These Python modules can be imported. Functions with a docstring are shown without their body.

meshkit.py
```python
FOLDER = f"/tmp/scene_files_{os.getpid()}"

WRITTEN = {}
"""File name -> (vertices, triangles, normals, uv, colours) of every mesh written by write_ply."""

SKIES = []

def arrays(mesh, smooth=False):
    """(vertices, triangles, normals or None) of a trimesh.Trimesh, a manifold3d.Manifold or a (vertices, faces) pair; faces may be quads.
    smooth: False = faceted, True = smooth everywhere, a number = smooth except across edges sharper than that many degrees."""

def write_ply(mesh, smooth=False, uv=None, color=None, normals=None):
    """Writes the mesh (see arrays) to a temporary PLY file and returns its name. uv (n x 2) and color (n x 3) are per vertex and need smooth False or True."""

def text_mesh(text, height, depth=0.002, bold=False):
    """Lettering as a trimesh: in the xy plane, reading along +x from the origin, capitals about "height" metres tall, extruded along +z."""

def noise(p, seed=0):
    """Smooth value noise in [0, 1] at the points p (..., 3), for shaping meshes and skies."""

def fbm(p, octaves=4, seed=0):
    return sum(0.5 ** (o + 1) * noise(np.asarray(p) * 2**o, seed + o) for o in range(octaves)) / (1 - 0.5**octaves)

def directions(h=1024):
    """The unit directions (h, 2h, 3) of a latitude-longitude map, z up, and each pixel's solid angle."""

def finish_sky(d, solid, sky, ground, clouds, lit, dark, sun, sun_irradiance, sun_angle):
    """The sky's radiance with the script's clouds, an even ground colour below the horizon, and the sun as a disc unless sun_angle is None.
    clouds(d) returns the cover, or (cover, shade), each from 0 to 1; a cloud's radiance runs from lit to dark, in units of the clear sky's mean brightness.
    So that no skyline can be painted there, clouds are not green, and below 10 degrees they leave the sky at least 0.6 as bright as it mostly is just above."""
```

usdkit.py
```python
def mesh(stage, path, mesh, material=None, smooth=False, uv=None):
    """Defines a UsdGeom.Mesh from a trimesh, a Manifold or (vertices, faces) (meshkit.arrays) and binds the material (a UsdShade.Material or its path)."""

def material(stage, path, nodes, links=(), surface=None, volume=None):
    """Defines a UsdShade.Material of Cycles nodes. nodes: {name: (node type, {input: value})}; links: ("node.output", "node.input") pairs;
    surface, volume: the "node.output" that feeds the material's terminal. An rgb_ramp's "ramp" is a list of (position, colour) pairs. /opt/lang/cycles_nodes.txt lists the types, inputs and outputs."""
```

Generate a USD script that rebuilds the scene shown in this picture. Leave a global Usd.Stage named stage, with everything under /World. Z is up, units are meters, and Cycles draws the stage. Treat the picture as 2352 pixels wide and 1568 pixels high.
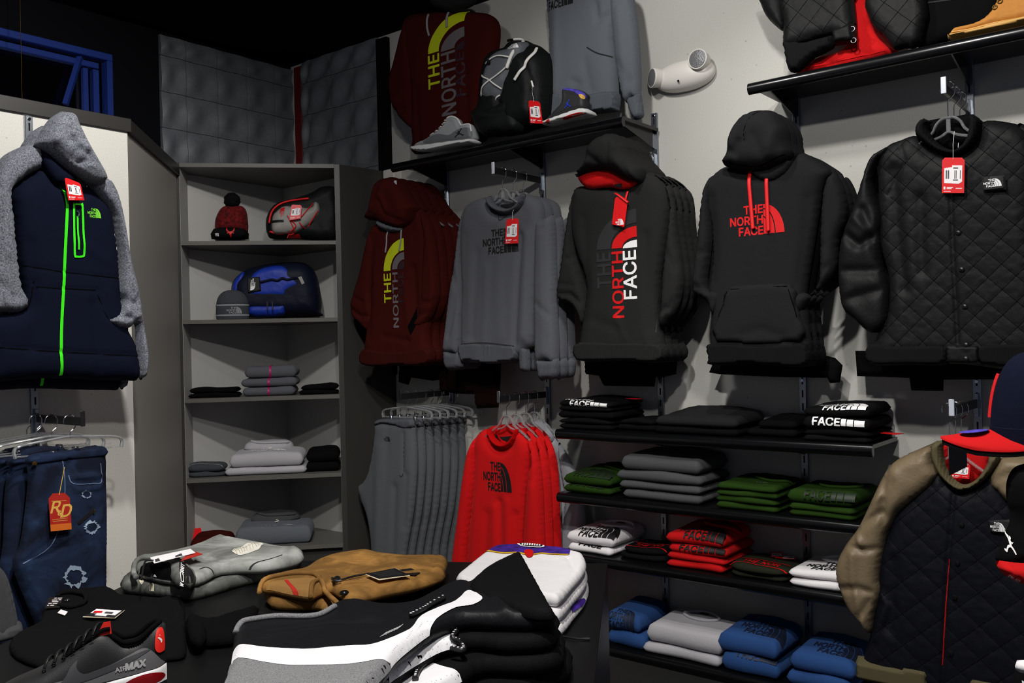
import math, random
import numpy as np, trimesh, shapely
from shapely.geometry import Polygon, LineString, MultiPolygon, Point, box as sbox
from shapely import affinity
from shapely.ops import unary_union
from scipy.spatial import Delaunay
from pxr import Usd, UsdGeom, UsdLux, UsdShade, Sdf, Gf, Vt
import usdkit, meshkit

stage = Usd.Stage.CreateInMemory()
UsdGeom.SetStageUpAxis(stage, UsdGeom.Tokens.z)
UsdGeom.SetStageMetersPerUnit(stage, 1.0)
UsdGeom.Xform.Define(stage, '/World')
stage.SetDefaultPrim(stage.GetPrimAtPath('/World'))
UsdGeom.Scope.Define(stage, '/World/Looks')

# ---------------------------------------------------------------- camera, lights, exposure
FPX, CAMZ, ROLL, PITCH = 2061.0, 1.55, math.radians(1.35), math.atan(6 / 2061.0)
W_, H_ = 2352, 1568
_r0 = np.array([math.cos(ROLL), 0, -math.sin(ROLL)])
_u0 = np.array([math.sin(ROLL), 0, math.cos(ROLL)])
_f0 = np.array([0, 1.0, 0])
CR = _r0
CU = _u0 * math.cos(PITCH) - _f0 * math.sin(PITCH)
CF = _f0 * math.cos(PITCH) + _u0 * math.sin(PITCH)
CPOS = np.array([0, 0, CAMZ])
cam = UsdGeom.Camera.Define(stage, '/World/camera')
cam.CreateHorizontalApertureAttr(36.0); cam.CreateVerticalApertureAttr(24.0)
cam.CreateFocalLengthAttr(36.0 * FPX / W_)
cam.CreateClippingRangeAttr((0.05, 100.0))
cam.CreateExposureAttr(0.0)
m = Gf.Matrix4d(*[float(x) for r in (np.append(CR, 0), np.append(CU, 0), np.append(-CF, 0), np.append(CPOS, 1)) for x in r])
cam.AddTransformOp().Set(m)

dome = UsdLux.DomeLight.Define(stage, '/World/dusk_sky')
dome.CreateIntensityAttr(0.035); dome.CreateColorAttr(Gf.Vec3f(0.68, 0.74, 1.0))

def spot(name, pos, to, power, cone, color=(1.0, 0.97, 0.93), radius=0.05, soft=0.6):
    L = UsdLux.SphereLight.Define(stage, '/World/' + name)
    L.CreateRadiusAttr(radius); L.CreateIntensityAttr(power); L.CreateColorAttr(Gf.Vec3f(*color))
    L.CreateNormalizeAttr(True)
    sh = UsdLux.ShapingAPI.Apply(L.GetPrim())
    sh.CreateShapingConeAngleAttr(cone); sh.CreateShapingConeSoftnessAttr(soft)
    p, t = np.array(pos, float), np.array(to, float)
    b = p - t; b /= np.linalg.norm(b)
    x = np.cross([0, 0, 1.0], b); x /= np.linalg.norm(x); y = np.cross(b, x)
    L.AddTransformOp().Set(Gf.Matrix4d(*[float(v) for r in (np.append(x, 0), np.append(y, 0), np.append(b, 0), np.append(p, 1)) for v in r]))

spot('track_lamp_light', (0.15, 0.5, 3.12), (0.45, 3.3, 0.9), 26.0, 50)
spot('track_lamp_light_001', (-0.75, 2.3, 3.12), (-1.9, 3.1, 1.8), 35.0, 60)
spot('track_lamp_light_002', (-0.2, 1.2, 3.12), (-0.1, 2.1, 0.85), 58.0, 50)
spot('track_lamp_light_003', (0.5, 2.0, 3.12), (1.4, 2.9, 1.6), 23.0, 50)
spot('track_lamp_light_004', (0.1, 2.7, 3.12), (0.95, 3.5, 2.2), 11.0, 60)
spot('track_lamp_light_005', (-0.5, 2.9, 3.12), (-1.5, 4.8, 2.4), 3.0, 70)

# ---------------------------------------------------------------- frames: a wall or a table with x along it, y into it, z up
class Fr:
    def __init__(s, ox, oy, ang):
        s.o = np.array([ox, oy, 0.0]); s.a = math.radians(ang)
        c, n = math.cos(s.a), math.sin(s.a)
        s.R = np.array([[c, -n, 0], [n, c, 0], [0, 0, 1.0]])
    def w(s, p): return s.R @ np.asarray(p, float) + s.o
    def l(s, p): return s.R.T @ (np.asarray(p, float) - s.o)
    def ray(s, px, py):
        d = CF * FPX + CR * (px - W_ / 2) + CU * (H_ / 2 - py)
        return s.l(CPOS), s.R.T @ d
    def hit(s, px, py, y):
        c, d = s.ray(px, py); t = (y - c[1]) / d[1]; q = c + d * t
        return q[0], q[2]
    def flat(s, px, py, z):
        c, d = s.ray(px, py); t = (z - c[2]) / d[2]; q = c + d * t
        return q[0], q[1]
D_, E_, E2_ = 3.39, 3.42, 4.365
WA = 38.7
ca, sa = math.cos(math.radians(WA)), math.sin(math.radians(WA))
FB = Fr(sa * D_, ca * D_, -WA)                       # back wall
FL = Fr(-ca * E_, sa * E_, 90 - WA)                  # left display wall
FW = Fr(-ca * E2_, sa * E2_, 90 - WA)                # outer wall with the window and the relief tiles
KL = 3.42 / 3.10
FC = Fr(-1.5005 * KL, 4.066 * KL, 8.7)                         # corner cabinet, x along its front
FT = Fr(0, 2.0, -7.6)                                # table

# ---------------------------------------------------------------- things and parts
_used = {}
def _free(path):
    if path not in _used:
        _used[path] = 0; return path
    while True:
        _used[path] += 1
        q = '%s_%03d' % (path, _used[path])
        if q not in _used:
            _used[q] = 0; return q
def _tags(prim, **kw):
    for k, v in kw.items():
        if v: prim.SetCustomDataByKey(k, v)
class Th:
    pass
def thing(name, label, cat, F, base, group=None):
    t = Th(); t.path = _free('/World/' + name); t.F, t.base, t.label, t.cat, t.group, t.name = F, np.array(base, float), label, cat, group, name
    x = UsdGeom.Xform.Define(stage, t.path)
    x.AddTranslateOp().Set(Gf.Vec3d(*map(float, F.w(base)))); x.AddRotateZOp().Set(math.degrees(F.a))
    t.prim = x.GetPrim(); _tags(t.prim, label=label, category=cat, group=group)
    return t
def part(t, name, mesh, mat, parent=None, smooth=40, label=None, kind=None):
    v, f = (np.array(mesh.vertices), np.array(mesh.faces)) if hasattr(mesh, 'vertices') else mesh
    p = _free((parent or t.path) + '/' + name)
    usdkit.mesh(stage, p, (np.asarray(v) - t.base, f), MATS[mat], smooth=smooth)
    _tags(stage.GetPrimAtPath(p), label=label, kind=kind)
    return p
def solo(name, label, cat, F, base, mesh, mat, group=None, smooth=40, kind=None):
    v, f = (np.array(mesh.vertices), np.array(mesh.faces)) if hasattr(mesh, 'vertices') else mesh
    p = _free('/World/' + name)
    g = usdkit.mesh(stage, p, (np.asarray(v) - np.array(base), f), MATS[mat], smooth=smooth)
    g.AddTranslateOp().Set(Gf.Vec3d(*map(float, F.w(base)))); g.AddRotateZOp().Set(math.degrees(F.a))
    _tags(g.GetPrim(), label=label, category=cat, group=group, kind=kind)
    return p
def dup(t, d, label, group=None, rot=0.0):
    p = _free('/World/' + t.name)
    x = UsdGeom.Xform.Define(stage, p)
    x.GetPrim().GetReferences().AddInternalReference(t.path)
    x.ClearXformOpOrder()
    b = t.F.w(t.base + np.array(d, float))
    x.GetPrim().GetAttribute('xformOp:translate').Set(Gf.Vec3d(*map(float, b)))
    x.GetPrim().GetAttribute('xformOp:rotateZ').Set(math.degrees(t.F.a) + rot)
    x.SetXformOpOrder([UsdGeom.XformOp(x.GetPrim().GetAttribute('xformOp:translate')), UsdGeom.XformOp(x.GetPrim().GetAttribute('xformOp:rotateZ'))])
    x.GetPrim().SetInstanceable(True)
    _tags(x.GetPrim(), label=label, category=t.cat, group=group or t.group)
    return p

# ---------------------------------------------------------------- shape helpers
def cat_(ms): return trimesh.util.concatenate([m for m in ms if m is not None])
def bx(x0, x1, y0, y1, z0, z1, c=0.0):
    if c <= 0:
        m = trimesh.creation.box([x1 - x0, y1 - y0, z1 - z0]); m.apply_translation([(x0 + x1) / 2, (y0 + y1) / 2, (z0 + z1) / 2]); return m
    pts = []
    for sx in (0, 1):
        for sy in (0, 1):
            for sz in (0, 1):
                X, Y, Z = (x0, x1)[sx], (y0, y1)[sy], (z0, z1)[sz]
                dx, dy, dz = (c, -c)[sx], (c, -c)[sy], (c, -c)[sz]
                pts += [(X, Y + dy, Z + dz), (X + dx, Y, Z + dz), (X + dx, Y + dy, Z)]
    return trimesh.convex.convex_hull(np.array(pts))
def prism(poly, z0, z1):
    if not isinstance(poly, Polygon): poly = Polygon(poly)
    m = trimesh.creation.extrude_polygon(poly, z1 - z0, engine='earcut'); m.apply_translation([0, 0, z0]); return m
def xz_prism(poly, y0, y1):
    "polygon in x, z swept along y"
    if not isinstance(poly, Polygon): poly = Polygon(poly)
    m = trimesh.creation.extrude_polygon(poly, y1 - y0, engine='earcut')
    v = np.array(m.vertices); m2 = trimesh.Trimesh(np.stack([v[:, 0], y1 - v[:, 2], v[:, 1]], 1), m.faces, process=False)
    return m2
def yz_prism(poly, x0, x1):
    if not isinstance(poly, Polygon): poly = Polygon(poly)
    m = trimesh.creation.extrude_polygon(poly, x1 - x0, engine='earcut')
    v = np.array(m.vertices); return trimesh.Trimesh(np.stack([v[:, 2] + x0, v[:, 0], v[:, 1]], 1), m.faces, process=False)
def tube(pts, r, n=7, flat=1.0):
    p = np.asarray(pts, float); k = len(p)
    r = np.broadcast_to(np.asarray(r, float), (k,))
    t = np.gradient(p, axis=0); t /= np.maximum(np.linalg.norm(t, axis=1, keepdims=True), 1e-9)
    ref = np.array([0, 0, 1.0]) if abs(t[0][2]) < 0.9 else np.array([1.0, 0, 0])
    a = np.cross(t[0], ref); a /= np.linalg.norm(a)
    th = np.linspace(0, 2 * np.pi, n, endpoint=False); V = []
    for i in range(k):
        a = a - t[i] * (a @ t[i]); a /= max(np.linalg.norm(a), 1e-9); b = np.cross(t[i], a)
        V.append(p[i] + r[i] * (np.cos(th)[:, None] * a + flat * np.sin(th)[:, None] * b))
    V = np.vstack(V + [p[:1], p[-1:]]); f = []
    for i in range(k - 1):
        for j in range(n):
            A, B = i * n + j, i * n + (j + 1) % n
            f += [(A, B, B + n), (A, B + n, A + n)]
    for j in range(n):
        f += [(k * n, (j + 1) % n, j), (k * n + 1, (k - 1) * n + j, (k - 1) * n + (j + 1) % n)]
    m = trimesh.Trimesh(V, f, process=False)
    if m.volume < 0: m.invert()
    return m
def crom(pts, n=6, closed=False):
    p = np.asarray(pts, float); k = len(p); out = []
    rng = range(k if closed else k - 1)
    for i in rng:
        if closed: a, b, c, d = p[(i - 1) % k], p[i], p[(i + 1) % k], p[(i + 2) % k]
        else: a, b, c, d = p[max(i - 1, 0)], p[i], p[i + 1], p[min(i + 2, k - 1)]
        for s in np.linspace(0, 1, n, endpoint=False):
            out.append(0.5 * ((2 * b) + (-a + c) * s + (2 * a - 5 * b + 4 * c - d) * s * s + (-a + 3 * b - 3 * c + d) * s ** 3))
    if not closed: out.append(p[-1])
    return np.array(out)
def lathe(prof, n=28, cx=0, cy=0):
    m = trimesh.creation.revolve(np.array(prof), sections=n); m.apply_translation([cx, cy, 0]); 
    if m.volume < 0: m.invert()
    return m
def clean(poly):
    if not poly.is_valid: poly = poly.buffer(0)
    if isinstance(poly, MultiPolygon): poly = max(poly.geoms, key=lambda g: g.area)
    return poly
def tri2d(poly, res):
    "points and triangles of a polygon: even boundary, hexagonal inside"
    B = []
    for ring in [poly.exterior, *poly.interiors]:
        L = ring.length; n = max(int(math.ceil(L / res)), 3)
        seg = shapely.segmentize(ring, res)
        c = np.array(seg.coords)[:-1]
        keep = [0]
        for i in range(1, len(c)):
            if np.hypot(*(c[i] - c[keep[-1]])) > res * 0.25: keep.append(i)
        B.append(c[keep])
    B = np.vstack(B); nb = len(B)
    x0, y0, x1, y1 = poly.bounds
    h = res * 0.866
    gx, gy = np.meshgrid(np.arange(x0, x1 + res, res), np.arange(y0, y1 + h, h))
    gx = gx + (np.arange(gx.shape[0]) % 2)[:, None] * res / 2
    G = np.stack([gx.ravel(), gy.ravel()], 1)
    G = G[shapely.contains_xy(poly, G[:, 0], G[:, 1])]
    if len(G):
        G = G[shapely.distance(shapely.points(G), poly.boundary) > res * 0.5]
    P = np.vstack([B, G])
    T = Delaunay(P).simplices
    c = P[T].mean(1)
    T = T[shapely.contains_xy(poly, c[:, 0], c[:, 1])]
    a = P[T]; cr = (a[:, 1, 0] - a[:, 0, 0]) * (a[:, 2, 1] - a[:, 0, 1]) - (a[:, 1, 1] - a[:, 0, 1]) * (a[:, 2, 0] - a[:, 0, 0])
    T = T[np.abs(cr) > 1e-12]; cr = cr[np.abs(cr) > 1e-12]
    T[cr < 0] = T[cr < 0][:, ::-1]
    return P, T, nb
class Puff:
    "a soft body with an outline in x, z; front towards -y. folds: (polyline, height, width)"
    def __init__(s, poly, y0, T, R=0.06, Tb=None, folds=(), nz=(0.006, 8, 2, 0), res=0.012, extra=None, lean=None):
        s.poly = clean(poly if isinstance(poly, Polygon) else Polygon(poly)); s.y0, s.T, s.R, s.Tb, s.nz, s.res, s.extra = y0, T, R, T * 0.5 if Tb is None else Tb, nz, res, extra
        s.folds = [(LineString(a), b, c) for a, b, c in folds]; s.lean = lean
    def prof(s, P):
        d = shapely.distance(shapely.points(P), s.poly.boundary)
        inside = shapely.contains_xy(s.poly, P[:, 0], P[:, 1])
        d = np.where(inside, d, 0)
        q = np.clip(d / s.R, 0, 1)
        return np.sqrt(np.maximum(1 - (1 - q) ** 2, 0)), d
    def y(s, P):
        P = np.asarray(P, float); pr, d = s.prof(P)
        e = np.zeros(len(P)); pts = shapely.points(P)
        for g, a, w in s.folds:
            e += a * np.exp(-(shapely.distance(pts, g) / w) ** 2)
        a, fx, fz, seed = s.nz
        if a: e += a * 2 * (meshkit.fbm(np.stack([P[:, 0] * fx, P[:, 1] * fz, np.full(len(P), seed * 1.7)], 1), 3, seed) - 0.5)
        if s.extra: e += s.extra(P[:, 0], P[:, 1])
        base = s.y0 + (s.lean(P[:, 0], P[:, 1]) if s.lean else 0)
        return base - s.T * pr - e * np.minimum(d / min(s.R, 0.025), 1)
    def mesh(s):
        P, T, nb = tri2d(s.poly, s.res)
        yf = s.y(P); pr, _ = s.prof(P)
        base = s.y0 + (s.lean(P[:, 0], P[:, 1]) if s.lean else 0)
        yb = base + s.Tb * pr
        yf[:nb] = yb[:nb] = (base[:nb] if s.lean else base)
        V = np.vstack([np.stack([P[:, 0], yf, P[:, 1]], 1), np.stack([P[nb:, 0], yb[nb:], P[nb:, 1]], 1)])
        idx = np.concatenate([np.arange(nb), np.arange(len(P), len(V))])
        return trimesh.Trimesh(V, np.vstack([T, idx[T][:, ::-1]]), process=False)
    def decal(s, poly, off=0.0012, res=0.006):
        ms = []
        for g in getattr(poly, 'geoms', [poly]):
            if g.is_empty or g.geom_type != 'Polygon' or g.area < 1e-8: continue
            P, T, _ = tri2d(g, res)
            ms.append(trimesh.Trimesh(np.stack([P[:, 0], s.y(P) - off, P[:, 1]], 1), T, process=False))
        return cat_(ms)
    def line(s, pts, w, off=0.001, res=0.006):
        return s.decal(LineString(pts).buffer(w / 2, cap_style='flat'), off, res)
    def cord(s, pts, r, off=0.0, n=6, flat=1.0):
        p = crom(pts, 8); return tube(np.stack([p[:, 0], s.y(p) - r * 0.6 - off, p[:, 1]], 1), r, n, flat)

# ---------------------------------------------------------------- lettering and marks, as flat shapes in x, z
_tc = {}
def text(t, h, bold=0.0, width=None):
    "polygon of the text: capitals h tall, from the origin; width stretches it"
    if t not in _tc:
        mt = meshkit.text_mesh(t, 1.0, 0.1, True); v, f = np.array(mt.vertices), np.array(mt.faces)
        f = f[(v[f][:, :, 2] < 1e-6).all(1)]
        _tc[t] = unary_union([Polygon(v[q][:, :2]).buffer(1e-4) for q in f]).simplify(0.012)
    g = _tc[t]
    if bold: g = g.buffer(bold)
    x0, y0, x1, y1 = g.bounds
    g = affinity.translate(g, -x0, 0)
    return affinity.scale(g, width / (x1 - x0) if width else h, h, origin=(0, 0))
def qring(rx0, rz0, rx1, rz1, n=14):
    "quarter ring round the origin in x, z > 0"
    a = np.linspace(0, np.pi / 2, n)
    o = [(rx1 * math.cos(t), rz1 * math.sin(t)) for t in a]
    i = [(rx0 * math.cos(t), rz0 * math.sin(t)) for t in a[::-1]] if rx0 > 0 else [(0, 0)]
    return Polygon(o + i)
_lg = {}
def tnf():
    "three right-aligned lines with the dome, 1 unit tall, dome to the right of x = 0"
    if 'a' not in _lg:
        g = []
        for i, (t, w) in enumerate((('THE', 0.82), ('NORTH', 1.42), ('FACE', 1.05))):
            g.append(affinity.translate(text(t, 0.275, 0.02, w), -w - 0.02, 0.72 - 0.36 * i))
        g += [qring(0.50, 0.86, 0.86, 1.0), qring(0.21, 0.60, 0.46, 0.82), qring(0, 0, 0.17, 0.56)]
        _lg['a'] = unary_union(g)
    return _lg['a']
def face_strip():
    "the lower line of the mark with the three blocks, as shows on a folded edge"
    if 'b' not in _lg:
        _lg['b'] = unary_union([affinity.translate(text('FACE', 0.55, 0.02, 1.7), -1.75, 0)] + [sbox(0, 0, 0.3, 0.55), sbox(0.36, 0, 0.74, 0.52), sbox(0.8, 0, 1.45, 0.48)])
    return _lg['b']
def place(g, x, z, s, ang=0, sx=None):
    g = affinity.scale(g, sx or s, s, origin=(0, 0))
    if ang: g = affinity.rotate(g, ang, origin=(0, 0))
    return affinity.translate(g, x, z)
# ---------------------------------------------------------------- materials
MATS = {}
def lin(c):
    if isinstance(c, str): c = tuple(int(c[i:i + 2], 16) / 255 for i in (1, 3, 5))
    return tuple(x / 12.92 if x <= 0.04045 else ((x + 0.055) / 1.055) ** 2.4 for x in c)
def mat(name, nodes, links, surface='p.BSDF'):
    MATS[name] = usdkit.material(stage, '/World/Looks/' + name, nodes, links, surface=surface); return name
def plain(name, color, rough=0.5, metal=0.0, spec=0.5, coat=0.0, var=0.0, scale=60.0, bump=0.0, bscale=200.0):
    c = lin(color); n = {'p': ('principled_bsdf', {'base_color': c, 'roughness': rough, 'metallic': metal, 'specular_ior_level': spec, 'coat_weight': coat})}; l = []
    if var or bump: n['t'] = ('texture_coordinate', {})
    if var:
        n['n'] = ('noise_texture', {'scale': scale, 'detail': 5.0, 'roughness': 0.65})
        n['r'] = ('rgb_ramp', {'ramp': [(0.3, tuple(x * (1 - var) for x in c)), (0.7, tuple(min(x * (1 + var), 1) for x in c))]})
        l += [('t.object', 'n.vector'), ('n.fac', 'r.fac'), ('r.color', 'p.base_color')]
    if bump:
        n['m'] = ('noise_texture', {'scale': bscale, 'detail': 4.0})
        n['b'] = ('bump', {'strength': bump, 'distance': 0.002})
        l += [('t.object', 'm.vector'), ('m.fac', 'b.height'), ('b.normal', 'p.normal')]
    return mat(name, n, l)
def fabric(name, color, heather=0.15, rough=0.9, sheen=0.15, bump=0.35, scale=900.0, fold=0.0):
    c = lin(color)
    n = {'t': ('texture_coordinate', {}), 'p': ('principled_bsdf', {'roughness': rough, 'specular_ior_level': 0.25 if sum(c) > 0.06 else 0.08, 'sheen_weight': sheen if sum(c) > 0.06 else 0.0, 'sheen_roughness': 0.5, 'sheen_tint': tuple(min(1, x * 2 + 0.1) for x in c)}),
         'n': ('noise_texture', {'scale': scale, 'detail': 3.0, 'roughness': 0.7}),
         'r': ('rgb_ramp', {'ramp': [(0.3, tuple(x * (1 - heather) for x in c)), (0.7, tuple(min(1, x * (1 + heather)) for x in c))]}),
         'k': ('noise_texture', {'scale': 45.0, 'detail': 4.0, 'roughness': 0.6}),
         'a': ('math', {'math_type': 'multiply_add', 'value2': 0.25}),
         'b': ('bump', {'strength': bump, 'distance': 0.003})}
    l = [('t.object', 'n.vector'), ('t.object', 'k.vector'), ('n.fac', 'r.fac'), ('r.color', 'p.base_color'), ('n.fac', 'a.value1'), ('k.fac', 'a.value3'), ('a.value', 'b.height'), ('b.normal', 'p.normal')]
    return mat(name, n, l)
def rib(name, color, pitch=260.0, direction='x'):
    c = lin(color)
    n = {'t': ('texture_coordinate', {}), 'p': ('principled_bsdf', {'base_color': c, 'roughness': 0.9, 'specular_ior_level': 0.1, 'sheen_weight': 0.0}),
         'w': ('wave_texture', {'wave_type': 'bands', 'bands_direction': direction, 'scale': pitch / 6.2832, 'distortion': 0.6, 'detail': 1.0}),
         'b': ('bump', {'strength': 0.35, 'distance': 0.002})}
    return mat(name, n, [('t.object', 'w.vector'), ('w.fac', 'b.height'), ('b.normal', 'p.normal')])
def nylon(name, color, rough=0.42, bump=0.5):
    c = lin(color)
    n = {'t': ('texture_coordinate', {}), 'p': ('principled_bsdf', {'base_color': c, 'roughness': rough, 'specular_ior_level': 0.35 if sum(c) > 0.06 else 0.18}),
         'n': ('noise_texture', {'scale': 38.0, 'detail': 5.0, 'roughness': 0.55, 'distortion': 0.8}), 'b': ('bump', {'strength': bump, 'distance': 0.006})}
    return mat(name, n, [('t.object', 'n.vector'), ('n.fac', 'b.height'), ('b.normal', 'p.normal')])
def denim(name, dark, light, mid=0.5, sc=5.0):
    a, b = lin(dark), lin(light)
    n = {'t': ('texture_coordinate', {}), 'p': ('principled_bsdf', {'roughness': 0.85, 'specular_ior_level': 0.25}),
         'n': ('noise_texture', {'scale': sc, 'detail': 6.0, 'roughness': 0.6, 'distortion': 0.5}),
         'r': ('rgb_ramp', {'ramp': [(mid - 0.15, a), (mid + 0.02, tuple((x + y) / 2 * 0.7 for x, y in zip(a, b))), (mid + 0.22, b)]}),
         'w': ('noise_texture', {'scale': 700.0, 'detail': 2.0}), 'v': ('mix', {'mix_type': 'multiply', 'fac': 0.5}),
         'b': ('bump', {'strength': 0.4, 'distance': 0.002})}
    return mat(name, n, [('t.object', 'n.vector'), ('t.object', 'w.vector'), ('n.fac', 'r.fac'), ('r.color', 'v.color1'), ('w.color', 'v.color2'), ('v.color', 'p.base_color'), ('w.fac', 'b.height'), ('b.normal', 'p.normal')])
def speckle(name, color, spot_col, amount=0.5, scale=700.0, rough=0.5, marks=0.0):
    c, d = lin(color), lin(spot_col)
    n = {'t': ('texture_coordinate', {}), 'p': ('principled_bsdf', {'roughness': rough, 'specular_ior_level': 0.3}),
         'n': ('noise_texture', {'scale': scale, 'detail': 2.0}), 'r': ('rgb_ramp', {'ramp': [(0.35, d), (0.62, c)]}),
         'v': ('voronoi_texture', {'feature': 'f1', 'scale': 16.0}), 'q': ('rgb_ramp', {'ramp': [(0.0, (1, 1, 1)), (0.055, (1, 1, 1)), (0.075, (0, 0, 0))]}),
         'x': ('mix', {'mix_type': 'mix', 'color2': tuple(x * 0.25 for x in c)}), 'g': ('math', {'math_type': 'multiply', 'value2': marks})}
    return mat(name, n, [('t.object', 'n.vector'), ('t.object', 'v.vector'), ('n.fac', 'r.fac'), ('r.color', 'x.color1'), ('v.distance', 'q.fac'), ('q.color', 'g.value1'), ('g.value', 'x.fac'), ('x.color', 'p.base_color')])
def clear(name, tint=(1, 1, 1), rough=0.04):
    return mat(name, {'p': ('principled_bsdf', {'base_color': tint, 'roughness': rough, 'ior': 1.45, 'transmission_weight': 1.0})}, [])
def pane(name):
    return mat(name, {'t': ('transparent_bsdf', {'color': (0.8, 0.85, 0.95)}), 'g': ('glossy_bsdf', {'color': (0.9, 0.9, 0.9), 'roughness': 0.02}), 'f': ('fresnel', {'IOR': 1.5}), 'm': ('mix_closure', {})},
               [('f.fac', 'm.fac'), ('t.BSDF', 'm.closure1'), ('g.BSDF', 'm.closure2')], 'm.closure')

speckle('wall_paint', '#c3c2bc', '#b9b8b2', scale=300.0, rough=0.6, marks=0.35)
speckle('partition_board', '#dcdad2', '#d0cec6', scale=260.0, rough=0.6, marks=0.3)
speckle('grey_melamine', '#6a6863', '#54524e', scale=900.0, rough=0.45)
speckle('dark_melamine', '#403e3b', '#302e2c', scale=900.0, rough=0.4)
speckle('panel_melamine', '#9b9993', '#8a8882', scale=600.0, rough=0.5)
speckle('pale_melamine', '#c0bfbc', '#adaca9', scale=900.0, rough=0.55)
plain('black_paint', '#08080a', 0.9, spec=0.1)
plain('ceiling_black', '#070709', 0.95, spec=0.05)
plain('upper_wall', '#0a0b10', 0.9, spec=0.1)
plain('dark_floor', '#1c1b1a', 0.6, var=0.2, scale=20)
plain('relief_tile', '#63686d', 0.5, spec=0.35, var=0.1, scale=40)
plain('red_paint', '#6a0608', 0.6)
plain('trim_grey', '#2c2a28', 0.4, var=0.12, scale=500)
plain('black_metal', '#08090b', 0.24, spec=0.4)
plain('zinc', '#9aa0a8', 0.32, metal=1.0, var=0.12, scale=80)
plain('bright_plate', '#cdd2de', 0.35, metal=0.25); plain('chrome', '#d8d8dc', 0.12, metal=1.0)
plain('rail_metal', '#2c2d30', 0.35, metal=0.6)
plain('slot_black', '#050506', 0.9)
plain('blue_frame', '#1c337e', 0.6, spec=0.2)
plain('white_plastic', '#e4e0da', 0.35)
plain('lamp_lens', '#77777a', 0.3, metal=0.2, bump=1.0, bscale=160)
plain('brass_wire', '#5a451c', 0.4, metal=0.8)
plain('black_top', '#0a0a0b', 0.42, spec=0.4, var=0.15, scale=300)
plain('edge_band', '#b39a62', 0.5)
mat('clear_plastic', {'p': ('principled_bsdf', {'base_color': (0.8, 0.82, 0.84), 'roughness': 0.12, 'ior': 1.45, 'transmission_weight': 0.86})}, [])
clear('smoke_plastic', (0.82, 0.82, 0.82), 0.08)
pane('window_glass')
# ---------------------------------------------------------------- the room
ZC = CAMZ + 1.69
def struct(name, F, mesh, m, smooth=False):
    p = '/World/' + name; _used[p] = 0
    v, f = np.array(mesh.vertices), np.array(mesh.faces)
    b = np.array([v[:, 0].mean(), v[:, 1].mean(), v[:, 2].min()])
    g = usdkit.mesh(stage, p, (v - b, f), MATS[m], smooth=smooth)
    g.AddTranslateOp().Set(Gf.Vec3d(*map(float, F.w(b)))); g.AddRotateZOp().Set(math.degrees(F.a))
    _tags(g.GetPrim(), kind='structure')
    return p, b
F0 = Fr(0, 0, 0)
struct('floor', F0, bx(-3.6, 3.6, -1.2, 6.6, -0.05, 0), 'dark_floor')
struct('ceiling', F0, bx(-3.6, 3.6, -1.2, 6.6, ZC, ZC + 0.1), 'ceiling_black')
sc = -E2_                                                      # x of the room corner on the back wall
struct('wall_back', FB, bx(sc, 1.2, 0, 0.12, 0, ZC), 'wall_paint')
LT = CAMZ + 0.847 * KL                                              # top of the display wall's cap
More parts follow.
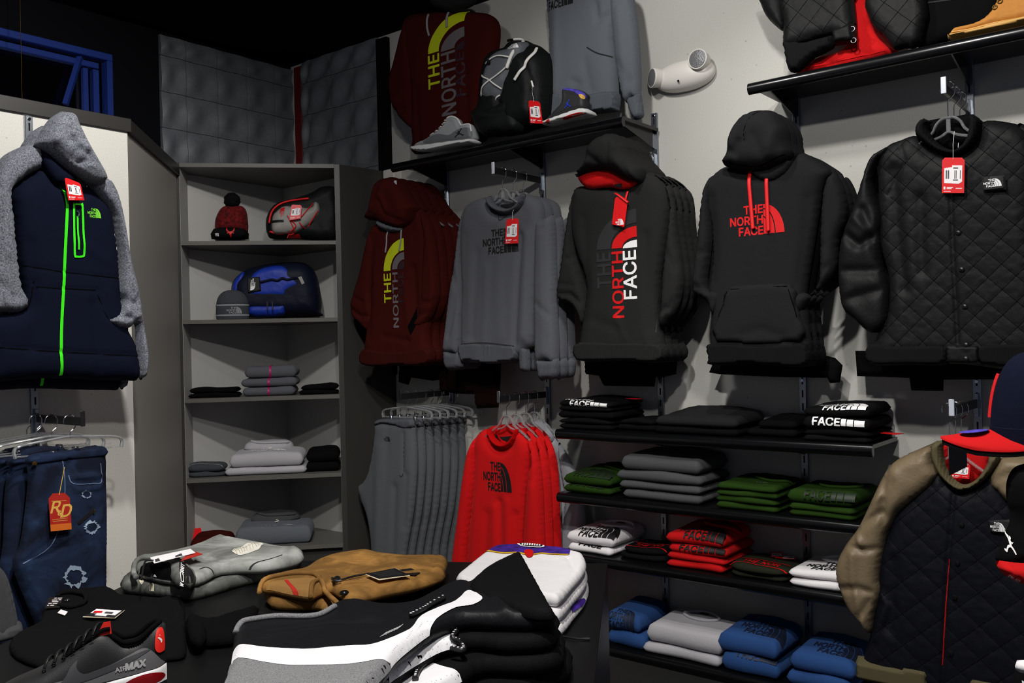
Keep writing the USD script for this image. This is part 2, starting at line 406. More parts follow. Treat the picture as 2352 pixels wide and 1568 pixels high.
# display wall on the left, its return to the cabinet, and the cap over both
tL = FL.l(F0.w((-1.375 * KL, 3.245 * KL, 0)))[0]                         # where the display wall ends
struct('wall_left', FL, bx(-0.9, tL, 0, 0.10, 0, LT - 0.054), 'partition_board')
FR = Fr(*F0.w((-1.375 * KL, 3.245 * KL, 0))[:2], 98.7)                   # return: x goes away from the camera
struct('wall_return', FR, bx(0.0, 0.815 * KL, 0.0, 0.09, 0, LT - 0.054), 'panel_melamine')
struct('trim_1', FL, bx(-0.9, tL + 0.012, -0.012, 0.2, LT - 0.054, LT, 0.002), 'trim_grey')
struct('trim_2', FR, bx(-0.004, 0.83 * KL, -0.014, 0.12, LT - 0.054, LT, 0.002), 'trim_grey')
# the outer wall with a window opening
wx1 = FW.hit(258, 200, 0)[0]; wz0, wz1 = LT - 0.1, CAMZ + 1.50
room_t = 4.36 * 0 + FW.l(FB.w((sc, 0, 0)))[0]
wm = cat_([bx(-0.6, room_t, 0, 0.15, 0, wz0), bx(-0.6, room_t, 0, 0.15, wz1, ZC), bx(wx1, room_t, 0, 0.15, wz0, wz1)])
struct('wall_left_outer', FW, wm, 'upper_wall')
wp, wb = struct('window_1', FW, cat_([bx(-0.6, wx1, -0.012, 0.05, wz1 - 0.035, wz1, 0.003), bx(wx1 - 0.03, wx1, -0.012, 0.05, wz0, wz1 - 0.035, 0.003)]), 'blue_frame')
def wpart(name, mesh, m, smooth=30):
    p = _free(wp + '/' + name); usdkit.mesh(stage, p, (np.array(mesh.vertices) - wb, np.array(mesh.faces)), MATS[m], smooth=smooth); return p
xs = wx1 - 0.05
wpart('sash_frame', cat_([bx(-0.6, xs, 0.03, 0.07, wz1 - 0.075, wz1 - 0.045, 0.003), bx(xs - 0.03, xs, 0.03, 0.07, wz0, wz1 - 0.08, 0.003), bx(xs - 0.075, xs - 0.05, 0.04, 0.07, wz0, wz1 - 0.08, 0.003)]), 'blue_frame')
a, b = FW.hit(184, 130, 0.03), FW.hit(150, 240, 0.03)
wpart('window_stay', tube([(a[0], 0.03, a[1]), (b[0], 0.03, b[1])], 0.016, 4), 'blue_frame')
wpart('window_pane', bx(-0.6, xs, 0.078, 0.084, wz0, wz1 - 0.05), 'window_glass')
# relief tiles on the outer wall and on the back wall above the cabinet
def tile_mesh(w, h, seed, ymin):
    n = 9; u, v = np.meshgrid(np.linspace(0, 1, n), np.linspace(0, 1, n))
    ph = 2 * np.pi
    y = -0.022 - 0.011 * 1.25 * (np.sin(ph * u + 0.6) * np.sin(np.pi * v) + 0.25 * np.sin(ph * (v - u)))
    ed = np.minimum(np.minimum(u, 1 - u), np.minimum(v, 1 - v)); y = y + 0.004 * np.exp(-ed / 0.03)
    V = np.stack([u * w, y, v * h], -1).reshape(-1, 3); f = []
    for i in range(n - 1):
        for j in range(n - 1):
            A = i * n + j; f += [(A, A + 1, A + n + 1), (A, A + n + 1, A + n)]
    rim = [i for i in range(n)] + [i * n + n - 1 for i in range(1, n)] + [(n - 1) * n + i for i in range(n - 2, -1, -1)] + [i * n for i in range(n - 2, 0, -1)]
    base = V[rim].copy(); base[:, 1] = 0; k = len(V); V = np.vstack([V, base]); r = len(rim)
    for i in range(r):
        j = (i + 1) % r; f += [(rim[i], k + i, k + j), (rim[i], k + j, rim[j])]
    return V, np.array(f)
def tiles(wall, F, x0, x1, z0, z1, step, g=0.0025):
    prim = stage.GetPrimAtPath('/World/' + wall); tr = prim.GetAttribute('xformOp:translate').Get()
    wb_ = F.l(np.array(tr)); k = 0
    nx = int(math.ceil((x1 - x0) / step - 0.05)); nz_ = int(math.ceil((z1 - z0) / step))
    for i in range(nx):
        for j in range(nz_):
            a0, a1 = x1 - (i + 1) * step, x1 - i * step; a0 = max(a0, x0)
            b0, b1 = z0 + j * step, min(z0 + (j + 1) * step, z1)
            if a1 - a0 < 0.03 or b1 - b0 < 0.03: continue
            V, f = tile_mesh(a1 - a0 - g, b1 - b0 - g, k, 0); k += 1
            usdkit.mesh(stage, _free('/World/%s/relief_tile' % wall), (V + [a0, 0, b0] - wb_, f), MATS['relief_tile'], smooth=35)
tx0, tx1 = FW.hit(366, 200, 0)[0], FW.hit(686, 250, 0)[0]
tzl = FW.hit(366, 292, 0)[1]
zr = tzl - 0.19 * 3
tiles('wall_left_outer', FW, tx0, tx1, zr, ZC - 0.02, 0.19)
bx0, bx1 = FB.hit(700, 250, 0)[0], FB.hit(874, 250, 0)[0]
tiles('wall_back', FB, bx0, bx1, zr, FB.hit(872, 86, 0)[1], 0.19)
struct('trim_3', FB, bx(bx0 - 0.07, bx0 - 0.006, -0.02, 0.0, zr, ZC - 0.02, 0.002), 'red_paint')
struct('trim_4', FB, bx(bx1 + 0.004, bx1 + 0.085, -0.03, 0.0, 1.4, ZC - 0.02, 0.002), 'black_paint')
w_ = FW.hit(48, 100, -0.25)
solo('hanging_wire', 'thin brownish wire hanging down in front of the dark window', 'wire', FW, (w_[0], -0.25, LT), tube([(w_[0], -0.25, LT), (w_[0], -0.25, ZC)], 0.0013, 5), 'brass_wire')

# ---------------------------------------------------------------- corner cabinet
CW = 0.7116 * KL; CT = CAMZ + 0.858 * KL
cab = thing('corner_cabinet', 'tall grey corner shelving cabinet with pale back and open shelves', 'cabinet', FC, (CW / 2, 0.2, 0))
inner = [(0.012, 0.0), (0.012, 0.19), (0.458, 0.607), (CW - 0.012, 0.27), (CW - 0.012, 0.0)]
def back_panel(a, b, t=0.012):
    a, b = np.array(a), np.array(b); d = (b - a) / np.linalg.norm(b - a); n = np.array([-d[1], d[0]])
    return prism([a, b, b + n * t, a + n * t], 0.08, CT - 0.02)
part(cab, 'back_panel', cat_([back_panel(inner[1], inner[2]), back_panel(inner[0], inner[1])]), 'pale_melamine', smooth=False)
part(cab, 'back_panel', cat_([back_panel(inner[2], inner[3]), back_panel(inner[3], inner[4])]), 'pale_melamine', smooth=False)
part(cab, 'side_edge', bx(-0.03, 0.011, -0.004, 0.03, 0, CT - 0.0), 'dark_melamine', smooth=False)
SH = []
for py in (376, 553, 732, 911, 1093, 1258):
    z = FC.hit(595, py, 0)[1]; SH.append(z)
for i, z in enumerate(SH):
    part(cab, 'top_board' if i == 0 else 'shelf_board', prism([(0.0125, -0.002 if i else -0.006), *[tuple(p) for p in inner[1:4]], (CW - 0.0125, -0.002 if i else -0.006)], z - 0.02, z), 'grey_melamine', smooth=False)
part(cab, 'plinth', bx(0.0125, CW - 0.0125, 0.03, 0.05, 0, SH[-1] - 0.021), 'dark_melamine', smooth=False)
q = FC.l(FB.w((FB.hit(903, 600, -0.003)[0], -0.003, 0)))
part(cab, 'side_panel', prism([(CW - 0.0115, -0.004), (CW + 0.014, -0.004), (q[0], q[1]), (q[0] - 0.02, q[1] + 0.002), (CW - 0.0115, 0.02)], 0, CT - 0.004), 'dark_melamine', smooth=False)

# ---------------------------------------------------------------- slotted standards, rails, shelves on the walls
def standard(F, x, z0, z1, label):
    t = thing('slotted_standard', label, 'shelf standard', F, (x, -0.014, z0), 'slotted wall standards')
    part(t, 'channel', bx(x - 0.0135, x + 0.0135, -0.015, -0.0005, z0, z1, 0.0015), 'zinc')
    n = int((z1 - z0) / 0.05)
    part(t, 'slots', cat_([bx(x - 0.0028, x + 0.0028, -0.0156, -0.0148, z0 + 0.02 + k * 0.05, z0 + 0.048 + k * 0.05) for k in range(n)]), 'slot_black', smooth=False, kind='stuff')
    for zz in (z1 - 0.012, z0 + (z1 - z0) * 0.5, z0 + (z1 - z0) * 0.66):
        s = trimesh.creation.cylinder(0.0055, 0.004, sections=12); s.apply_transform(trimesh.transformations.rotation_matrix(np.pi / 2, [1, 0, 0])); s.apply_translation([x, -0.0165, zz])
        part(t, 'screw', s, 'chrome')
    return x
SX = [FB.hit(px, 790, 0)[0] for px in (1037, 1258, 1518, 1844, 2243)]
_where = ['beside the cabinet behind the maroon hoodies', 'behind the charcoal crewneck sweatshirts', 'at the right end of the high left shelf', 'behind the black hoodie with red drawstrings', 'behind the black quilted jacket']
for x, wlab in zip(SX, _where):
    standard(FB, x, 0.25, 2.52, 'zinc slotted wall standard ' + wlab)
LX = FL.hit(63, 290, 0)[0]
standard(FL, LX, 0.25, LT - 0.06, 'zinc slotted standard on the left wall behind the grey hooded jacket')
LX2 = FL.hit(78, 935, 0)[0]
def rail(F, x, z, L, label, plate='rail_metal'):
    t = thing('hang_rail', label, 'hanging rail', F, (x, -L / 2, z - 0.03), 'straight hanging rails')
    part(t, 'bar', bx(x - 0.005, x + 0.005, -L, -0.014, z - 0.028, z, 0.001), 'rail_metal')
    part(t, 'end_plate', bx(x - 0.008, x + 0.008, -L - 0.004, -L, z - 0.03, z + 0.022, 0.0015), plate)
    part(t, 'hook_plate', bx(x - 0.006, x + 0.006, -0.03, -0.0155, z - 0.06, z + 0.02, 0.001), 'zinc')
RZ, RZ2, RL = 2.325, 1.325, 0.37
_rw = ['holding the maroon hoodies', 'holding the charcoal crewneck sweatshirts', 'holding the red-lined hoodies', 'holding the black hoodies with red drawstrings', 'holding the black quilted jackets']
for x, l_ in zip(SX, _rw): rail(FB, x, RZ, RL, 'dark metal rail standing out from the wall, ' + l_, 'bright_plate')
rail(FB, SX[0], RZ2, RL, 'lower dark metal rail with the grey sweatpants')
rail(FB, SX[1], RZ2, RL, 'lower dark metal rail with the red sweatshirts', 'zinc')
rail(FB, SX[4], RZ2, RL, 'lower metal rail with the tan and navy jacket', 'bright_plate')
rail(FL, LX, RZ, RL, 'metal rail on the left wall holding the navy hooded jacket')
rail(FL, LX, RZ2 + 0.01, RL, 'metal rail on the left wall holding the ripped jeans')

def wall_shelf(x0, x1, z, depth, brackets, label, h=0.042):
    t = thing('wall_shelf', label, 'shelf', FB, ((x0 + x1) / 2, -depth / 2, z - h), 'black metal wall shelves')
    a = np.linspace(-np.pi / 2, np.pi / 2, 11)
    prof = [(-0.016, 0.0), (-0.016, -0.014), (-depth + 0.024, -0.014), (-depth + 0.024, -h + 0.008)] + [(-depth + 0.016 - 0.018 * math.cos(q), -h / 2 + h / 2 * math.sin(q)) for q in a]
    part(t, 'board', yz_prism([(p[0], z + p[1]) for p in prof], x0, x1), 'black_metal', smooth=35)
    for b in brackets:
        part(t, 'bracket', yz_prism([(-0.014, z - 0.0145), (-depth + 0.05, z - 0.0145), (-depth + 0.05, z - 0.03), (-0.014, z - 0.085)], b - 0.0025, b + 0.0025), 'black_metal', smooth=False)
    return t
SDEP = 0.31
def shelf_z(px, py): return FB.hit(px, py, -SDEP)[1]
zTL = shelf_z(1425, 266)
wall_shelf(FB.hit(897, 375, -SDEP)[0], FB.hit(1428, 268, -SDEP)[0], zTL, SDEP, SX[:3], 'black shelf high on the wall under the backpack and two shoes')
zTR = shelf_z(1720, 189)
xTR0 = FB.hit(1716, 195, -SDEP)[0]
wall_shelf(xTR0, 0.2, zTR, SDEP, [SX[3], SX[4]], 'black shelf at upper right under the tan boot')
xA0, xA1 = FB.hit(1275, 998, -SDEP)[0], FB.hit(2003, 1040, -SDEP)[0]
SZ = [shelf_z(1290, 986), shelf_z(1290, 1132), shelf_z(1450, 1292), shelf_z(1430, 1492)]
_sl = ['black wall shelf with the black shirts printed in white', 'black wall shelf with the green and grey folded stacks', 'black wall shelf with the red shirt stack and the beanies', 'lowest black wall shelf with the blue folded stacks']
for z, l_ in zip(SZ, _sl): wall_shelf(xA0, xA1, z, SDEP, [SX[2], SX[3]], l_)

# ---------------------------------------------------------------- emergency lamp
ex, ez = FB.hit(1570, 167, -0.03)
em = thing('emergency_lamp', 'white twin-head emergency lamp on the bare wall', 'emergency light', FB, (ex, -0.03, ez - 0.07))
hous = trimesh.creation.icosphere(4, 1.0); v = np.array(hous.vertices)
v = np.sign(v) * np.abs(v) ** 0.9 * [0.135, 0.058, 0.062]; v[:, 1] -= 0.02; v[:, 1] = np.minimum(v[:, 1], -0.001)
hous = trimesh.Trimesh(v + [ex, 0, ez - 0.012], hous.faces, process=False)
part(em, 'housing', hous, 'white_plastic', smooth=True)
for s, dz, tilt in ((-1, -0.006, 0.62), (1, 0.024, 0.02)):
    hd = lathe([(0, 0.05), (0.034, 0.05), (0.045, 0.03), (0.048, 0.0), (0.05, -0.02), (0.046, -0.024), (0.0, -0.024)], 28)
    M = trimesh.transformations.rotation_matrix(-np.pi / 2, [1, 0, 0]) @ np.eye(4)
    ln = lathe([(0, 0.0), (0.043, 0.0), (0.043, -0.004), (0.02, -0.007), (0, -0.008)], 28); ln.apply_translation([0, 0, -0.0245])
    rg = trimesh.creation.torus(0.0465, 0.0035, 28, 8); rg.apply_translation([0, 0, -0.024])
    Rz = trimesh.transformations.rotation_matrix(-tilt * (1 if s < 0 else -1), [0, 0, 1])
    for mm in (hd, ln, rg):
        mm.apply_scale(0.82)
        mm.apply_transform(trimesh.transformations.rotation_matrix(-np.pi / 2, [1, 0, 0])); mm.apply_transform(Rz)
        if mm.volume < 0: mm.invert()
        mm.apply_translation([ex + (0.092 if s > 0 else -0.112), -0.066 if s > 0 else -0.058, ez + dz])
    hp = part(em, 'lamp_head', hd, 'white_plastic'); part(em, 'lens', ln, 'lamp_lens', parent=hp); part(em, 'lens_rim', rg, 'white_plastic', parent=hp)
part(em, 'test_button', bx(ex - 0.004, ex + 0.004, -0.081, -0.076, ez - 0.048, ez - 0.04, 0.001), 'slot_black')

# small white box on the wall beside the cabinet
wa, wc = FB.hit(880, 391, -0.06), FB.hit(906, 430, -0.06)
wbx = thing('wall_box', 'small white box on the wall just above the maroon hood', 'box', FB, ((wa[0] + wc[0]) / 2, -0.03, wc[1]))
part(wbx, 'case', bx(wa[0], wc[0], -0.06, -0.0005, wc[1], wa[1], 0.003), 'white_plastic'); part(wbx, 'cover', bx(wa[0] + 0.004, wc[0] - 0.004, -0.0635, -0.0602, wc[1] + 0.004, wa[1] - 0.004, 0.001), 'white_plastic')

# ---------------------------------------------------------------- table
TZ = 0.85
tbl0, tbl1 = FT.flat(396, 1290, TZ), FT.flat(1396, 1287, TZ)
tx0, tx1, ty1 = tbl0[0], tbl1[0], (tbl0[1] + tbl1[1]) / 2
ty0 = ty1 - 1.9
tbl = thing('display_table', 'black display table in the foreground covered with folded clothes', 'table', FT, ((tx0 + tx1) / 2, (ty0 + ty1) / 2, 0))
part(tbl, 'tabletop', bx(tx0, tx1, ty0, ty1, TZ - 0.03, TZ, 0.0015), 'black_top')
part(tbl, 'side_panel', bx(tx0 + 0.0, tx0 + 0.022, ty0, ty1 - 0.01, 0, TZ - 0.0305), 'black_top')
part(tbl, 'side_panel', bx(tx1 - 0.022, tx1 - 0.0, ty0, ty1 - 0.01, 0, TZ - 0.0305), 'black_top')
part(tbl, 'back_panel', bx(tx0 + 0.0225, tx1 - 0.0225, ty1 - 0.035, ty1 - 0.012, 0, TZ - 0.0305), 'black_top')
# ---------------------------------------------------------------- cloth colours
fabric('maroon_fleece', '#3c100c', 0.2); rib('maroon_rib', '#370e0a'); fabric('deep_maroon', '#160504', 0.2)
fabric('charcoal_fleece', '#54565c', 0.25); rib('charcoal_rib', '#505258')
fabric('graphite_fleece', '#242424', 0.2); rib('graphite_rib', '#222222')
fabric('black_fleece', '#1f1f21', 0.2); rib('black_rib', '#111112')
fabric('stone_fleece', '#5f646b', 0.3); rib('stone_rib', '#595e66')
fabric('red_fleece', '#c4060a', 0.12); rib('red_rib', '#b40508')
fabric('red_cloth', '#b8070b', 0.08, sheen=0.05)
fabric('heather_fleece', '#6c6f78', 0.85, scale=210.0); fabric('navy_fleece', '#0d1122', 0.15); fabric('pale_grey_fleece', '#9a9ca3', 0.3)
fabric('ash_fleece', '#46474a', 0.35); fabric('sweatpant_grey', '#55585c', 0.25)
fabric('black_cotton', '#0c0c0e', 0.2, sheen=0.05); fabric('jet_cotton', '#080809', 0.2, sheen=0.04); fabric('white_cotton', '#e9e6e8', 0.04, sheen=0.05)
fabric('green_cotton', '#21380f', 0.15); fabric('blue_fleece', '#24467c', 0.2); fabric('olive_knit', '#23261c', 0.3); fabric('heather_light', '#aeacb2', 0.3)
fabric('grey_knit', '#3c3f45', 0.3, bump=0.8, scale=300); fabric('black_knit', '#0d0d0f', 0.3, bump=0.8, scale=300); fabric('stripe_knit', '#8d8f94', 0.2, scale=300)
fabric('red_knit', '#560709', 0.95, bump=0.8, scale=70)
nylon('black_nylon', '#0f0f10', 0.6, 0.25); nylon('navy_nylon', '#0a0c14', 0.62, 0.2); nylon('tan_nylon', '#75664f', 0.5, 0.3); nylon('bag_black', '#101413', 0.6, 0.3)
rib('olive_rib', '#57503a'); nylon('bag_grey', '#62666c', 0.55, 0.2); nylon('bag_blue', '#0f2f9a', 0.55, 0.25); nylon('bag_navy', '#0b1024', 0.6, 0.25); nylon('bag_silver', '#8d8a86', 0.55, 0.2)
plain('print_black', '#0d0d0e', 0.6); plain('print_red', '#d0070c', 0.5); plain('print_white', '#f2f2f2', 0.5); plain('print_yellow', '#c3cf10', 0.55, bump=0.4, bscale=900)
plain('print_grey', '#6a6468', 0.55, bump=0.4, bscale=900); plain('print_plum', '#2b1420', 0.6); plain('print_dim', '#232324', 0.65); plain('green_zip', '#3ff01a', 0.35); plain('green_print', '#7ddc3a', 0.5)
plain('print_forest', '#14240f', 0.6); plain('print_navy', '#101a30', 0.6); plain('grey_cord', '#8a8a8e', 0.7); plain('red_cord', '#d80a10', 0.6); plain('white_cord', '#eceae4', 0.6)
plain('tag_red', '#e0141a', 0.4); plain('tag_white', '#f4f1f3', 0.5); plain('tag_ink', '#3a3a40', 0.6); plain('tag_cream', '#e2d3b4', 0.6); plain('tag_black', '#151516', 0.45)
plain('tag_orange', '#d86a1e', 0.5); plain('tag_brick', '#b02318', 0.5); plain('print_gold', '#e0b050', 0.5); plain('snap_metal', '#2c2c2e', 0.3, metal=0.8)
plain('magenta', '#b01060', 0.5); plain('dark_gap', '#050506', 0.95, spec=0.05); plain('label_black', '#101012', 0.7); plain('seam_dark', '#1d1d1f', 0.9)

# ---------------------------------------------------------------- tracing: outlines measured on a plane that stands at its real distance
K = {0: (0, 0, 1.0), 1: (0, 0, 2.6133), 2: (850, 0, 3.36), 3: (1450, 0, 2.6075), 4: (0, 600, 2.6133), 5: (780, 350, 2.6133), 6: (1550, 250, 2.4127),
     7: (780, 850, 3.36), 8: (1240, 880, 2.6133), 9: (1380, 1180, 3.36), 10: (1850, 780, 1.99), 11: (0, 1160, 3.36), 12: (500, 1200, 2.5565), 13: (400, 350, 1.7225)}
def tr(F, k, pts, y):
    x0, y0, s = K[k]; return [F.hit(x0 + p[0] / s, y0 + p[1] / s, y) for p in pts]
def trz(F, k, pts, z):
    x0, y0, s = K[k]; return [F.flat(x0 + p[0] / s, y0 + p[1] / s, z) for p in pts]
def sm(p, n=4): return Polygon(crom(p, n, True))
class G:
    "pieces of one soft thing on one plane of a frame"
    def __init__(s, F, k, y): s.F, s.k, s.y = F, k, y
    def P(s, pts, dy=0.0, k=None): return tr(s.F, s.k if k is None else k, pts, s.y + dy)
    def puff(s, pts, dy=0.0, T=0.05, R=0.05, Tb=None, folds=(), nz=(0.006, 9, 2.2, 0), res=0.012, k=None, smooth=4, **kw):
        if T <= 0.1: T *= 0.78; R *= 0.85; Tb = (T * 0.35 if Tb is None else Tb)
        p = s.P(pts, dy, k); poly = sm(p, smooth) if smooth else Polygon(p)
        return Puff(poly, s.y + dy, T, R, Tb, [(s.P(f[0], dy, k), f[1], f[2]) for f in folds], nz, res, **kw)
    def line(s, pf, pts, w, off=0.0012, res=0.006, k=None): return pf.line(crom(s.P(pts, pf.y0 - s.y, k), 6), w, off, res)
    def patch(s, pf, pts, off=0.0012, res=0.008, k=None, smooth=0):
        p = s.P(pts, pf.y0 - s.y, k); return pf.decal(sm(p, smooth) if smooth else Polygon(p), off, res)
    def fit(s, pf, g, xl, xr, yt, yb, off=0.0014, res=0.004, k=None):
        "the mark g laid into a box given by its left middle and right middle, top and bottom"
        ym = (yt + yb) / 2; a, b = s.P([(xl, ym), (xr, ym)], pf.y0 - s.y, k); c, d = s.P([((xl + xr) / 2, yt), ((xl + xr) / 2, yb)], pf.y0 - s.y, k)
        x0, y0, x1, y1 = g.bounds; sx, sz = (b[0] - a[0]) / (x1 - x0), (c[1] - d[1]) / (y1 - y0)
        q = affinity.translate(affinity.scale(g, sx, sz, origin=(0, 0)), a[0] - x0 * sx, d[1] - y0 * sz)
        return pf.decal(q, off, res)
    def vgraphic(s, t, pf, cx, cols, k=None, parent=None):
        "words that read upwards, each running over into a band that bends to the right"
        for word, m, xl, xr, yb, yt, yc, yo, yi in cols:
            (x0, _), (x1, _), (x2, _) = s.P([(xl, yc), (xr, yc), (cx, yc)], pf.y0 - s.y, k)
            xm = (xl + xr) / 2
            zb, zt, zc = [q[1] for q in s.P([(xm, yb), (xm, yt), (xm, yc)], pf.y0 - s.y, k)]
            zo, zi = [q[1] for q in s.P([(cx, yo), (cx, yi)], pf.y0 - s.y, k)]; zcx = s.P([(cx, yc)], pf.y0 - s.y, k)[0][1]
            w = affinity.rotate(text(word, x1 - x0, 0.0, zt - zb), 90, origin=(0, 0)); w = affinity.translate(w, x1, zb)
            ring = qring(x2 - x1 if zi > zcx + 1e-6 else 0, max(zi - zcx, 0), x2 - x0, zo - zcx, 16); ring = affinity.translate(affinity.scale(ring, -1, 1, origin=(0, 0)), x2, zc)
            g = unary_union([w, ring])
            part(t, 'printed_lettering', pf.decal(g, 0.0016, 0.006), m, parent=parent, smooth=True, label='%s lettering with a curved band' % {'print_yellow': 'yellow', 'print_grey': 'grey', 'print_plum': 'plum', 'print_black': 'black', 'print_red': 'red', 'print_white': 'white', 'print_dim': 'black'}[m])

def hang_tag(t, pf_y, F, corners, parent=None, sticker=True, m='tag_red', string=None, dy=0.0, mark=True, label='red swing tag with a white price sticker'):
    "a flat swing tag: corners (x, z) top-left, top-right, bottom-right, bottom-left at y = pf_y"
    tl, tr_, br, bl = [np.array(c) for c in corners]
    def P(u, v): return tl * (1 - u) * (1 - v) + tr_ * u * (1 - v) + br * u * v + bl * (1 - u) * v
    o = [P(0.12, 0), P(0.88, 0), P(1, 0.08), P(1, 1), P(0, 1), P(0, 0.08)]
    y = pf_y
    tg = part(t, 'hang_tag', xz_prism(o, y - 0.0012, y), m, parent=parent, smooth=False, label=label)
    if parent: return tg
    if sticker:
        part(t, 'price_sticker', xz_prism([P(0.1, 0.3), P(0.45, 0.27), P(0.45, 0.22), P(0.9, 0.22), P(0.9, 0.68), P(0.75, 0.74), P(0.1, 0.72)], y - 0.0017, y - 0.0013), 'tag_white', parent=tg, smooth=False)
        bars = [xz_prism([P(a, 0.36), P(a + w, 0.36), P(a + w, 0.60), P(a, 0.60)], y - 0.0020, y - 0.0018) for a, w in ((0.17, 0.05), (0.24, 0.02), (0.28, 0.04), (0.56, 0.04), (0.63, 0.02), (0.8, 0.03))]
        bars += [xz_prism([P(0.5, v), P(0.72, v), P(0.72, v + 0.03), P(0.5, v + 0.03)], y - 0.0020, y - 0.0018) for v in (0.28, 0.62)]
        part(t, 'barcode', cat_(bars), 'tag_ink', parent=tg, smooth=False)
    if mark:
        part(t, 'small_print', cat_([xz_prism([P(a, b), P(c, b), P(c, b + h), P(a, b + h)], y - 0.0016, y - 0.0013) for a, b, c, h in ((0.08, 0.82, 0.16, 0.08), (0.22, 0.83, 0.5, 0.025), (0.22, 0.87, 0.44, 0.02), (0.62, 0.86, 0.9, 0.02), (0.08, 0.94, 0.4, 0.018))]), 'tag_white', parent=tg, smooth=False)
    if string is not None:
        e = P(0.5, 0.05); part(t, 'tag_string', tube([(string[0], string[1], string[2]), ((string[0] + e[0]) / 2 + 0.003, y - 0.004, (string[2] + e[1]) / 2), (e[0], y - 0.0022, e[1])], 0.0008, 5), 'white_cord', parent=tg)
    return tg

def hanger(F, x, y, zr, w, label, drop=0.10, m='clear_plastic', clips=None, group=None, slope=0.10, tilt=0.0):
    "hook over a rail at height zr; arms end w apart; clips: clip bar instead of arms"
    t = thing('clothes_hanger' if not clips else 'clip_hanger', label, 'hanger', F, (x, y, zr - drop), group)
    r = 0.021
    hk = [(x + r * math.sin(q), y, zr + 0.004 + r * math.cos(q) - r + 0.004) for q in np.linspace(-2.0, 1.7, 16)]
    hk += [(x + 0.018, y, zr - 0.035), (x + 0.004, y, zr - 0.048), (x, y, zr - 0.06), (x, y, zr - drop)]
    part(t, 'hook', tube(crom(hk, 3), 0.0016, 6), 'chrome')
    zb = zr - drop
    c, s = math.cos(tilt), math.sin(tilt)
    def L(u, z): return (x + u * c, y + u * s, z)
    if not clips:
        pts = [L(-w / 2, zb - slope), L(-w / 2 * 0.75, zb - slope * 0.72), L(-w / 2 * 0.35, zb - slope * 0.32), L(-w * 0.12, zb - 0.004), L(-w * 0.06, zb + 0.012), L(0, zb + 0.014), L(w * 0.06, zb + 0.012), L(w * 0.12, zb - 0.004), L(w / 2 * 0.35, zb - slope * 0.32), L(w / 2 * 0.75, zb - slope * 0.72), L(w / 2, zb - slope)]
        part(t, 'arms', tube(crom(pts, 4), 0.008, 8, 0.6), m)
        lo = [L(-w * 0.2, zb - slope * 0.52), L(-w * 0.08, zb - slope * 0.42), L(0, zb - slope * 0.3), L(w * 0.08, zb - slope * 0.42), L(w * 0.2, zb - slope * 0.52)]
        part(t, 'brace', tube(crom(lo, 4), 0.004, 8), m); part(t, 'neck', bx(x - 0.006, x + 0.006, y - 0.004, y + 0.004, zb - slope * 0.3, zb + 0.016, 0.001), m)
    else:
        pts = [L(-w / 2, zb - 0.05), L(-w / 2 - 0.003, zb - 0.025), L(-w / 2 + 0.02, zb - 0.01), L(-w * 0.2, zb), L(0, zb + 0.006), L(w * 0.2, zb), L(w / 2 - 0.02, zb - 0.01), L(w / 2 + 0.003, zb - 0.025), L(w / 2, zb - 0.05)]
        part(t, 'arms', tube(crom(pts, 4), 0.0085, 8, 0.6), m)
        part(t, 'bar', tube([L(-w / 2 - 0.004, zb - 0.046), L(w / 2 + 0.004, zb - 0.046)], 0.003, 6), m)
        for u in clips:
            q = L(u, 0); part(t, 'clip', bx(q[0] - 0.009, q[0] + 0.009, y - 0.012, y + 0.012, zb - 0.078, zb - 0.038, 0.003), 'zinc')
    return t

def jumpman():
    L = lambda p, w: LineString(p).buffer(w)
    return unary_union([Point(0.66, 1.02).buffer(0.075), Point(0.36, 0.74).buffer(0.075), L([(0.63, 0.93), (0.52, 0.74), (0.44, 0.6)], 0.05), L([(0.44, 0.62), (0.4, 0.42)], 0.09), L([(0.4, 0.6), (0.24, 0.52), (0.16, 0.6)], 0.035),
        L([(0.4, 0.4), (0.22, 0.28), (0.02, 0.1)], 0.06), L([(0.42, 0.4), (0.66, 0.34), (0.84, 0.12), (0.96, 0.16)], 0.055)])
# ---------------------------------------------------------------- hanging row on the back wall
def behind(t, n, step, labels, dx=0.0, group=None):
    for i in range(n): dup(t, ((i + 1) * dx, (i + 1) * step, 0.0), labels[i], group)
YF = -0.30
# --- maroon hoodie
g = G(FB, 5, YF)
b = g.P([(360, 1278)])[0]
t = thing('hoodie', 'maroon hoodie with yellow upright lettering hanging beside the corner cabinet', 'hoodie', FB, (b[0], YF, b[1]), 'maroon hoodies on the rail')
body = g.puff([(230, 430), (330, 455), (455, 400), (470, 325), (520, 365), (558, 470), (572, 700), (560, 950), (545, 1090), (552, 1262), (400, 1270), (176, 1270), (178, 1050), (200, 850), (195, 600), (195, 480)], T=0.055, R=0.07,
              folds=[([(240, 500), (220, 800), (215, 1100)], -0.008, 0.02), ([(480, 700), (500, 1000)], -0.01, 0.02), ([(430, 800), (460, 1100)], 0.006, 0.02), ([(300, 1100), (450, 1130)], -0.006, 0.015)], res=0.011)
part(t, 'body', body.mesh(), 'maroon_fleece', smooth=True)
hem = g.puff([(168, 1178), (300, 1186), (400, 1186), (556, 1172), (553, 1272), (360, 1280), (166, 1278)], dy=-0.003, T=0.055, R=0.012, res=0.009)
part(t, 'hem_band', hem.mesh(), 'maroon_rib', smooth=True)
sl = g.puff([(205, 470), (228, 560), (215, 700), (205, 850), (215, 960), (200, 1050), (180, 1075), (130, 1025), (92, 985), (78, 920), (95, 850), (135, 715), (165, 580), (190, 490)], dy=-0.012, T=0.045, R=0.035, res=0.011,
            folds=[([(80, 930), (160, 990), (200, 980)], -0.012, 0.012), ([(95, 860), (170, 900)], -0.006, 0.01), ([(110, 990), (200, 1010)], 0.006, 0.008)])
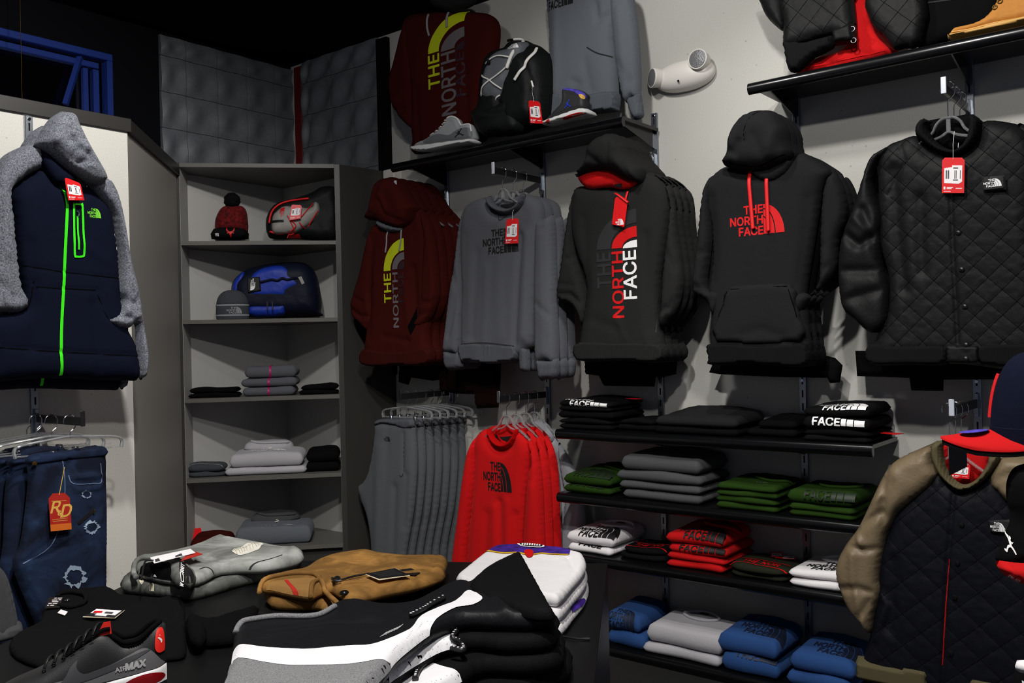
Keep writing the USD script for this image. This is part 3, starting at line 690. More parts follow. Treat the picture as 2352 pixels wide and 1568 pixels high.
part(t, 'sleeve', sl.mesh(), 'maroon_fleece', smooth=True)
sr = g.puff([(500, 350), (545, 400), (575, 500), (595, 700), (600, 850), (570, 960), (520, 1040), (465, 1060), (455, 1030), (490, 960), (505, 850), (510, 700), (520, 520), (505, 420)], dy=-0.012, T=0.045, R=0.035, res=0.011,
            folds=[([(500, 900), (580, 900)], -0.008, 0.012), ([(490, 980), (560, 960)], -0.008, 0.01)])
part(t, 'sleeve', sr.mesh(), 'maroon_fleece', smooth=True)
part(t, 'pocket_opening', g.patch(body, [(497, 925), (478, 985), (455, 1045), (470, 1095), (500, 1030)], off=0.003), 'dark_gap', smooth=True)
hood = g.puff([(170, 395), (205, 330), (222, 270), (240, 200), (265, 162), (310, 148), (360, 160), (405, 210), (440, 280), (475, 325), (462, 370), (445, 415), (410, 450), (372, 460), (300, 438), (245, 412), (205, 408)], dy=-0.03, T=0.085, R=0.07, Tb=0.05, res=0.010,
              folds=[([(330, 170), (300, 260), (330, 350)], 0.012, 0.02), ([(250, 200), (240, 330)], 0.008, 0.02), ([(300, 300), (330, 380), (420, 420)], -0.012, 0.012), ([(205, 395), (370, 445)], 0.006, 0.01), ([(230, 370), (400, 430)], -0.004, 0.006)])
hp = part(t, 'hood', hood.mesh(), 'maroon_fleece', smooth=True)
ln = g.puff([(232, 405), (300, 430), (372, 452), (368, 472), (300, 474), (242, 448)], dy=-0.045, T=0.03, R=0.02, res=0.01)
part(t, 'hood_lining', ln.mesh(), 'charcoal_fleece', parent=hp, smooth=True, label='grey hood lining')
for p in ([(324, 455), (327, 540), (320, 605)], [(412, 448), (413, 520), (402, 595)]):
    part(t, 'drawstring', body.cord(g.P(p), 0.004, 0.003), 'grey_cord', smooth=True, label='grey drawstring')
g.vgraphic(t, body, 431, [('THE', 'print_yellow', 306, 346, 905, 728, 714, 528, 600), ('NORTH', 'print_grey', 356, 388, 1052, 722, 704, 606, 650), ('FACE', 'print_plum', 392, 424, 900, 722, 704, 656, 690)])
behind(t, 4, 0.058, ['second maroon hoodie on the rail, just behind the lettered front one', 'third maroon hoodie on the rail, in shadow', 'fourth maroon hoodie on the rail, near the wall', 'last maroon hoodie on the rail, closest to the wall'])
for i in range(4): hanger(FB, SX[0] + 0.002, -0.235 + i * 0.062, RZ, 0.36, 'clear hanger on the upper left rail, %s behind the maroon hood' % ('first', 'second', 'third', 'fourth')[i], group='clear hangers of the maroon hoodies')
# dark garments that hang lower behind
def low_piece(k, pts, y, m, label, name='long_sleeve_shirt', cat='shirt', T=0.03):
    gg = G(FB, k, y); pf = gg.puff(pts, T=T, R=0.02, res=0.012, smooth=0, nz=(0.006, 14, 2, 4)); q = gg.P(pts); c = np.mean(q, 0)
    tt = thing(name, label, cat, FB, (c[0], y, min(z for _, z in q)))
    part(tt, 'body', pf.mesh(), m, smooth=True); return tt, gg, pf
low_piece(5, [(560, 600), (900, 600), (975, 800), (970, 1200), (968, 1330), (955, 1530), (825, 1535), (815, 1450), (700, 1448), (610, 1430), (600, 1200)], -0.15, 'deep_maroon', 'dark maroon shirt hanging low behind the charcoal sweatshirts, sleeve ends showing')
low_piece(5, [(370, 900), (700, 900), (690, 1350), (560, 1370), (430, 1350), (415, 1395), (360, 1380), (365, 1290)], -0.10, 'jet_cotton', 'black shirt whose edges show under the maroon hoodies')

# --- charcoal crewneck
g = G(FB, 5, YF); b = g.P([(950, 1270)])[0]
t = thing('sweatshirt', 'charcoal crewneck sweatshirt with black chest lettering and a red tag', 'sweatshirt', FB, (b[0], YF, b[1]), 'charcoal sweatshirts on the rail')
body = g.puff([(888, 272), (935, 345), (1000, 372), (1070, 350), (1112, 300), (1118, 252), (1180, 268), (1225, 310), (1235, 420), (1215, 600), (1190, 900), (1182, 1130), (1140, 1185), (1084, 1230), (900, 1250), (760, 1240), (742, 1000), (748, 830), (738, 600), (738, 430), (760, 340), (805, 293)], T=0.055, R=0.07,
              folds=[([(1000, 420), (990, 800), (1000, 1100)], 0.005, 0.03), ([(1120, 500), (1100, 800), (1085, 1150)], -0.012, 0.014), ([(860, 600), (830, 1100)], -0.006, 0.02), ([(920, 700), (900, 1130)], 0.005, 0.02), ([(790, 500), (790, 1100)], -0.005, 0.02), ([(1160, 500), (1140, 1100)], 0.008, 0.02)], nz=(0.005, 10, 1.5, 3))
part(t, 'body', body.mesh(), 'charcoal_fleece', smooth=True)
hem = g.puff([(745, 1150), (900, 1138), (1000, 1145), (1082, 1158), (1085, 1240), (1000, 1262), (900, 1268), (800, 1250), (762, 1258)], dy=-0.003, T=0.055, R=0.012, res=0.009)
part(t, 'hem_band', hem.mesh(), 'charcoal_rib', smooth=True)
for pts, cu, fo in (([(800, 298), (760, 350), (728, 430), (702, 640), (668, 860), (646, 1050), (635, 1195), (690, 1205), (735, 1200), (742, 1000), (746, 830), (742, 600), (752, 450)], [(635, 1188), (690, 1198), (738, 1192), (742, 1285), (692, 1305), (642, 1292)], [([(700, 700), (735, 840), (680, 1100)], -0.01, 0.012)]),
                    ([(1188, 432), (1235, 398), (1292, 385), (1302, 600), (1308, 900), (1316, 1240), (1250, 1250), (1186, 1246), (1178, 1000), (1180, 700)], [(1186, 1238), (1250, 1244), (1316, 1236), (1312, 1345), (1240, 1362), (1206, 1365)], [([(1240, 500), (1250, 1200)], 0.006, 0.02), ([(1200, 900), (1290, 980)], -0.005, 0.012)])):
    s_ = g.puff(pts, dy=-0.014, T=0.045, R=0.04, folds=fo); part(t, 'sleeve', s_.mesh(), 'charcoal_fleece', smooth=True)
    c_ = g.puff(cu, dy=-0.018, T=0.036, R=0.025); part(t, 'cuff', c_.mesh(), 'charcoal_rib', smooth=True)
c_ = g.puff([(1088, 1165), (1140, 1178), (1145, 1300), (1120, 1315), (1090, 1300)], dy=-0.004, T=0.036, R=0.02); part(t, 'side_fold', c_.mesh(), 'charcoal_rib', smooth=True)
ins = g.puff([(895, 262), (1000, 285), (1105, 250), (1100, 310), (1050, 345), (1000, 352), (940, 330)], dy=0.008, T=0.012, R=0.03); part(t, 'back_neck', ins.mesh(), 'charcoal_fleece', smooth=True)
def collar(t, g, outer, inner, dy, T, m, k=None, R=0.016, Tb=0.02):
    p = Polygon(crom(g.P(outer + inner[::-1], dy, k), 1, True)) ; o = crom(g.P(outer, dy, k), 5); i = crom(g.P(inner, dy, k), 5)
    pf = Puff(Polygon(np.vstack([o, i[::-1]])), g.y + dy, T, R, Tb, nz=(0, 1, 1, 0), res=0.006); return part(t, 'collar', pf.mesh(), m, smooth=True), pf
collar(t, g, [(886, 268), (905, 322), (950, 358), (1010, 370), (1072, 348), (1108, 302), (1118, 252)], [(906, 262), (935, 310), (975, 330), (1012, 337), (1055, 322), (1085, 290), (1096, 258)], -0.03, 0.03, 'charcoal_rib')
for p in ([(745, 1152), (900, 1140), (1080, 1160)], [(975, 378), (1000, 410), (1030, 378)], [(800, 300), (770, 345), (745, 395)]): part(t, 'seam', g.line(body, p, 0.003, 0.0045), 'seam_dark', smooth=True)
part(t, 'neck_label', g.patch(ins, [(975, 315), (1060, 305), (1058, 335), (978, 338)], off=0.002), 'label_black', smooth=True)
part(t, 'chest_lettering', g.fit(body, tnf(), 896, 1104, 463, 610), 'print_black', smooth=True, label='black chest lettering with dome mark')
c4 = g.P([(1002, 400), (1076, 395), (1073, 545), (993, 549)], -0.06); s4 = g.P([(1042, 330)], -0.05)[0]
hang_tag(t, YF - 0.060, FB, c4, string=(s4[0], YF - 0.040, s4[1]))
behind(t, 2, 0.06, ['second charcoal crewneck, half hidden behind the tagged front one', 'third charcoal crewneck at the back of the rail near the wall'])
for i in range(3): hanger(FB, SX[1] + 0.002, YF - 0.01 + i * 0.075, RZ, 0.26, 'clear plastic hanger %s' % ('holding the tagged charcoal crewneck', 'second on the rail of charcoal crewnecks', 'rearmost on the rail of charcoal crewnecks')[i], drop=0.105, group='clear hangers of the crewnecks', slope=0.085)

# --- dark hoodie with the large upright print
g = G(FB, 5, YF); b = g.P([(1700, 1255)])[0]
t = thing('hoodie', 'dark grey red-lined hoodie with red and white upright lettering', 'hoodie', FB, (b[0], YF, b[1]), 'red-lined hoodies on the rail')
body = g.puff([(1440, 205), (1408, 262), (1392, 340), (1405, 500), (1445, 640), (1475, 720), (1490, 830), (1470, 1000), (1462, 1240), (1700, 1240), (1945, 1245), (1932, 1000), (1928, 800), (1952, 620), (1985, 420), (1995, 260), (1950, 165), (1830, 112), (1750, 215), (1600, 215)], T=0.06, R=0.08,
              folds=[([(1500, 400), (1520, 700), (1500, 1000)], -0.006, 0.02), ([(1870, 500), (1880, 800), (1890, 1050)], -0.007, 0.02), ([(1560, 1000), (1700, 1060)], -0.004, 0.02), ([(1700, 1000), (1750, 1120)], 0.004, 0.015)], nz=(0.005, 8, 1.6, 5))
part(t, 'body', body.mesh(), 'graphite_fleece', smooth=True)
hem = g.puff([(1445, 1140), (1600, 1130), (1750, 1132), (1950, 1145), (1950, 1255), (1700, 1250), (1455, 1250)], dy=-0.003, T=0.06, R=0.012, res=0.009); part(t, 'hem_band', hem.mesh(), 'graphite_rib', smooth=True)
sl = g.puff([(1430, 210), (1392, 300), (1370, 430), (1350, 560), (1325, 750), (1308, 860), (1338, 895), (1400, 915), (1440, 985), (1462, 1060), (1478, 1010), (1488, 900), (1450, 720), (1415, 580), (1420, 400)], dy=-0.014, T=0.045, R=0.04,
            folds=[([(1320, 850), (1400, 850), (1460, 900)], -0.014, 0.012), ([(1395, 640), (1420, 640), (1440, 680)], -0.012, 0.01), ([(1330, 790), (1420, 800)], -0.006, 0.012)]); part(t, 'sleeve', sl.mesh(), 'graphite_fleece', smooth=True)
sr = g.puff([(1890, 135), (1960, 180), (2010, 250), (2030, 450), (2060, 650), (2070, 780), (2040, 920), (1985, 1010), (1935, 1055), (1922, 1010), (1935, 900), (1938, 830), (1952, 650), (1978, 450), (1985, 300), (1945, 200)], dy=-0.014, T=0.045, R=0.04,
            folds=[([(1935, 950), (2000, 930), (2040, 880)], -0.012, 0.012), ([(1950, 990), (2000, 970)], 0.008, 0.008), ([(1985, 600), (2040, 700)], -0.006, 0.012)]); part(t, 'sleeve', sr.mesh(), 'graphite_fleece', smooth=True)
part(t, 'pocket_seam', g.line(body, [(1928, 820), (1925, 930), (1922, 1080)], 0.004), 'print_black', smooth=True)
hood = g.puff([(1592, 1368), (1620, 1320), (1660, 1275), (1685, 1235), (1695, 1160), (1755, 1075), (1850, 1032), (1920, 1045), (1985, 1115), (2020, 1190), (2085, 1262), (2118, 1315), (2112, 1385), (2080, 1412), (1990, 1378), (1880, 1322), (1760, 1312), (1655, 1340)], k=2, dy=-0.05, T=0.09, R=0.07, Tb=0.06, res=0.01,
              folds=[([(1890, 1050), (1900, 1160), (1880, 1300)], -0.006, 0.008), ([(1720, 1200), (1800, 1260)], -0.012, 0.015), ([(1940, 1100), (2000, 1250)], 0.01, 0.02), ([(1960, 1180), (2040, 1340)], -0.01, 0.012), ([(1660, 1300), (1780, 1285), (1900, 1298), (2080, 1385)], -0.005, 0.006)])
hp = part(t, 'hood', hood.mesh(), 'graphite_fleece', smooth=True)
ln = g.puff([(1604, 1366), (1655, 1330), (1760, 1305), (1880, 1312), (1990, 1370), (2090, 1405), (2040, 1440), (1950, 1462), (1850, 1446), (1700, 1458), (1640, 1424)], k=2, dy=-0.03, T=0.03, R=0.05, res=0.01)
part(t, 'hood_lining', ln.mesh(), 'red_fleece', parent=hp, smooth=True, label='red hood lining')
part(t, 'neck_label', g.patch(ln, [(1905, 1425), (1965, 1420), (1960, 1448), (1908, 1450)], off=0.002, k=2), 'label_black', parent=hp, smooth=True)
g.vgraphic(t, body, 1824, [('THE', 'print_dim', 1584, 1664, 818, 605, 588, 364, 446), ('NORTH', 'print_red', 1672, 1735, 995, 598, 580, 458, 522), ('FACE', 'print_white', 1738, 1815, 882, 592, 577, 533, 577)])
part(t, 'drawstring', body.cord(g.P([(1762, 242), (1754, 330), (1742, 460)]), 0.0062, 0.004, flat=0.5), 'red_cord', smooth=True, label='red drawstring')
c4 = g.P([(1652, 262), (1728, 285), (1706, 446), (1632, 430)], -0.068)
tg = hang_tag(t, YF - 0.064, FB, c4, sticker=False, mark=False, label='red swing tag with a white mark')
lg = place(tnf(), 0, 0, 1.0); q = g.P([(1655, 438), (1702, 395)], -0.068); x0, y0, x1, y1 = lg.bounds
lg = affinity.translate(affinity.scale(lg, (q[1][0] - q[0][0]) / (x1 - x0), (q[1][1] - q[0][1]) / (y1 - y0), origin=(x0, y0)), q[0][0] - x0, q[0][1] - y0)
pm = cat_([xz_prism(p, YF - 0.0656, YF - 0.0653) for p in lg.geoms]); part(t, 'white_mark', pm, 'tag_white', parent=tg, smooth=False)
part(t, 'drawstring', tube(crom([(c4[0][0] - 0.005, YF - 0.056, c4[0][1] + 0.012), (c4[0][0] + 0.015, YF - 0.064, c4[0][1] + 0.002), (c4[1][0] + 0.002, YF - 0.066, c4[1][1] - 0.01)], 4), 0.007, 6, 0.5), 'red_cord', label='red drawstring')
behind(t, 3, 0.052, ['second red-lined dark hoodie, shoulder showing behind the lettered one', 'third red-lined dark hoodie on the rail', 'rearmost red-lined dark hoodie near the wall'])
for i in range(3): hanger(FB, SX[2] + 0.002, -0.21 + i * 0.07, RZ + 0.005, 0.36, 'clear hanger behind the red-lined hood, %s on its rail' % ('first', 'second', 'third')[i], group='clear hangers of the red-lined hoodies')

# --- black hoodie with the red chest mark
g = G(FB, 6, YF); b = g.P([(470, 1420)])[0]
t = thing('hoodie', 'black hoodie with red drawstrings and red chest lettering', 'hoodie', FB, (b[0], YF, b[1]), 'black hoodies with red marks')
body = g.puff([(300, 318), (215, 368), (170, 432), (178, 520), (205, 640), (215, 800), (200, 950), (188, 1060), (205, 1150), (216, 1405), (450, 1402), (738, 1412), (742, 1150), (735, 1020), (770, 800), (800, 600), (832, 430), (872, 352), (800, 290), (700, 243), (640, 300), (480, 345)], T=0.06, R=0.08, nz=(0.005, 8, 1.6, 9),
              folds=[([(230, 500), (240, 800), (235, 950)], -0.007, 0.02), ([(760, 500), (740, 800), (720, 960)], -0.008, 0.02), ([(470, 760), (480, 950)], 0.004, 0.03)])
part(t, 'body', body.mesh(), 'black_fleece', smooth=True)
hem = g.puff([(200, 1300), (330, 1290), (450, 1300), (600, 1300), (745, 1292), (742, 1425), (450, 1414), (215, 1420), (205, 1380)], dy=-0.003, T=0.06, R=0.012, res=0.009); part(t, 'hem_band', hem.mesh(), 'black_rib', smooth=True)
sl = g.puff([(215, 368), (168, 432), (145, 560), (125, 750), (98, 970), (118, 1030), (175, 1062), (212, 1140), (245, 1132), (292, 1000), (280, 985), (232, 985), (192, 1003), (186, 930), (200, 820), (210, 700), (205, 560), (215, 450)], dy=-0.016, T=0.048, R=0.04,
            folds=[([(105, 975), (180, 1000), (270, 1010)], -0.014, 0.010), ([(120, 1010), (210, 1060)], -0.008, 0.012), ([(165, 800), (205, 790)], -0.012, 0.01)]); part(t, 'sleeve', sl.mesh(), 'black_fleece', smooth=True)
sr = g.puff([(830, 430), (882, 352), (930, 410), (955, 500), (955, 610), (925, 680), (908, 760), (902, 870), (860, 960), (760, 1040), (690, 1150), (658, 1030), (700, 1012), (752, 1022), (800, 950), (806, 800), (812, 600)], dy=-0.016, T=0.048, R=0.04,
            folds=[([(700, 1030), (770, 1020), (840, 960)], -0.01, 0.012), ([(815, 900), (900, 860)], -0.01, 0.012), ([(790, 740), (830, 760)], -0.012, 0.01)]); part(t, 'sleeve', sr.mesh(), 'black_fleece', smooth=True)
pk = g.puff([(305, 985), (645, 966), (672, 1080), (700, 1165), (692, 1292), (237, 1292), (235, 1165), (270, 1080)], dy=-0.044, T=0.022, R=0.02, Tb=0.01, smooth=2, folds=[([(300, 1000), (645, 981)], -0.004, 0.005), ([(380, 1250), (480, 1220), (600, 1260)], -0.006, 0.02)]); part(t, 'pocket', pk.mesh(), 'black_fleece', smooth=True)
for p in ([(318, 1000), (632, 982)], [(640, 1000), (664, 1080), (684, 1150)], [(300, 1010), (270, 1090), (250, 1150)]): part(t, 'pocket_seam', g.line(pk, p, 0.003, 0.0012), 'dark_gap', smooth=True)
hood = g.puff([(272, 308), (300, 245), (308, 170), (345, 95), (385, 42), (440, 16), (520, 8), (578, 32), (622, 90), (635, 130), (640, 190), (655, 235), (642, 280), (600, 312), (520, 337), (430, 346), (340, 336)], dy=-0.045, T=0.10, R=0.075, Tb=0.06, res=0.01,
              folds=[([(505, 15), (450, 60), (425, 150), (430, 200)], -0.008, 0.008), ([(400, 200), (380, 260), (330, 240)], -0.014, 0.014), ([(360, 110), (340, 230)], 0.012, 0.015), ([(600, 150), (560, 260)], 0.01, 0.02), ([(480, 160), (520, 260), (620, 240)], -0.006, 0.015), ([(280, 296), (430, 330), (520, 320), (640, 262)], -0.005, 0.006)])
part(t, 'hood', hood.mesh(), 'black_fleece', smooth=True); part(t, 'hood_seam', g.line(hood, [(508, 20), (455, 60), (428, 140), (430, 190)], 0.003, 0.0012), 'dark_gap', smooth=True); part(t, 'hood_seam', g.line(hood, [(292, 296), (430, 328), (520, 318), (636, 262)], 0.003, 0.0012), 'dark_gap', smooth=True)
nk = g.puff([(430, 338), (520, 330), (648, 262), (640, 340), (580, 400), (500, 410), (450, 380)], dy=-0.03, T=0.04, R=0.03, res=0.01); part(t, 'neck', nk.mesh(), 'black_fleece', smooth=True)
part(t, 'chest_lettering', g.fit(body, tnf(), 338, 637, 538, 705), 'print_red', smooth=True, label='red chest lettering with dome mark')
for p in ([(440, 348), (452, 480), (462, 600), (468, 672)], [(540, 362), (546, 500), (550, 600), (553, 684)]):
    part(t, 'drawstring', body.cord(g.P(p), 0.0075, 0.005, flat=0.5), 'red_cord', smooth=True, label='flat red drawstring')
behind(t, 2, 0.06, ['second black hoodie, its shoulder showing behind the red-lettered one', 'rearmost black hoodie on that rail beside the quilted jacket'])
for i in range(3): hanger(FB, SX[3] + 0.002, -0.2 + i * 0.06, RZ, 0.36, 'clear hanger behind the black hood, %s on its rail' % ('first', 'second', 'third')[i], group='clear hangers of the black hoodies')

# --- black quilted jacket
def quilt(p, amp, ang=45.0, sk=1.0):
    c, s = math.cos(math.radians(ang)), math.sin(math.radians(ang))
    def f(x, z):
        a = np.abs(np.sin(np.pi * (x * c + z * s * sk) / p)); b_ = np.abs(np.sin(np.pi * (x * c - z * s * sk) / p))
        return amp * (np.minimum(a, b_) ** 0.22 - 0.8) + 0.0016 * (meshkit.noise(np.stack([x * 70, z * 70, x * 0], 1), 3) - 0.5)
    return f
def stitches(pf, p, ang=45.0, w=0.0014, inset=0.012):
    "the crossing stitch lines of a quilted front, in the grooves"
    c, s_ = math.cos(math.radians(ang)), math.sin(math.radians(ang)); x0, z0, x1, z1 = pf.poly.bounds; L = []
    for sg in (1, -1):
        v = [x * c + sg * z * s_ for x in (x0, x1) for z in (z0, z1)]
        for k in range(int(math.floor(min(v) / p)), int(math.ceil(max(v) / p)) + 1):
            q = k * p; d = np.array([-s_, c * sg]) if sg > 0 else np.array([s_, c]); o = np.array([c * q, sg * s_ * q]); t0 = ((x0 + x1) / 2 - o[0]) * d[0] + ((z0 + z1) / 2 - o[1]) * d[1]
            L.append(LineString([o + d * (t0 - 2), o + d * (t0 + 2)]))
    g_ = unary_union([l.intersection(pf.poly.buffer(-inset)).buffer(w / 2, cap_style='flat') for l in L])
    return pf.decal(max(getattr(g_, 'geoms', [g_]), key=lambda q: q.area), 0.0008, 0.009)
YJ = -0.31
g = G(FB, 6, YJ); b = g.P([(1500, 1415)])[0]
t = thing('bomber_jacket', 'black quilted bomber jacket with a red tag and white chest patch', 'jacket', FB, (b[0], YJ, b[1]), 'black quilted jackets on the rail')
body = g.puff([(1345, 150), (1250, 175), (1180, 207), (1125, 290), (1130, 460), (1130, 600), (1140, 760), (1185, 930), (1180, 1100), (1130, 1240), (1092, 1400), (1500, 1405), (2056, 1410), (2050, 900), (2020, 500), (2030, 250), (1960, 120), (1850, 75), (1700, 75), (1660, 200), (1550, 250), (1430, 225)], T=0.06, R=0.08, res=0.006, nz=(0.007, 8, 2, 11), extra=quilt(0.054, 0.004),
              folds=[([(1230, 350), (1250, 700), (1290, 1000)], -0.012, 0.02), ([(1380, 500), (1390, 900)], -0.009, 0.018), ([(1548, 480), (1565, 900), (1585, 1300)], -0.007, 0.006), ([(1255, 190), (1300, 300), (1200, 480)], -0.004, 0.005)])
part(t, 'body', body.mesh(), 'black_nylon', smooth=True)
part(t, 'quilt_stitching', stitches(body, 0.054), 'dark_gap', smooth=True)
hem = g.puff([(1085, 1298), (1300, 1305), (1510, 1300), (1512, 1412), (1300, 1418), (1088, 1412)], dy=-0.003, T=0.06, R=0.012, res=0.009); part(t, 'hem_band', hem.mesh(), 'black_rib', smooth=True)
hem2 = g.puff([(1705, 1300), (2062, 1300), (2060, 1425), (1705, 1415)], dy=-0.003, T=0.06, R=0.012, res=0.009); part(t, 'hem_band', hem2.mesh(), 'black_rib', smooth=True)
pl = g.puff([(1505, 1298), (1710, 1298), (1710, 1415), (1508, 1412)], dy=-0.01, T=0.06, R=0.012, extra=quilt(0.05, 0.005), res=0.008, smooth=0); part(t, 'placket_tab', pl.mesh(), 'black_nylon', smooth=True)
sl = g.puff([(1195, 207), (1112, 245), (1072, 290), (1042, 380), (985, 560), (938, 680), (912, 800), (908, 950), (932, 1100), (1000, 1170), (1090, 1240), (1180, 1190), (1190, 1000), (1152, 850), (1142, 700), (1152, 600), (1122, 500), (1100, 400), (1130, 300)], dy=-0.02, T=0.055, R=0.05, res=0.009, nz=(0.012, 12, 9, 13),
            folds=[([(940, 680), (1040, 760), (1140, 690)], -0.018, 0.014), ([(1000, 600), (1100, 680)], 0.010, 0.014), ([(950, 900), (1150, 900)], -0.012, 0.016), ([(960, 1060), (1170, 1000)], -0.012, 0.016), ([(1060, 560), (1130, 780)], -0.012, 0.012), ([(1075, 300), (1110, 400), (1180, 420)], -0.006, 0.006)]); part(t, 'sleeve', sl.mesh(), 'black_nylon', smooth=True)
sr = g.puff([(1900, 85), (2010, 140), (2100, 300), (2200, 600), (2290, 800), (2280, 1000), (2200, 1200), (2080, 1180), (2070, 900), (2030, 600), (2010, 300)], dy=-0.02, T=0.055, R=0.05, nz=(0.012, 12, 9, 14)); part(t, 'sleeve', sr.mesh(), 'black_nylon', smooth=True)
bk = g.puff([(1360, 95), (1420, 62), (1560, 40), (1650, 32), (1680, 100), (1630, 190), (1550, 230), (1450, 200)], dy=0.02, T=0.02, R=0.04); part(t, 'jacket_lining', bk.mesh(), 'jet_cotton', smooth=True)
collar(t, g, [(1378, 52), (1345, 92), (1335, 135), (1352, 165), (1402, 205), (1470, 248), (1550, 264), (1622, 242), (1682, 182), (1702, 112), (1696, 62), (1650, 28)], [(1430, 75), (1412, 92), (1412, 122), (1425, 150), (1455, 185), (1500, 215), (1548, 226), (1590, 205), (1618, 165), (1632, 110), (1636, 75), (1628, 50)], -0.03, 0.045, 'black_rib', R=0.022)
for p in ((1568, 685), (1586, 890), (1602, 1096), (1612, 1310), (1612, 1387)):
    q = g.P([p], -0.06)[0]; s_ = lathe([(0, 0.0035), (0.004, 0.003), (0.0065, 0.002), (0.0085, 0.0005), (0.009, -0.004), (0, -0.004)], 18); s_.apply_transform(trimesh.transformations.rotation_matrix(np.pi / 2, [1, 0, 0]))
    yy = (body if p[1] < 1290 else pl).y(np.array([q]))[0]; s_.apply_translation([q[0], yy - 0.002, q[1]]); part(t, 'snap_button', s_, 'snap_metal', smooth=35)
pp = g.puff([(1700, 376), (1830, 368), (1836, 445), (1706, 456)], dy=-0.062, T=0.006, R=0.006, Tb=0.01, nz=(0, 1, 1, 0), res=0.006, smooth=0); pa = part(t, 'chest_patch', pp.mesh(), 'label_black', smooth=30)
part(t, 'patch_lettering', g.fit(pp, tnf(), 1712, 1813, 388, 434, res=0.003), 'print_white', parent=pa, smooth=True)
part(t, 'pocket_welt', g.line(body, [(1188, 940), (1180, 1200)], 0.012, 0.003), 'black_rib', smooth=True)
c4 = g.P([(1482, 270), (1607, 270), (1604, 466), (1480, 466)], -0.068); s4 = g.P([(1540, 118)], -0.05)[0]
hang_tag(t, YJ - 0.068, FB, c4, string=(s4[0], YJ - 0.03, s4[1]))
behind(t, 2, 0.065, ['second black quilted jacket, partly showing behind the tagged one', 'rearmost black quilted jacket on the rail near the wall'])
for i in range(3): hanger(FB, SX[4] + 0.002, YJ - 0.02 + i * 0.08, RZ + 0.008, 0.30, 'clear plastic hanger %s' % ('in the collar of the tagged quilted jacket', 'second behind the collar of the tagged quilted jacket', 'rearmost on the quilted jackets\' rail')[i], drop=0.12, group='clear hangers of the quilted jackets', slope=0.10)

# --- red sweatshirts lower down
g = G(FB, 7, YF); zb = 0.62
t = thing('sweatshirt', 'bright red crewneck sweatshirt with black chest lettering on the lower rail', 'sweatshirt', FB, (g.P([(1250, 1200)])[0][0], YF, zb), 'red sweatshirts on the lower rail')
body = g.puff([(1148, 452), (1185, 530), (1270, 600), (1350, 560), (1380, 458), (1440, 482), (1485, 545), (1500, 640), (1475, 800), (1445, 1100), (1425, 1500), (1430, 1800), (1180, 1830), (955, 1800), (990, 1500), (1012, 1200), (1050, 900), (1060, 660), (1055, 560), (1085, 480)], T=0.055, R=0.07, nz=(0.005, 10, 1.5, 17),
              folds=[([(1280, 1000), (1290, 1400), (1300, 1700)], -0.009, 0.015), ([(1180, 1100), (1150, 1700)], -0.007, 0.02), ([(1400, 1100), (1380, 1700)], -0.01, 0.015), ([(1240, 1050), (1235, 1700)], 0.007, 0.02), ([(1050, 1100), (1020, 1700)], -0.006, 0.015), ([(1340, 1000), (1345, 1700)], 0.006, 0.015)])
part(t, 'body', body.mesh(), 'red_fleece', smooth=True)
for pts, fo in (([(1090, 475), (1040, 540), (995, 640), (960, 850), (920, 1150), (880, 1450), (850, 1750), (960, 1760), (985, 1480), (1010, 1200), (1050, 900), (1060, 680), (1062, 560)], [([(1000, 640), (1058, 690)], -0.004, 0.005)]),
                ([(1440, 482), (1500, 560), (1550, 710), (1570, 900), (1580, 1200), (1590, 1450), (1590, 1750), (1440, 1760), (1425, 1480), (1445, 1100), (1468, 800), (1490, 720), (1478, 600)], [([(1450, 765), (1500, 715), (1550, 712)], -0.004, 0.005), ([(1520, 900), (1500, 1500)], 0.007, 0.02)])):
    s_ = g.puff(pts, dy=-0.014, T=0.045, R=0.04, folds=fo); part(t, 'sleeve', s_.mesh(), 'red_fleece', smooth=True)
ins = g.puff([(1150, 448), (1260, 420), (1370, 448), (1350, 530), (1270, 560), (1190, 530)], dy=0.02, T=0.012, R=0.03); part(t, 'back_neck', ins.mesh(), 'red_fleece', smooth=True)
part(t, 'neck_tape', g.line(ins, [(1175, 490), (1250, 522), (1340, 515)], 0.012), 'label_black', smooth=True); part(t, 'neck_label', g.patch(ins, [(1240, 518), (1320, 525), (1310, 550), (1245, 550)], off=0.003), 'label_black', smooth=True)
collar(t, g, [(1146, 448), (1165, 512), (1210, 577), (1270, 602), (1330, 582), (1370, 522), (1381, 455)], [(1166, 450), (1192, 512), (1235, 548), (1275, 556), (1315, 540), (1348, 495), (1360, 452)], -0.03, 0.03, 'red_rib')
part(t, 'chest_lettering', g.fit(body, tnf(), 1158, 1376, 700, 925), 'print_black', smooth=True, label='black chest lettering with dome mark')
behind(t, 2, 0.06, ['second red sweatshirt on the lower rail, behind the lettered one', 'third red sweatshirt, rearmost on the lower rail'])
for i in range(4): hanger(FB, SX[1] + 0.002, YF - 0.02 + i * 0.068, RZ2, 0.26, 'clear hanger on the red sweatshirts\' rail, %s from the front' % ('first', 'second', 'third', 'fourth')[i], drop=0.105, group='clear hangers of the red sweatshirts', slope=0.09)
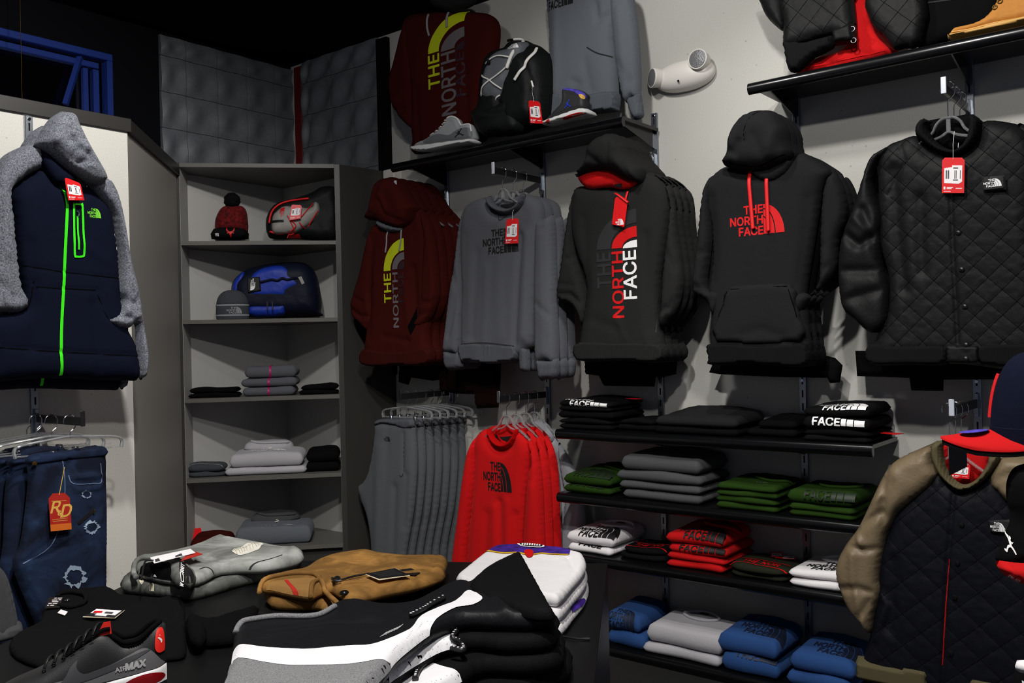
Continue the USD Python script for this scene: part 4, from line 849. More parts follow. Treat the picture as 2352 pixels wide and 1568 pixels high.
# grey hoodie behind them
g = G(FB, 7, -0.09); t = thing('hoodie', 'pale grey hoodie hanging against the wall behind the red sweatshirts', 'hoodie', FB, (g.P([(1700, 1440)])[0][0], -0.09, 0.66))
body = g.puff([(1480, 440), (1560, 430), (1640, 490), (1700, 560), (1760, 650), (1790, 800), (1800, 1100), (1780, 1440), (1480, 1460), (1440, 900), (1450, 560)], T=0.035, R=0.05, nz=(0.008, 12, 1.5, 21)); part(t, 'body', body.mesh(), 'pale_grey_fleece', smooth=True)
hd = g.puff([(1470, 430), (1490, 395), (1540, 378), (1600, 408), (1650, 480), (1640, 560), (1560, 540), (1500, 480)], dy=-0.02, T=0.04, R=0.03); part(t, 'hood', hd.mesh(), 'pale_grey_fleece', smooth=True)
s_ = g.puff([(1690, 560), (1760, 650), (1830, 800), (1880, 1000), (1902, 1200), (1890, 1330), (1830, 1420), (1730, 1440), (1715, 1300), (1745, 1000), (1715, 800)], dy=-0.025, T=0.035, R=0.035, nz=(0.008, 14, 3, 22)); part(t, 'sleeve', s_.mesh(), 'pale_grey_fleece', smooth=True)

# --- grey sweatpants on clip hangers
g = G(FB, 7, YF); t = thing('sweatpants', 'dark grey sweatpants clipped to the front hanger of the lower rail', 'trousers', FB, (g.P([(400, 1450)])[0][0], YF, 0.45), 'grey sweatpants on the lower rail')
leg = g.puff([(284, 400), (440, 385), (578, 395), (592, 500), (602, 700), (592, 900), (572, 1100), (520, 1400), (470, 1800), (260, 1800), (255, 1450), (240, 1250), (210, 1100), (172, 1000), (150, 900), (190, 860), (235, 760), (265, 600), (280, 470)], T=0.035, R=0.06, nz=(0.006, 12, 1.4, 25),
             folds=[([(520, 480), (518, 780)], -0.008, 0.008), ([(340, 600), (330, 1000), (300, 1700)], 0.008, 0.03), ([(450, 900), (430, 1700)], -0.009, 0.02), ([(545, 800), (520, 1200)], -0.006, 0.015)])
part(t, 'legs', leg.mesh(), 'sweatpant_grey', smooth=True)
wb_ = g.puff([(288, 388), (330, 375), (440, 372), (540, 368), (580, 382), (584, 440), (520, 455), (440, 430), (350, 415), (300, 430), (284, 425)], dy=-0.006, T=0.034, R=0.02, res=0.008, nz=(0.004, 40, 3, 2)); part(t, 'waistband', wb_.mesh(), 'charcoal_rib', smooth=True)
part(t, 'pocket_seam', g.line(leg, [(524, 480), (518, 620), (516, 800), (490, 806)], 0.004), 'seam_dark', smooth=True)
part(t, 'small_mark', g.fit(leg, tnf(), 375, 420, 508, 545, res=0.003), 'print_black', smooth=True)
behind(t, 6, 0.045, ['second pair of grey sweatpants on the lower rail, right behind the front pair', 'third pair of grey sweatpants from the front', 'fourth pair of grey sweatpants from the front', 'fifth pair of grey sweatpants from the front', 'sixth pair of grey sweatpants, close to the wall', 'last pair of grey sweatpants, against the wall'], dx=0.012)
for i in range(7): hanger(FB, SX[0] - 0.03 + i * 0.012, YF - 0.0 + i * 0.045, RZ2, 0.33, 'clear clip hanger %s' % ('gripping the front sweatpants', 'second from the front on the sweatpants rail', 'third from the front on the sweatpants rail', 'fourth from the front on the sweatpants rail', 'fifth from the front on the sweatpants rail', 'sixth from the front on the sweatpants rail', 'at the wall end of the sweatpants rail')[i], drop=0.075, clips=(-0.105, 0.06), group='clip hangers of the sweatpants')

low_piece(5, [(1470, 1150), (1950, 1150), (2030, 1220), (2020, 1330), (1940, 1350), (1900, 1345), (1890, 1405), (1590, 1400), (1560, 1340), (1480, 1330)], -0.12, 'jet_cotton', 'black shirt hanging low behind the red-lined hoodies, hem showing')
low_piece(6, [(240, 1340), (740, 1340), (890, 1380), (930, 1420), (915, 1515), (860, 1520), (845, 1490), (560, 1485), (250, 1470), (190, 1460)], -0.11, 'jet_cotton', 'black shirt hanging low behind the black hoodies, hem showing')
low_piece(6, [(1000, 1340), (1990, 1340), (2040, 1400), (2040, 1495), (1490, 1500), (1488, 1562), (1310, 1560), (1300, 1490), (1010, 1480)], -0.12, 'jet_cotton', 'black shirt hanging low behind the quilted jackets, sleeve end showing')
# ---------------------------------------------------------------- left wall: hooded jacket, jeans
YL = -0.30
g = G(FL, 0, YL); b = g.P([(130, 872)])[0]
t = thing('hooded_jacket', 'navy zip jacket with grey marled hood and sleeves and a green zipper', 'jacket', FL, (b[0], YL, b[1]), 'navy zip jackets on the left wall')
body = g.puff([(23, 440), (60, 405), (92, 386), (126, 425), (160, 440), (199, 428), (225, 454), (252, 488), (266, 566), (270, 610), (276, 690), (290, 750), (308, 790), (318, 866), (275, 873), (115, 868), (30, 872), (-34, 868), (-40, 740), (20, 720), (50, 700), (46, 650), (38, 600), (28, 500)], T=0.06, R=0.07, nz=(0.004, 8, 2, 31), res=0.011,
              folds=[([(60, 560), (70, 700), (60, 800)], -0.006, 0.02), ([(200, 700), (220, 860)], -0.006, 0.02), ([(42, 610), (130, 626), (268, 641)], -0.003, 0.005), ([(0, 798), (120, 808), (310, 818)], -0.005, 0.007),
                     ([(208, 668), (216, 690), (234, 730), (256, 748)], -0.006, 0.006), ([(68, 646), (62, 690), (50, 715)], -0.006, 0.006), ([(170, 560), (230, 600)], 0.004, 0.02), ([(80, 660), (208, 668)], -0.003, 0.005)])
part(t, 'body', body.mesh(), 'navy_fleece', smooth=True)
sl = g.puff([(82, 332), (30, 345), (-6, 372), (-30, 430), (-42, 600), (-42, 725), (0, 716), (40, 718), (58, 708), (62, 692), (46, 655), (38, 600), (28, 500), (24, 440), (60, 404), (92, 384)], dy=-0.008, T=0.062, R=0.035, nz=(0.006, 10, 5, 32),
            folds=[([(20, 690), (0, 660), (-20, 650)], -0.01, 0.012), ([(10, 600), (30, 680)], -0.008, 0.014), ([(25, 437), (60, 403), (90, 385)], -0.004, 0.005)]); part(t, 'sleeve', sl.mesh(), 'heather_fleece', smooth=True, label='grey marled sleeve')
sr = g.puff([(185, 405), (238, 408), (262, 438), (279, 500), (296, 600), (311, 660), (323, 740), (335, 820), (328, 868), (317, 863), (311, 800), (308, 745), (288, 757), (262, 755), (236, 735), (262, 718), (276, 690), (268, 665), (271, 600), (264, 540), (252, 488), (224, 452), (200, 428)], dy=-0.010, T=0.062, R=0.03, nz=(0.006, 12, 6, 33), res=0.009,
            folds=[([(240, 735), (275, 742), (308, 722)], 0.012, 0.007), ([(262, 722), (300, 735)], -0.014, 0.007), ([(276, 690), (300, 700), (305, 680)], -0.014, 0.008), ([(290, 640), (310, 700)], 0.008, 0.01), ([(200, 427), (224, 452), (250, 486)], -0.004, 0.005), ([(275, 705), (310, 745)], 0.010, 0.006)]); part(t, 'sleeve', sr.mesh(), 'heather_fleece', smooth=True, label='grey marled sleeve')
hood = g.puff([(205, 870), (222, 830), (240, 790), (270, 745), (300, 710), (345, 680), (375, 669), (430, 685), (460, 750), (505, 840), (560, 930), (612, 1020), (632, 1078), (600, 1102), (540, 1100), (470, 1062), (380, 1000), (300, 930), (240, 893)], k=1, dy=-0.055, T=0.085, R=0.07, Tb=0.05, res=0.009,
              folds=[([(370, 690), (365, 800), (375, 870)], -0.012, 0.008), ([(390, 850), (420, 900), (400, 960)], -0.014, 0.01), ([(480, 940), (500, 980), (420, 985)], -0.014, 0.010), ([(430, 720), (480, 860), (520, 960)], 0.010, 0.012), ([(250, 850), (330, 920), (460, 1010), (600, 1070)], -0.004, 0.006), ([(300, 760), (280, 850)], 0.01, 0.02), ([(420, 880), (470, 900)], 0.012, 0.01)])
hp = part(t, 'hood', hood.mesh(), 'heather_fleece', smooth=True, label='grey marled hood')
ln = g.puff([(222, 880), (300, 935), (380, 1005), (440, 1050), (470, 1080), (430, 1105), (350, 1112), (300, 1085), (255, 1010), (232, 950)], k=1, dy=-0.035, T=0.035, R=0.04, res=0.01); part(t, 'hood_lining', ln.mesh(), 'navy_fleece', parent=hp, smooth=True, label='dark hood lining')
for p in ([(42, 610), (130, 626), (266, 641)], [(208, 668), (216, 690), (234, 730), (256, 748)], [(68, 646), (62, 690), (52, 715)], [(72, 660), (128, 664)], [(134, 664), (208, 668)], [(-30, 797), (120, 808), (308, 818)]):
    part(t, 'seam', g.line(body, p, 0.0035, 0.0015), 'dark_gap', smooth=True)
zp = part(t, 'zipper', body.line(crom(g.P([(136, 428), (138.5, 478), (136, 536), (133, 600), (131, 657), (126, 745), (125.5, 814), (130, 862)]), 5), 0.010, 0.004), 'green_zip', smooth=True, label='neon green zipper')
ring = Polygon(crom(g.P([(152, 474), (156, 470), (171, 471), (175.5, 475), (178, 540), (179.5, 585), (175, 593), (160, 594), (154, 588), (152.5, 540)]), 3, True))
part(t, 'chest_pocket_trim', body.decal(ring.difference(ring.buffer(-0.007)), 0.003), 'green_zip', smooth=True, label='neon green pocket outline')
part(t, 'pocket_zipper', body.line(g.P([(162, 500), (162.5, 530), (165, 576)]), 0.006, 0.004), 'green_zip', smooth=True, label='neon green pocket zip'); part(t, 'zip_pull', body.cord(g.P([(161, 488), (165, 494), (163, 501)]), 0.0022, 0.004), 'chrome', smooth=True)
part(t, 'chest_lettering', g.fit(body, tnf(), 185.5, 216.5, 482, 503.5, res=0.003), 'green_print', smooth=True, label='green chest lettering with dome mark')
c4 = g.P([(151, 405), (188, 420), (197, 459), (160, 459)], -0.085); hang_tag(t, YL - 0.074, FL, c4)
dup(t, (-0.02, 0.10, -0.035), 'second navy jacket behind, only its lower hem showing at far left')
hanger(FL, LX + 0.002, -0.2, RZ, 0.34, 'clear hanger behind the grey marled hood')
# jeans
g = G(FL, 0, YL); b = g.P([(150, 1400)])[0]
t = thing('jeans', 'blue ripped jeans with a red and orange tag on clips', 'jeans', FL, (b[0], YL, 0.55), 'jeans on the left wall rail')
leg = g.puff([(68, 1046), (150, 1036), (234, 1026), (243, 1110), (245, 1200), (243, 1400), (238, 1620), (120, 1620), (95, 1480), (62, 1390), (38, 1330), (28, 1290), (45, 1250), (58, 1160), (64, 1100)], T=0.035, R=0.05, nz=(0.005, 14, 6, 41), res=0.009,
             folds=[([(147, 1080), (150, 1060)], -0.002, 0.004), ([(150, 1045), (148, 1120), (120, 1230), (45, 1290)], -0.004, 0.006), ([(155, 1110), (170, 1125), (222, 1118), (228, 1105)], 0.006, 0.006), ([(160, 1095), (222, 1090)], 0.007, 0.007), ([(40, 1290), (110, 1270), (180, 1215)], -0.004, 0.006), ([(140, 1240), (220, 1190)], 0.005, 0.012), ([(60, 1330), (110, 1420)], 0.006, 0.008)])
part(t, 'legs', leg.mesh(), denim('blue_denim', '#0a1228', '#34507c', 0.57, 7.0), smooth=True)
wb_ = g.puff([(68, 1044), (150, 1034), (235, 1024), (237, 1048), (150, 1058), (68, 1068)], dy=-0.004, T=0.035, R=0.012, nz=(0, 1, 1, 0), res=0.008); part(t, 'waistband', wb_.mesh(), denim('dark_denim', '#0c1429', '#22365c', 0.5, 9.0), smooth=True)
plain('fray_white', '#8fa0b4', 0.9); plain('stitch', '#5d6f92', 0.8)
def frayed(pf, cx, cy, rx, ry, ang, seed):
    rnd = np.random.default_rng(seed); n = 34; a = np.linspace(0, 2 * np.pi, n, endpoint=False)
    def blob(k, j): return [(cx + (rx * k * (1 + j * rnd.uniform(-1, 1)) * np.cos(q)) * math.cos(ang) - ry * k * (1 + j * rnd.uniform(-1, 1)) * np.sin(q) * math.sin(ang), cy + rx * k * np.cos(q) * math.sin(ang) + ry * k * (1 + j * rnd.uniform(-1, 1)) * np.sin(q) * math.cos(ang)) for q in a]
    o = clean(Polygon(g.P(blob(1.0, 0.28), pf.y0 - g.y))); i = clean(Polygon(g.P(blob(0.72, 0.16), pf.y0 - g.y)))
    return pf.decal(o.difference(i), 0.0025, 0.004)
for j, (cx, cy, rx, ry, an) in enumerate(((162, 1322, 25, 23, -0.3), (201, 1208, 17, 14, -0.2), (190, 1133, 12, 9, 0.1))):
    part(t, 'ripped_patch', frayed(leg, cx, cy, rx, ry, an, j), 'fray_white', smooth=True, label='frayed white rip')
part(t, 'front_pocket', leg.line(crom(g.P([(150, 1090), (155, 1106), (172, 1110), (205, 1108), (224, 1104), (222, 1062)]), 4), 0.003, 0.002), 'stitch', smooth=True)
part(t, 'fly_seam', leg.line(crom(g.P([(134, 1048), (140, 1100), (136, 1180), (108, 1250), (46, 1292)]), 4), 0.003, 0.002), 'stitch', smooth=True)
part(t, 'pocket_zipper', leg.line(g.P([(170, 1200), (208, 1168)]), 0.012, 0.003), 'tag_black', smooth=True); part(t, 'zip_pull', leg.cord(g.P([(207, 1168), (206, 1178)]), 0.002, 0.003), 'brass_wire', smooth=True)
q = g.P([(80, 1064)], -0.04)[0]; s_ = lathe([(0, 0.003), (0.005, 0.003), (0.007, 0.001), (0.008, -0.004), (0, -0.004)], 16); s_.apply_transform(trimesh.transformations.rotation_matrix(np.pi / 2, [1, 0, 0])); s_.apply_translation([q[0], YL - 0.042, q[1]]); part(t, 'button', s_, 'brass_wire')
c4 = g.P([(110, 1133), (159, 1131), (164, 1215), (116, 1220)], -0.055)
tl, tr_, br, bl = [np.array(c) for c in c4]
P = lambda u, v: tl * (1 - u) * (1 - v) + tr_ * u * (1 - v) + br * u * v + bl * (1 - u) * v
tg = part(t, 'paper_tag', xz_prism([P(0.22, 0), P(0.78, 0), P(1, 0.14), P(1, 0.82), P(0, 0.82), P(0, 0.14)], YL - 0.0572, YL - 0.056), 'tag_brick', smooth=False, label='red paper tag with gold initials')
part(t, 'tag_foot', xz_prism([P(0, 0.822), P(1, 0.822), P(1, 1), P(0, 1)], YL - 0.0572, YL - 0.056), 'tag_orange', parent=tg, smooth=False, label='orange band')
hh = abs(tl[1] - bl[1]); ww = abs(tr_[0] - tl[0])
rd = unary_union([affinity.skew(text('R', hh * 0.30), 14), affinity.translate(affinity.skew(text('D', hh * 0.32), 14), ww * 0.46, -hh * 0.15), affinity.translate(text('&', hh * 0.13, 0.02), ww * 0.27, -hh * 0.09)])
rd = affinity.translate(rd, P(0.1, 0.52)[0], P(0.1, 0.52)[1])
part(t, 'tag_lettering', cat_([xz_prism(p, YL - 0.0577, YL - 0.0574) for p in getattr(rd, 'geoms', [rd])] + [xz_prism([P(0.1, 0.69), P(0.85, 0.68), P(0.85, 0.69), P(0.1, 0.70)], YL - 0.0577, YL - 0.0574)] + [xz_prism([P(0.12, v), P(0.82, v), P(0.82, v + 0.012), P(0.12, v + 0.012)], YL - 0.0577, YL - 0.0574) for v in (0.2, 0.735)]), 'print_gold', parent=tg, smooth=False)
part(t, 'tag_string', tube([(P(0.5, 0.05)[0], YL - 0.058, P(0.5, 0.05)[1]), (g.P([(134, 1070)])[0][0], YL - 0.045, g.P([(134, 1070)])[0][1])], 0.0012, 5), 'print_gold', parent=tg)
for i, l_ in enumerate(('dark jeans on the left rail directly behind the ripped blue pair', 'dark jeans third on the left rail', 'dark jeans at the back of the left rail')):
    t2 = thing('jeans', l_, 'jeans', FL, (b[0] - 0.05 - 0.03 * i, YL + 0.075 * (i + 1), 0.5), 'dark jeans behind on the left rail')
    gg = G(FL, 0, YL + 0.075 * (i + 1)); dxp = -30 - 24 * i
    lg = gg.puff([(60 + dxp, 1050), (200 + dxp, 1040), (240 + dxp, 1200), (236 + dxp, 1600), (40 + dxp, 1600), (25 + dxp, 1350), (36 + dxp, 1250)], T=0.03, R=0.05, nz=(0.006, 14, 3, 50 + i)); part(t2, 'legs', lg.mesh(), 'dark_denim', smooth=True)
    wv = gg.puff([(60 + dxp, 1048), (200 + dxp, 1038), (203 + dxp, 1060), (60 + dxp, 1072)], dy=-0.004, T=0.03, R=0.01, nz=(0, 1, 1, 0)); part(t2, 'waistband', wv.mesh(), 'dark_denim', smooth=True)
hx = g.P([(125, 1000)])[0][0]
for i, (dx, l_) in enumerate(((0.0, 'clear clip hanger gripping the ripped blue jeans'), (-0.03, 'clear clip hanger second from the front on the jeans rail'), (-0.05, 'clear clip hanger third from the front on the jeans rail'), (-0.02, 'clear clip hanger at the wall end of the jeans rail'))):
    hanger(FL, LX + dx - 0.01, YL + 0.0 + i * 0.072, RZ2 + 0.01, 0.36, l_, drop=0.072, clips=(-0.06, 0.08), group='clip hangers of the jeans')
# trousers at the lower left corner, nearer
g = G(FL, 0, -0.42); t = thing('trousers', 'grey cotton trousers hanging at the lower left edge', 'trousers', FL, (g.P([(0, 1450)])[0][0], -0.42, 0.6))
leg = g.puff([(-70, 1200), (-10, 1290), (14, 1320), (30, 1370), (42, 1430), (46, 1450), (20, 1462), (0, 1470), (-70, 1480)], T=0.04, R=0.05, nz=(0.008, 10, 6, 61), folds=[([(0, 1310), (20, 1440)], -0.01, 0.014)]); part(t, 'legs', leg.mesh(), 'ash_fleece', smooth=True)
cf = g.puff([(-70, 1440), (0, 1440), (44, 1425), (48, 1455), (0, 1475), (-70, 1486)], dy=-0.004, T=0.042, R=0.012); part(t, 'cuff', cf.mesh(), 'ash_fleece', smooth=True)

# ---------------------------------------------------------------- high left shelf: hoodie, backpack, sweatshirt, two shoes
YS = -0.14
g = G(FB, 2, YS); b = g.P([(620, 1150)])[0]
t = thing('hoodie', 'maroon hoodie with yellow and grey lettering displayed above the high left shelf', 'hoodie', FB, (b[0], YS, zTL))
body = g.puff([(300, 130), (480, 95), (640, 88), (800, 95), (930, 115), (1005, 200), (995, 400), (940, 600), (905, 900), (895, 1090), (620, 1150), (348, 1190), (342, 1080), (332, 980), (338, 800), (300, 500), (255, 300)], T=0.06, R=0.08, nz=(0.006, 8, 2, 71), folds=[([(400, 700), (420, 1100)], -0.007, 0.02), ([(780, 500), (800, 1000)], -0.008, 0.02)]); part(t, 'body', body.mesh(), 'maroon_fleece', smooth=True)
sl = g.puff([(300, 140), (255, 250), (205, 450), (158, 640), (180, 800), (210, 870), (270, 948), (335, 990), (350, 900), (338, 850), (345, 700), (335, 500), (315, 300)], dy=-0.02, T=0.045, R=0.04, folds=[([(210, 860), (300, 850)], -0.012, 0.014), ([(185, 780), (330, 800)], 0.005, 0.014)]); part(t, 'sleeve', sl.mesh(), 'maroon_fleece', smooth=True)
hd = g.puff([(470, -60), (800, -70), (810, 30), (720, 78), (640, 95), (560, 85), (485, 40)], dy=-0.04, T=0.06, R=0.05, folds=[([(500, 40), (640, 70), (790, 30)], 0.008, 0.008)]); part(t, 'hood', hd.mesh(), 'black_fleece', smooth=True, label='dark hood opening')
g.vgraphic(t, body, 784, [('THE', 'print_yellow', 500, 582, 700, 438, 425, 155, 250), ('NORTH', 'print_grey', 598, 706, 905, 418, 404, 262, 338), ('FACE', 'print_plum', 712, 775, 760, 420, 404, 345, 380)])
for p in ([(498, 130), (500, 230), (515, 298)], [(648, 92), (650, 160), (651, 232)]): part(t, 'drawstring', body.cord(g.P(p), 0.006, 0.004), 'grey_cord', smooth=True, label='grey drawstring')

g = G(FB, 2, -0.17); b = g.P([(1120, 1040)])[0]
t = thing('backpack', 'grey and black backpack with white bungee cord and red tag on the high left shelf', 'backpack', FB, (b[0], -0.17, zTL))
bk = g.puff([(1090, 368), (1130, 325), (1205, 314), (1260, 338), (1330, 368), (1393, 450), (1410, 600), (1402, 850), (1372, 962), (1240, 1005), (1120, 1042), (905, 1058), (852, 1000), (845, 880), (872, 830), (890, 780), (888, 690), (905, 560), (940, 450), (1000, 395)], T=0.11, R=0.09, Tb=0.10, nz=(0.010, 9, 9, 75), res=0.010, folds=[([(1120, 700), (1090, 800), (1150, 960)], -0.02, 0.014), ([(870, 900), (1000, 930), (1180, 980)], 0.012, 0.02), ([(1250, 340), (1350, 700), (1330, 950)], -0.01, 0.012)]); bp = part(t, 'bag_body', bk.mesh(), 'bag_black', smooth=True)
fr = g.puff([(1100, 368), (1135, 338), (1200, 322), (1228, 350), (1222, 430), (1180, 560), (1115, 690), (1072, 760), (1030, 795), (975, 805), (912, 790), (893, 755), (895, 650), (910, 560), (945, 460), (1010, 400)], dy=-0.055, T=0.085, R=0.07, Tb=0.02, nz=(0.006, 14, 14, 76), res=0.009, folds=[([(940, 520), (1145, 470)], -0.008, 0.01), ([(960, 700), (1080, 640)], 0.008, 0.02)]); part(t, 'front_panel', fr.mesh(), 'bag_grey', smooth=True, label='grey front panel')
lo = g.puff([(850, 900), (885, 850), (910, 790), (985, 808), (1060, 775), (1110, 700), (1160, 820), (1180, 1015), (1000, 1052), (900, 1058), (852, 1000)], dy=-0.05, T=0.085, R=0.06, Tb=0.02, nz=(0.012, 12, 12, 77), folds=[([(870, 930), (1150, 880)], -0.01, 0.01)]); part(t, 'lower_panel', lo.mesh(), 'bag_black', smooth=True)
for p, pf in (([(1165, 328), (1200, 322), (1228, 330), (1246, 370), (1225, 450), (1190, 575)], bk), ([(1342, 395), (1350, 450), (1310, 560), (1275, 620), (1246, 662)], bk)): part(t, 'zip_piping', pf.cord(g.P(p, pf.y0 - g.y), 0.0085, 0.006, flat=0.7), 'white_cord', smooth=True, label='white zip piping')
for p in ([(938, 512), (985, 490), (1040, 462), (1085, 458), (1145, 466)], [(905, 575), (930, 610), (1000, 645), (1075, 705)], [(1145, 525), (1080, 590), (1000, 645), (930, 715), (905, 762)], [(1055, 750), (1015, 785), (985, 838), (945, 840), (905, 802)]): part(t, 'bungee_cord', fr.cord(g.P(p, -0.055), 0.0038, 0.004), 'white_cord', smooth=True, label='white bungee cord')
part(t, 'cord_lock', fr.cord(g.P([(985, 478), (990, 520)], -0.055), 0.007, 0.006), 'bag_black', smooth=True)
part(t, 'haul_loop', bk.cord(g.P([(1100, 350), (1115, 318), (1135, 312), (1142, 345)]), 0.006, 0.012), 'bag_black', smooth=True)
part(t, 'bag_lettering', g.fit(fr, tnf(), 1115, 1200, 356, 400, res=0.003), 'print_white', smooth=True)
c4 = g.P([(1222, 772), (1312, 785), (1334, 955), (1236, 950)], -0.14); q = g.P([(1268, 650)], -0.11)[0]
hang_tag(t, -0.17 - 0.14, FB, c4, string=(q[0], -0.17 - 0.125, q[1])); part(t, 'zip_pull', tube([(q[0], -0.30, q[1] + 0.01), (q[0] + 0.012, -0.305, q[1] - 0.02)], 0.004, 6), 'white_cord')

g = G(FB, 2, -0.12); b = g.P([(1650, 880)])[0]
t = thing('sweatshirt', 'blue-grey sweatshirt hanging above the right end of the high left shelf', 'sweatshirt', FB, (b[0], -0.12, zTL))
body = g.puff([(1412, -90), (1392, 250), (1400, 560), (1395, 800), (1400, 925), (1650, 890), (1885, 862), (1920, 800), (1918, 600), (1895, 300), (1885, -90)], T=0.06, R=0.08, nz=(0.008, 9, 2, 81), folds=[([(1780, 50), (1800, 180), (1900, 120)], -0.012, 0.014), ([(1480, 100), (1470, 700)], 0.006, 0.02), ([(1700, 500), (1740, 700)], -0.006, 0.02), ([(1600, 640), (1660, 660), (1620, 700)], -0.008, 0.012)]); part(t, 'body', body.mesh(), 'stone_fleece', smooth=True)
hem = g.puff([(1405, 735), (1600, 745), (1780, 725), (1920, 712), (1926, 842), (1890, 866), (1650, 890), (1402, 926)], dy=-0.006, T=0.06, R=0.012, res=0.009); part(t, 'hem_band', hem.mesh(), 'stone_rib', smooth=True)
sl = g.puff([(1868, -90), (2010, -90), (2058, 100), (2088, 400), (2092, 735), (2030, 760), (1990, 800), (1950, 740), (1925, 600), (1898, 400)], dy=-0.03, T=0.05, R=0.045, nz=(0.008, 12, 3, 82), folds=[([(1960, 100), (2000, 600)], 0.01, 0.02), ([(1930, 500), (2040, 640)], -0.008, 0.02)]); part(t, 'sleeve', sl.mesh(), 'stone_fleece', smooth=True)
cf = g.puff([(1990, 780), (2030, 745), (2090, 725), (2105, 800), (2117, 880), (2100, 912), (2062, 926), (2030, 905)], dy=-0.034, T=0.04, R=0.025, res=0.009); part(t, 'cuff', cf.mesh(), 'stone_rib', smooth=True)
part(t, 'chest_lettering', g.fit(body, tnf(), 1380, 1610, -150, 85, res=0.005), 'print_black', smooth=True); part(t, 'pocket_seam', body.line(crom(g.P([(1720, 385), (1800, 430), (1895, 450)]), 4), 0.005, 0.002), 'seam_dark', smooth=True)

def side_shoe(g, name, label, sole, upper, msole, mupper, extra, Tt=0.046, lace=None, zb=None):
    b = np.mean(g.P(sole), 0); t = thing(name, label, 'shoe', g.F, (b[0], g.y, zb))
    def thin(pf):
        z0, z1 = pf.poly.bounds[1], pf.poly.bounds[3]
        pf.extra = lambda x, z: -0.016 * np.clip((z - z0) / max(z1 - z0, 1e-6), 0, 1) ** 1.2; return pf
    up = thin(g.puff(upper, T=Tt - 0.003, R=0.03, Tb=Tt - 0.003, nz=(0.0012, 40, 40, 5), res=0.005)); part(t, 'upper', up.mesh(), mupper, smooth=True)
    so = g.puff(sole, T=Tt + 0.003, R=0.007, Tb=Tt + 0.003, nz=(0, 1, 1, 0), res=0.005); part(t, 'sole', so.mesh(), msole, smooth=True)
    for nm, pts, m, off, kind, lb in extra:
        pf = so if nm.startswith('sole') or nm == 'air_unit' else up
        part(t, nm, g.patch(pf, pts, off, 0.004, smooth=3) if kind == 'p' else pf.cord(g.P(pts), kind, off), m, smooth=True, label=lb)
    if lace:
        for p in lace: part(t, 'lace', up.cord(g.P(p), 0.0035, 0.002), 'white_cord', smooth=True)
    return t, up
g = G(FB, 2, -0.25)
plain('shoe_grey', '#a2a5a8', 0.7, bump=0.3, bscale=700); plain('shoe_grey_dark', '#6c6f72', 0.55); plain('sole_white', '#eeeeee', 0.35); plain('shoe_black', '#1b1b1d', 0.5, bump=0.15, bscale=500); plain('shoe_graphite', '#2c2c2f', 0.6, bump=0.3, bscale=600)
plain('sole_red', '#c81410', 0.3); plain('mark_blue', '#1c3fd0', 0.5); plain('mark_violet', '#4a3fb0', 0.6, var=0.6, scale=60); plain('nubuck', '#b0742a', 0.8, var=0.08, scale=60, bump=0.2, bscale=300); plain('boot_sole', '#c79a52', 0.6)
t, up = side_shoe(g, 'sneaker', 'light grey sneaker with white sole and black jumping-figure mark on the high left shelf', [(350, 1135), (400, 1122), (480, 1114), (600, 1098), (700, 1086), (806, 1075), (809, 1100), (780, 1112), (650, 1132), (500, 1165), (400, 1170), (354, 1162)],
    [(356, 1135), (378, 1100), (440, 1074), (490, 1040), (540, 1000), (580, 960), (600, 920), (640, 899), (682, 915), (712, 966), (760, 958), (792, 965), (812, 1020), (809, 1082), (700, 1094), (600, 1106), (450, 1125)], 'sole_white', 'shoe_grey',
    [('side_panel', [(440, 1112), (500, 1060), (560, 1040), (640, 1050), (700, 1010), (780, 990), (806, 1020), (804, 1072), (700, 1083), (560, 1100)], 'shoe_grey_dark', 0.0015, 'p', 'dark grey side panel'), ('collar_edge', [(600, 920), (640, 902), (682, 917), (712, 966), (760, 962), (790, 968), (806, 1020)], 'sole_white', 0.001, 0.004, None)], lace=[[(480, 1050), (520, 1035)], [(505, 1020), (550, 1015)], [(535, 990), (580, 985)], [(560, 960), (605, 955)], [(580, 935), (620, 935)]], zb=zTL)
part(t, 'side_mark', g.fit(up, jumpman(), 688, 762, 1000, 1062, 0.003, 0.003), 'print_black', smooth=True)
t, up = side_shoe(g, 'sneaker', 'black high sneaker with blue jumping-figure mark and red sole on the shelf', [(1349, 945), (1420, 918), (1560, 868), (1650, 840), (1692, 845), (1710, 868), (1705, 886), (1600, 912), (1500, 936), (1400, 962), (1350, 968)],
    [(1362, 940), (1390, 905), (1440, 850), (1490, 790), (1492, 705), (1512, 682), (1600, 690), (1674, 722), (1674, 770), (1668, 842), (1560, 874), (1430, 920)], 'sole_white', 'shoe_graphite',
    [('collar', [(1505, 690), (1520, 682), (1600, 694), (1672, 726), (1670, 768), (1640, 745), (1590, 712), (1520, 700)], 'mark_violet', 0.0015, 'p', 'blue and violet collar'), ('heel_tab', [(1640, 738), (1672, 742), (1670, 772), (1650, 762)], 'print_gold', 0.003, 'p', 'gold heel tab'), ('sole_air_unit', [(1535, 918), (1580, 898), (1650, 880), (1690, 882), (1690, 888), (1600, 910), (1520, 930)], 'sole_red', 0.001, 'p', 'red sole window'), ('sole_toe', [(1395, 950), (1420, 930), (1425, 945), (1400, 962)], 'sole_red', 0.001, 'p', None)],
    lace=None, zb=zTL)
part(t, 'side_mark', g.fit(up, jumpman(), 1533, 1586, 778, 842, 0.003, 0.003), 'mark_blue', smooth=True)

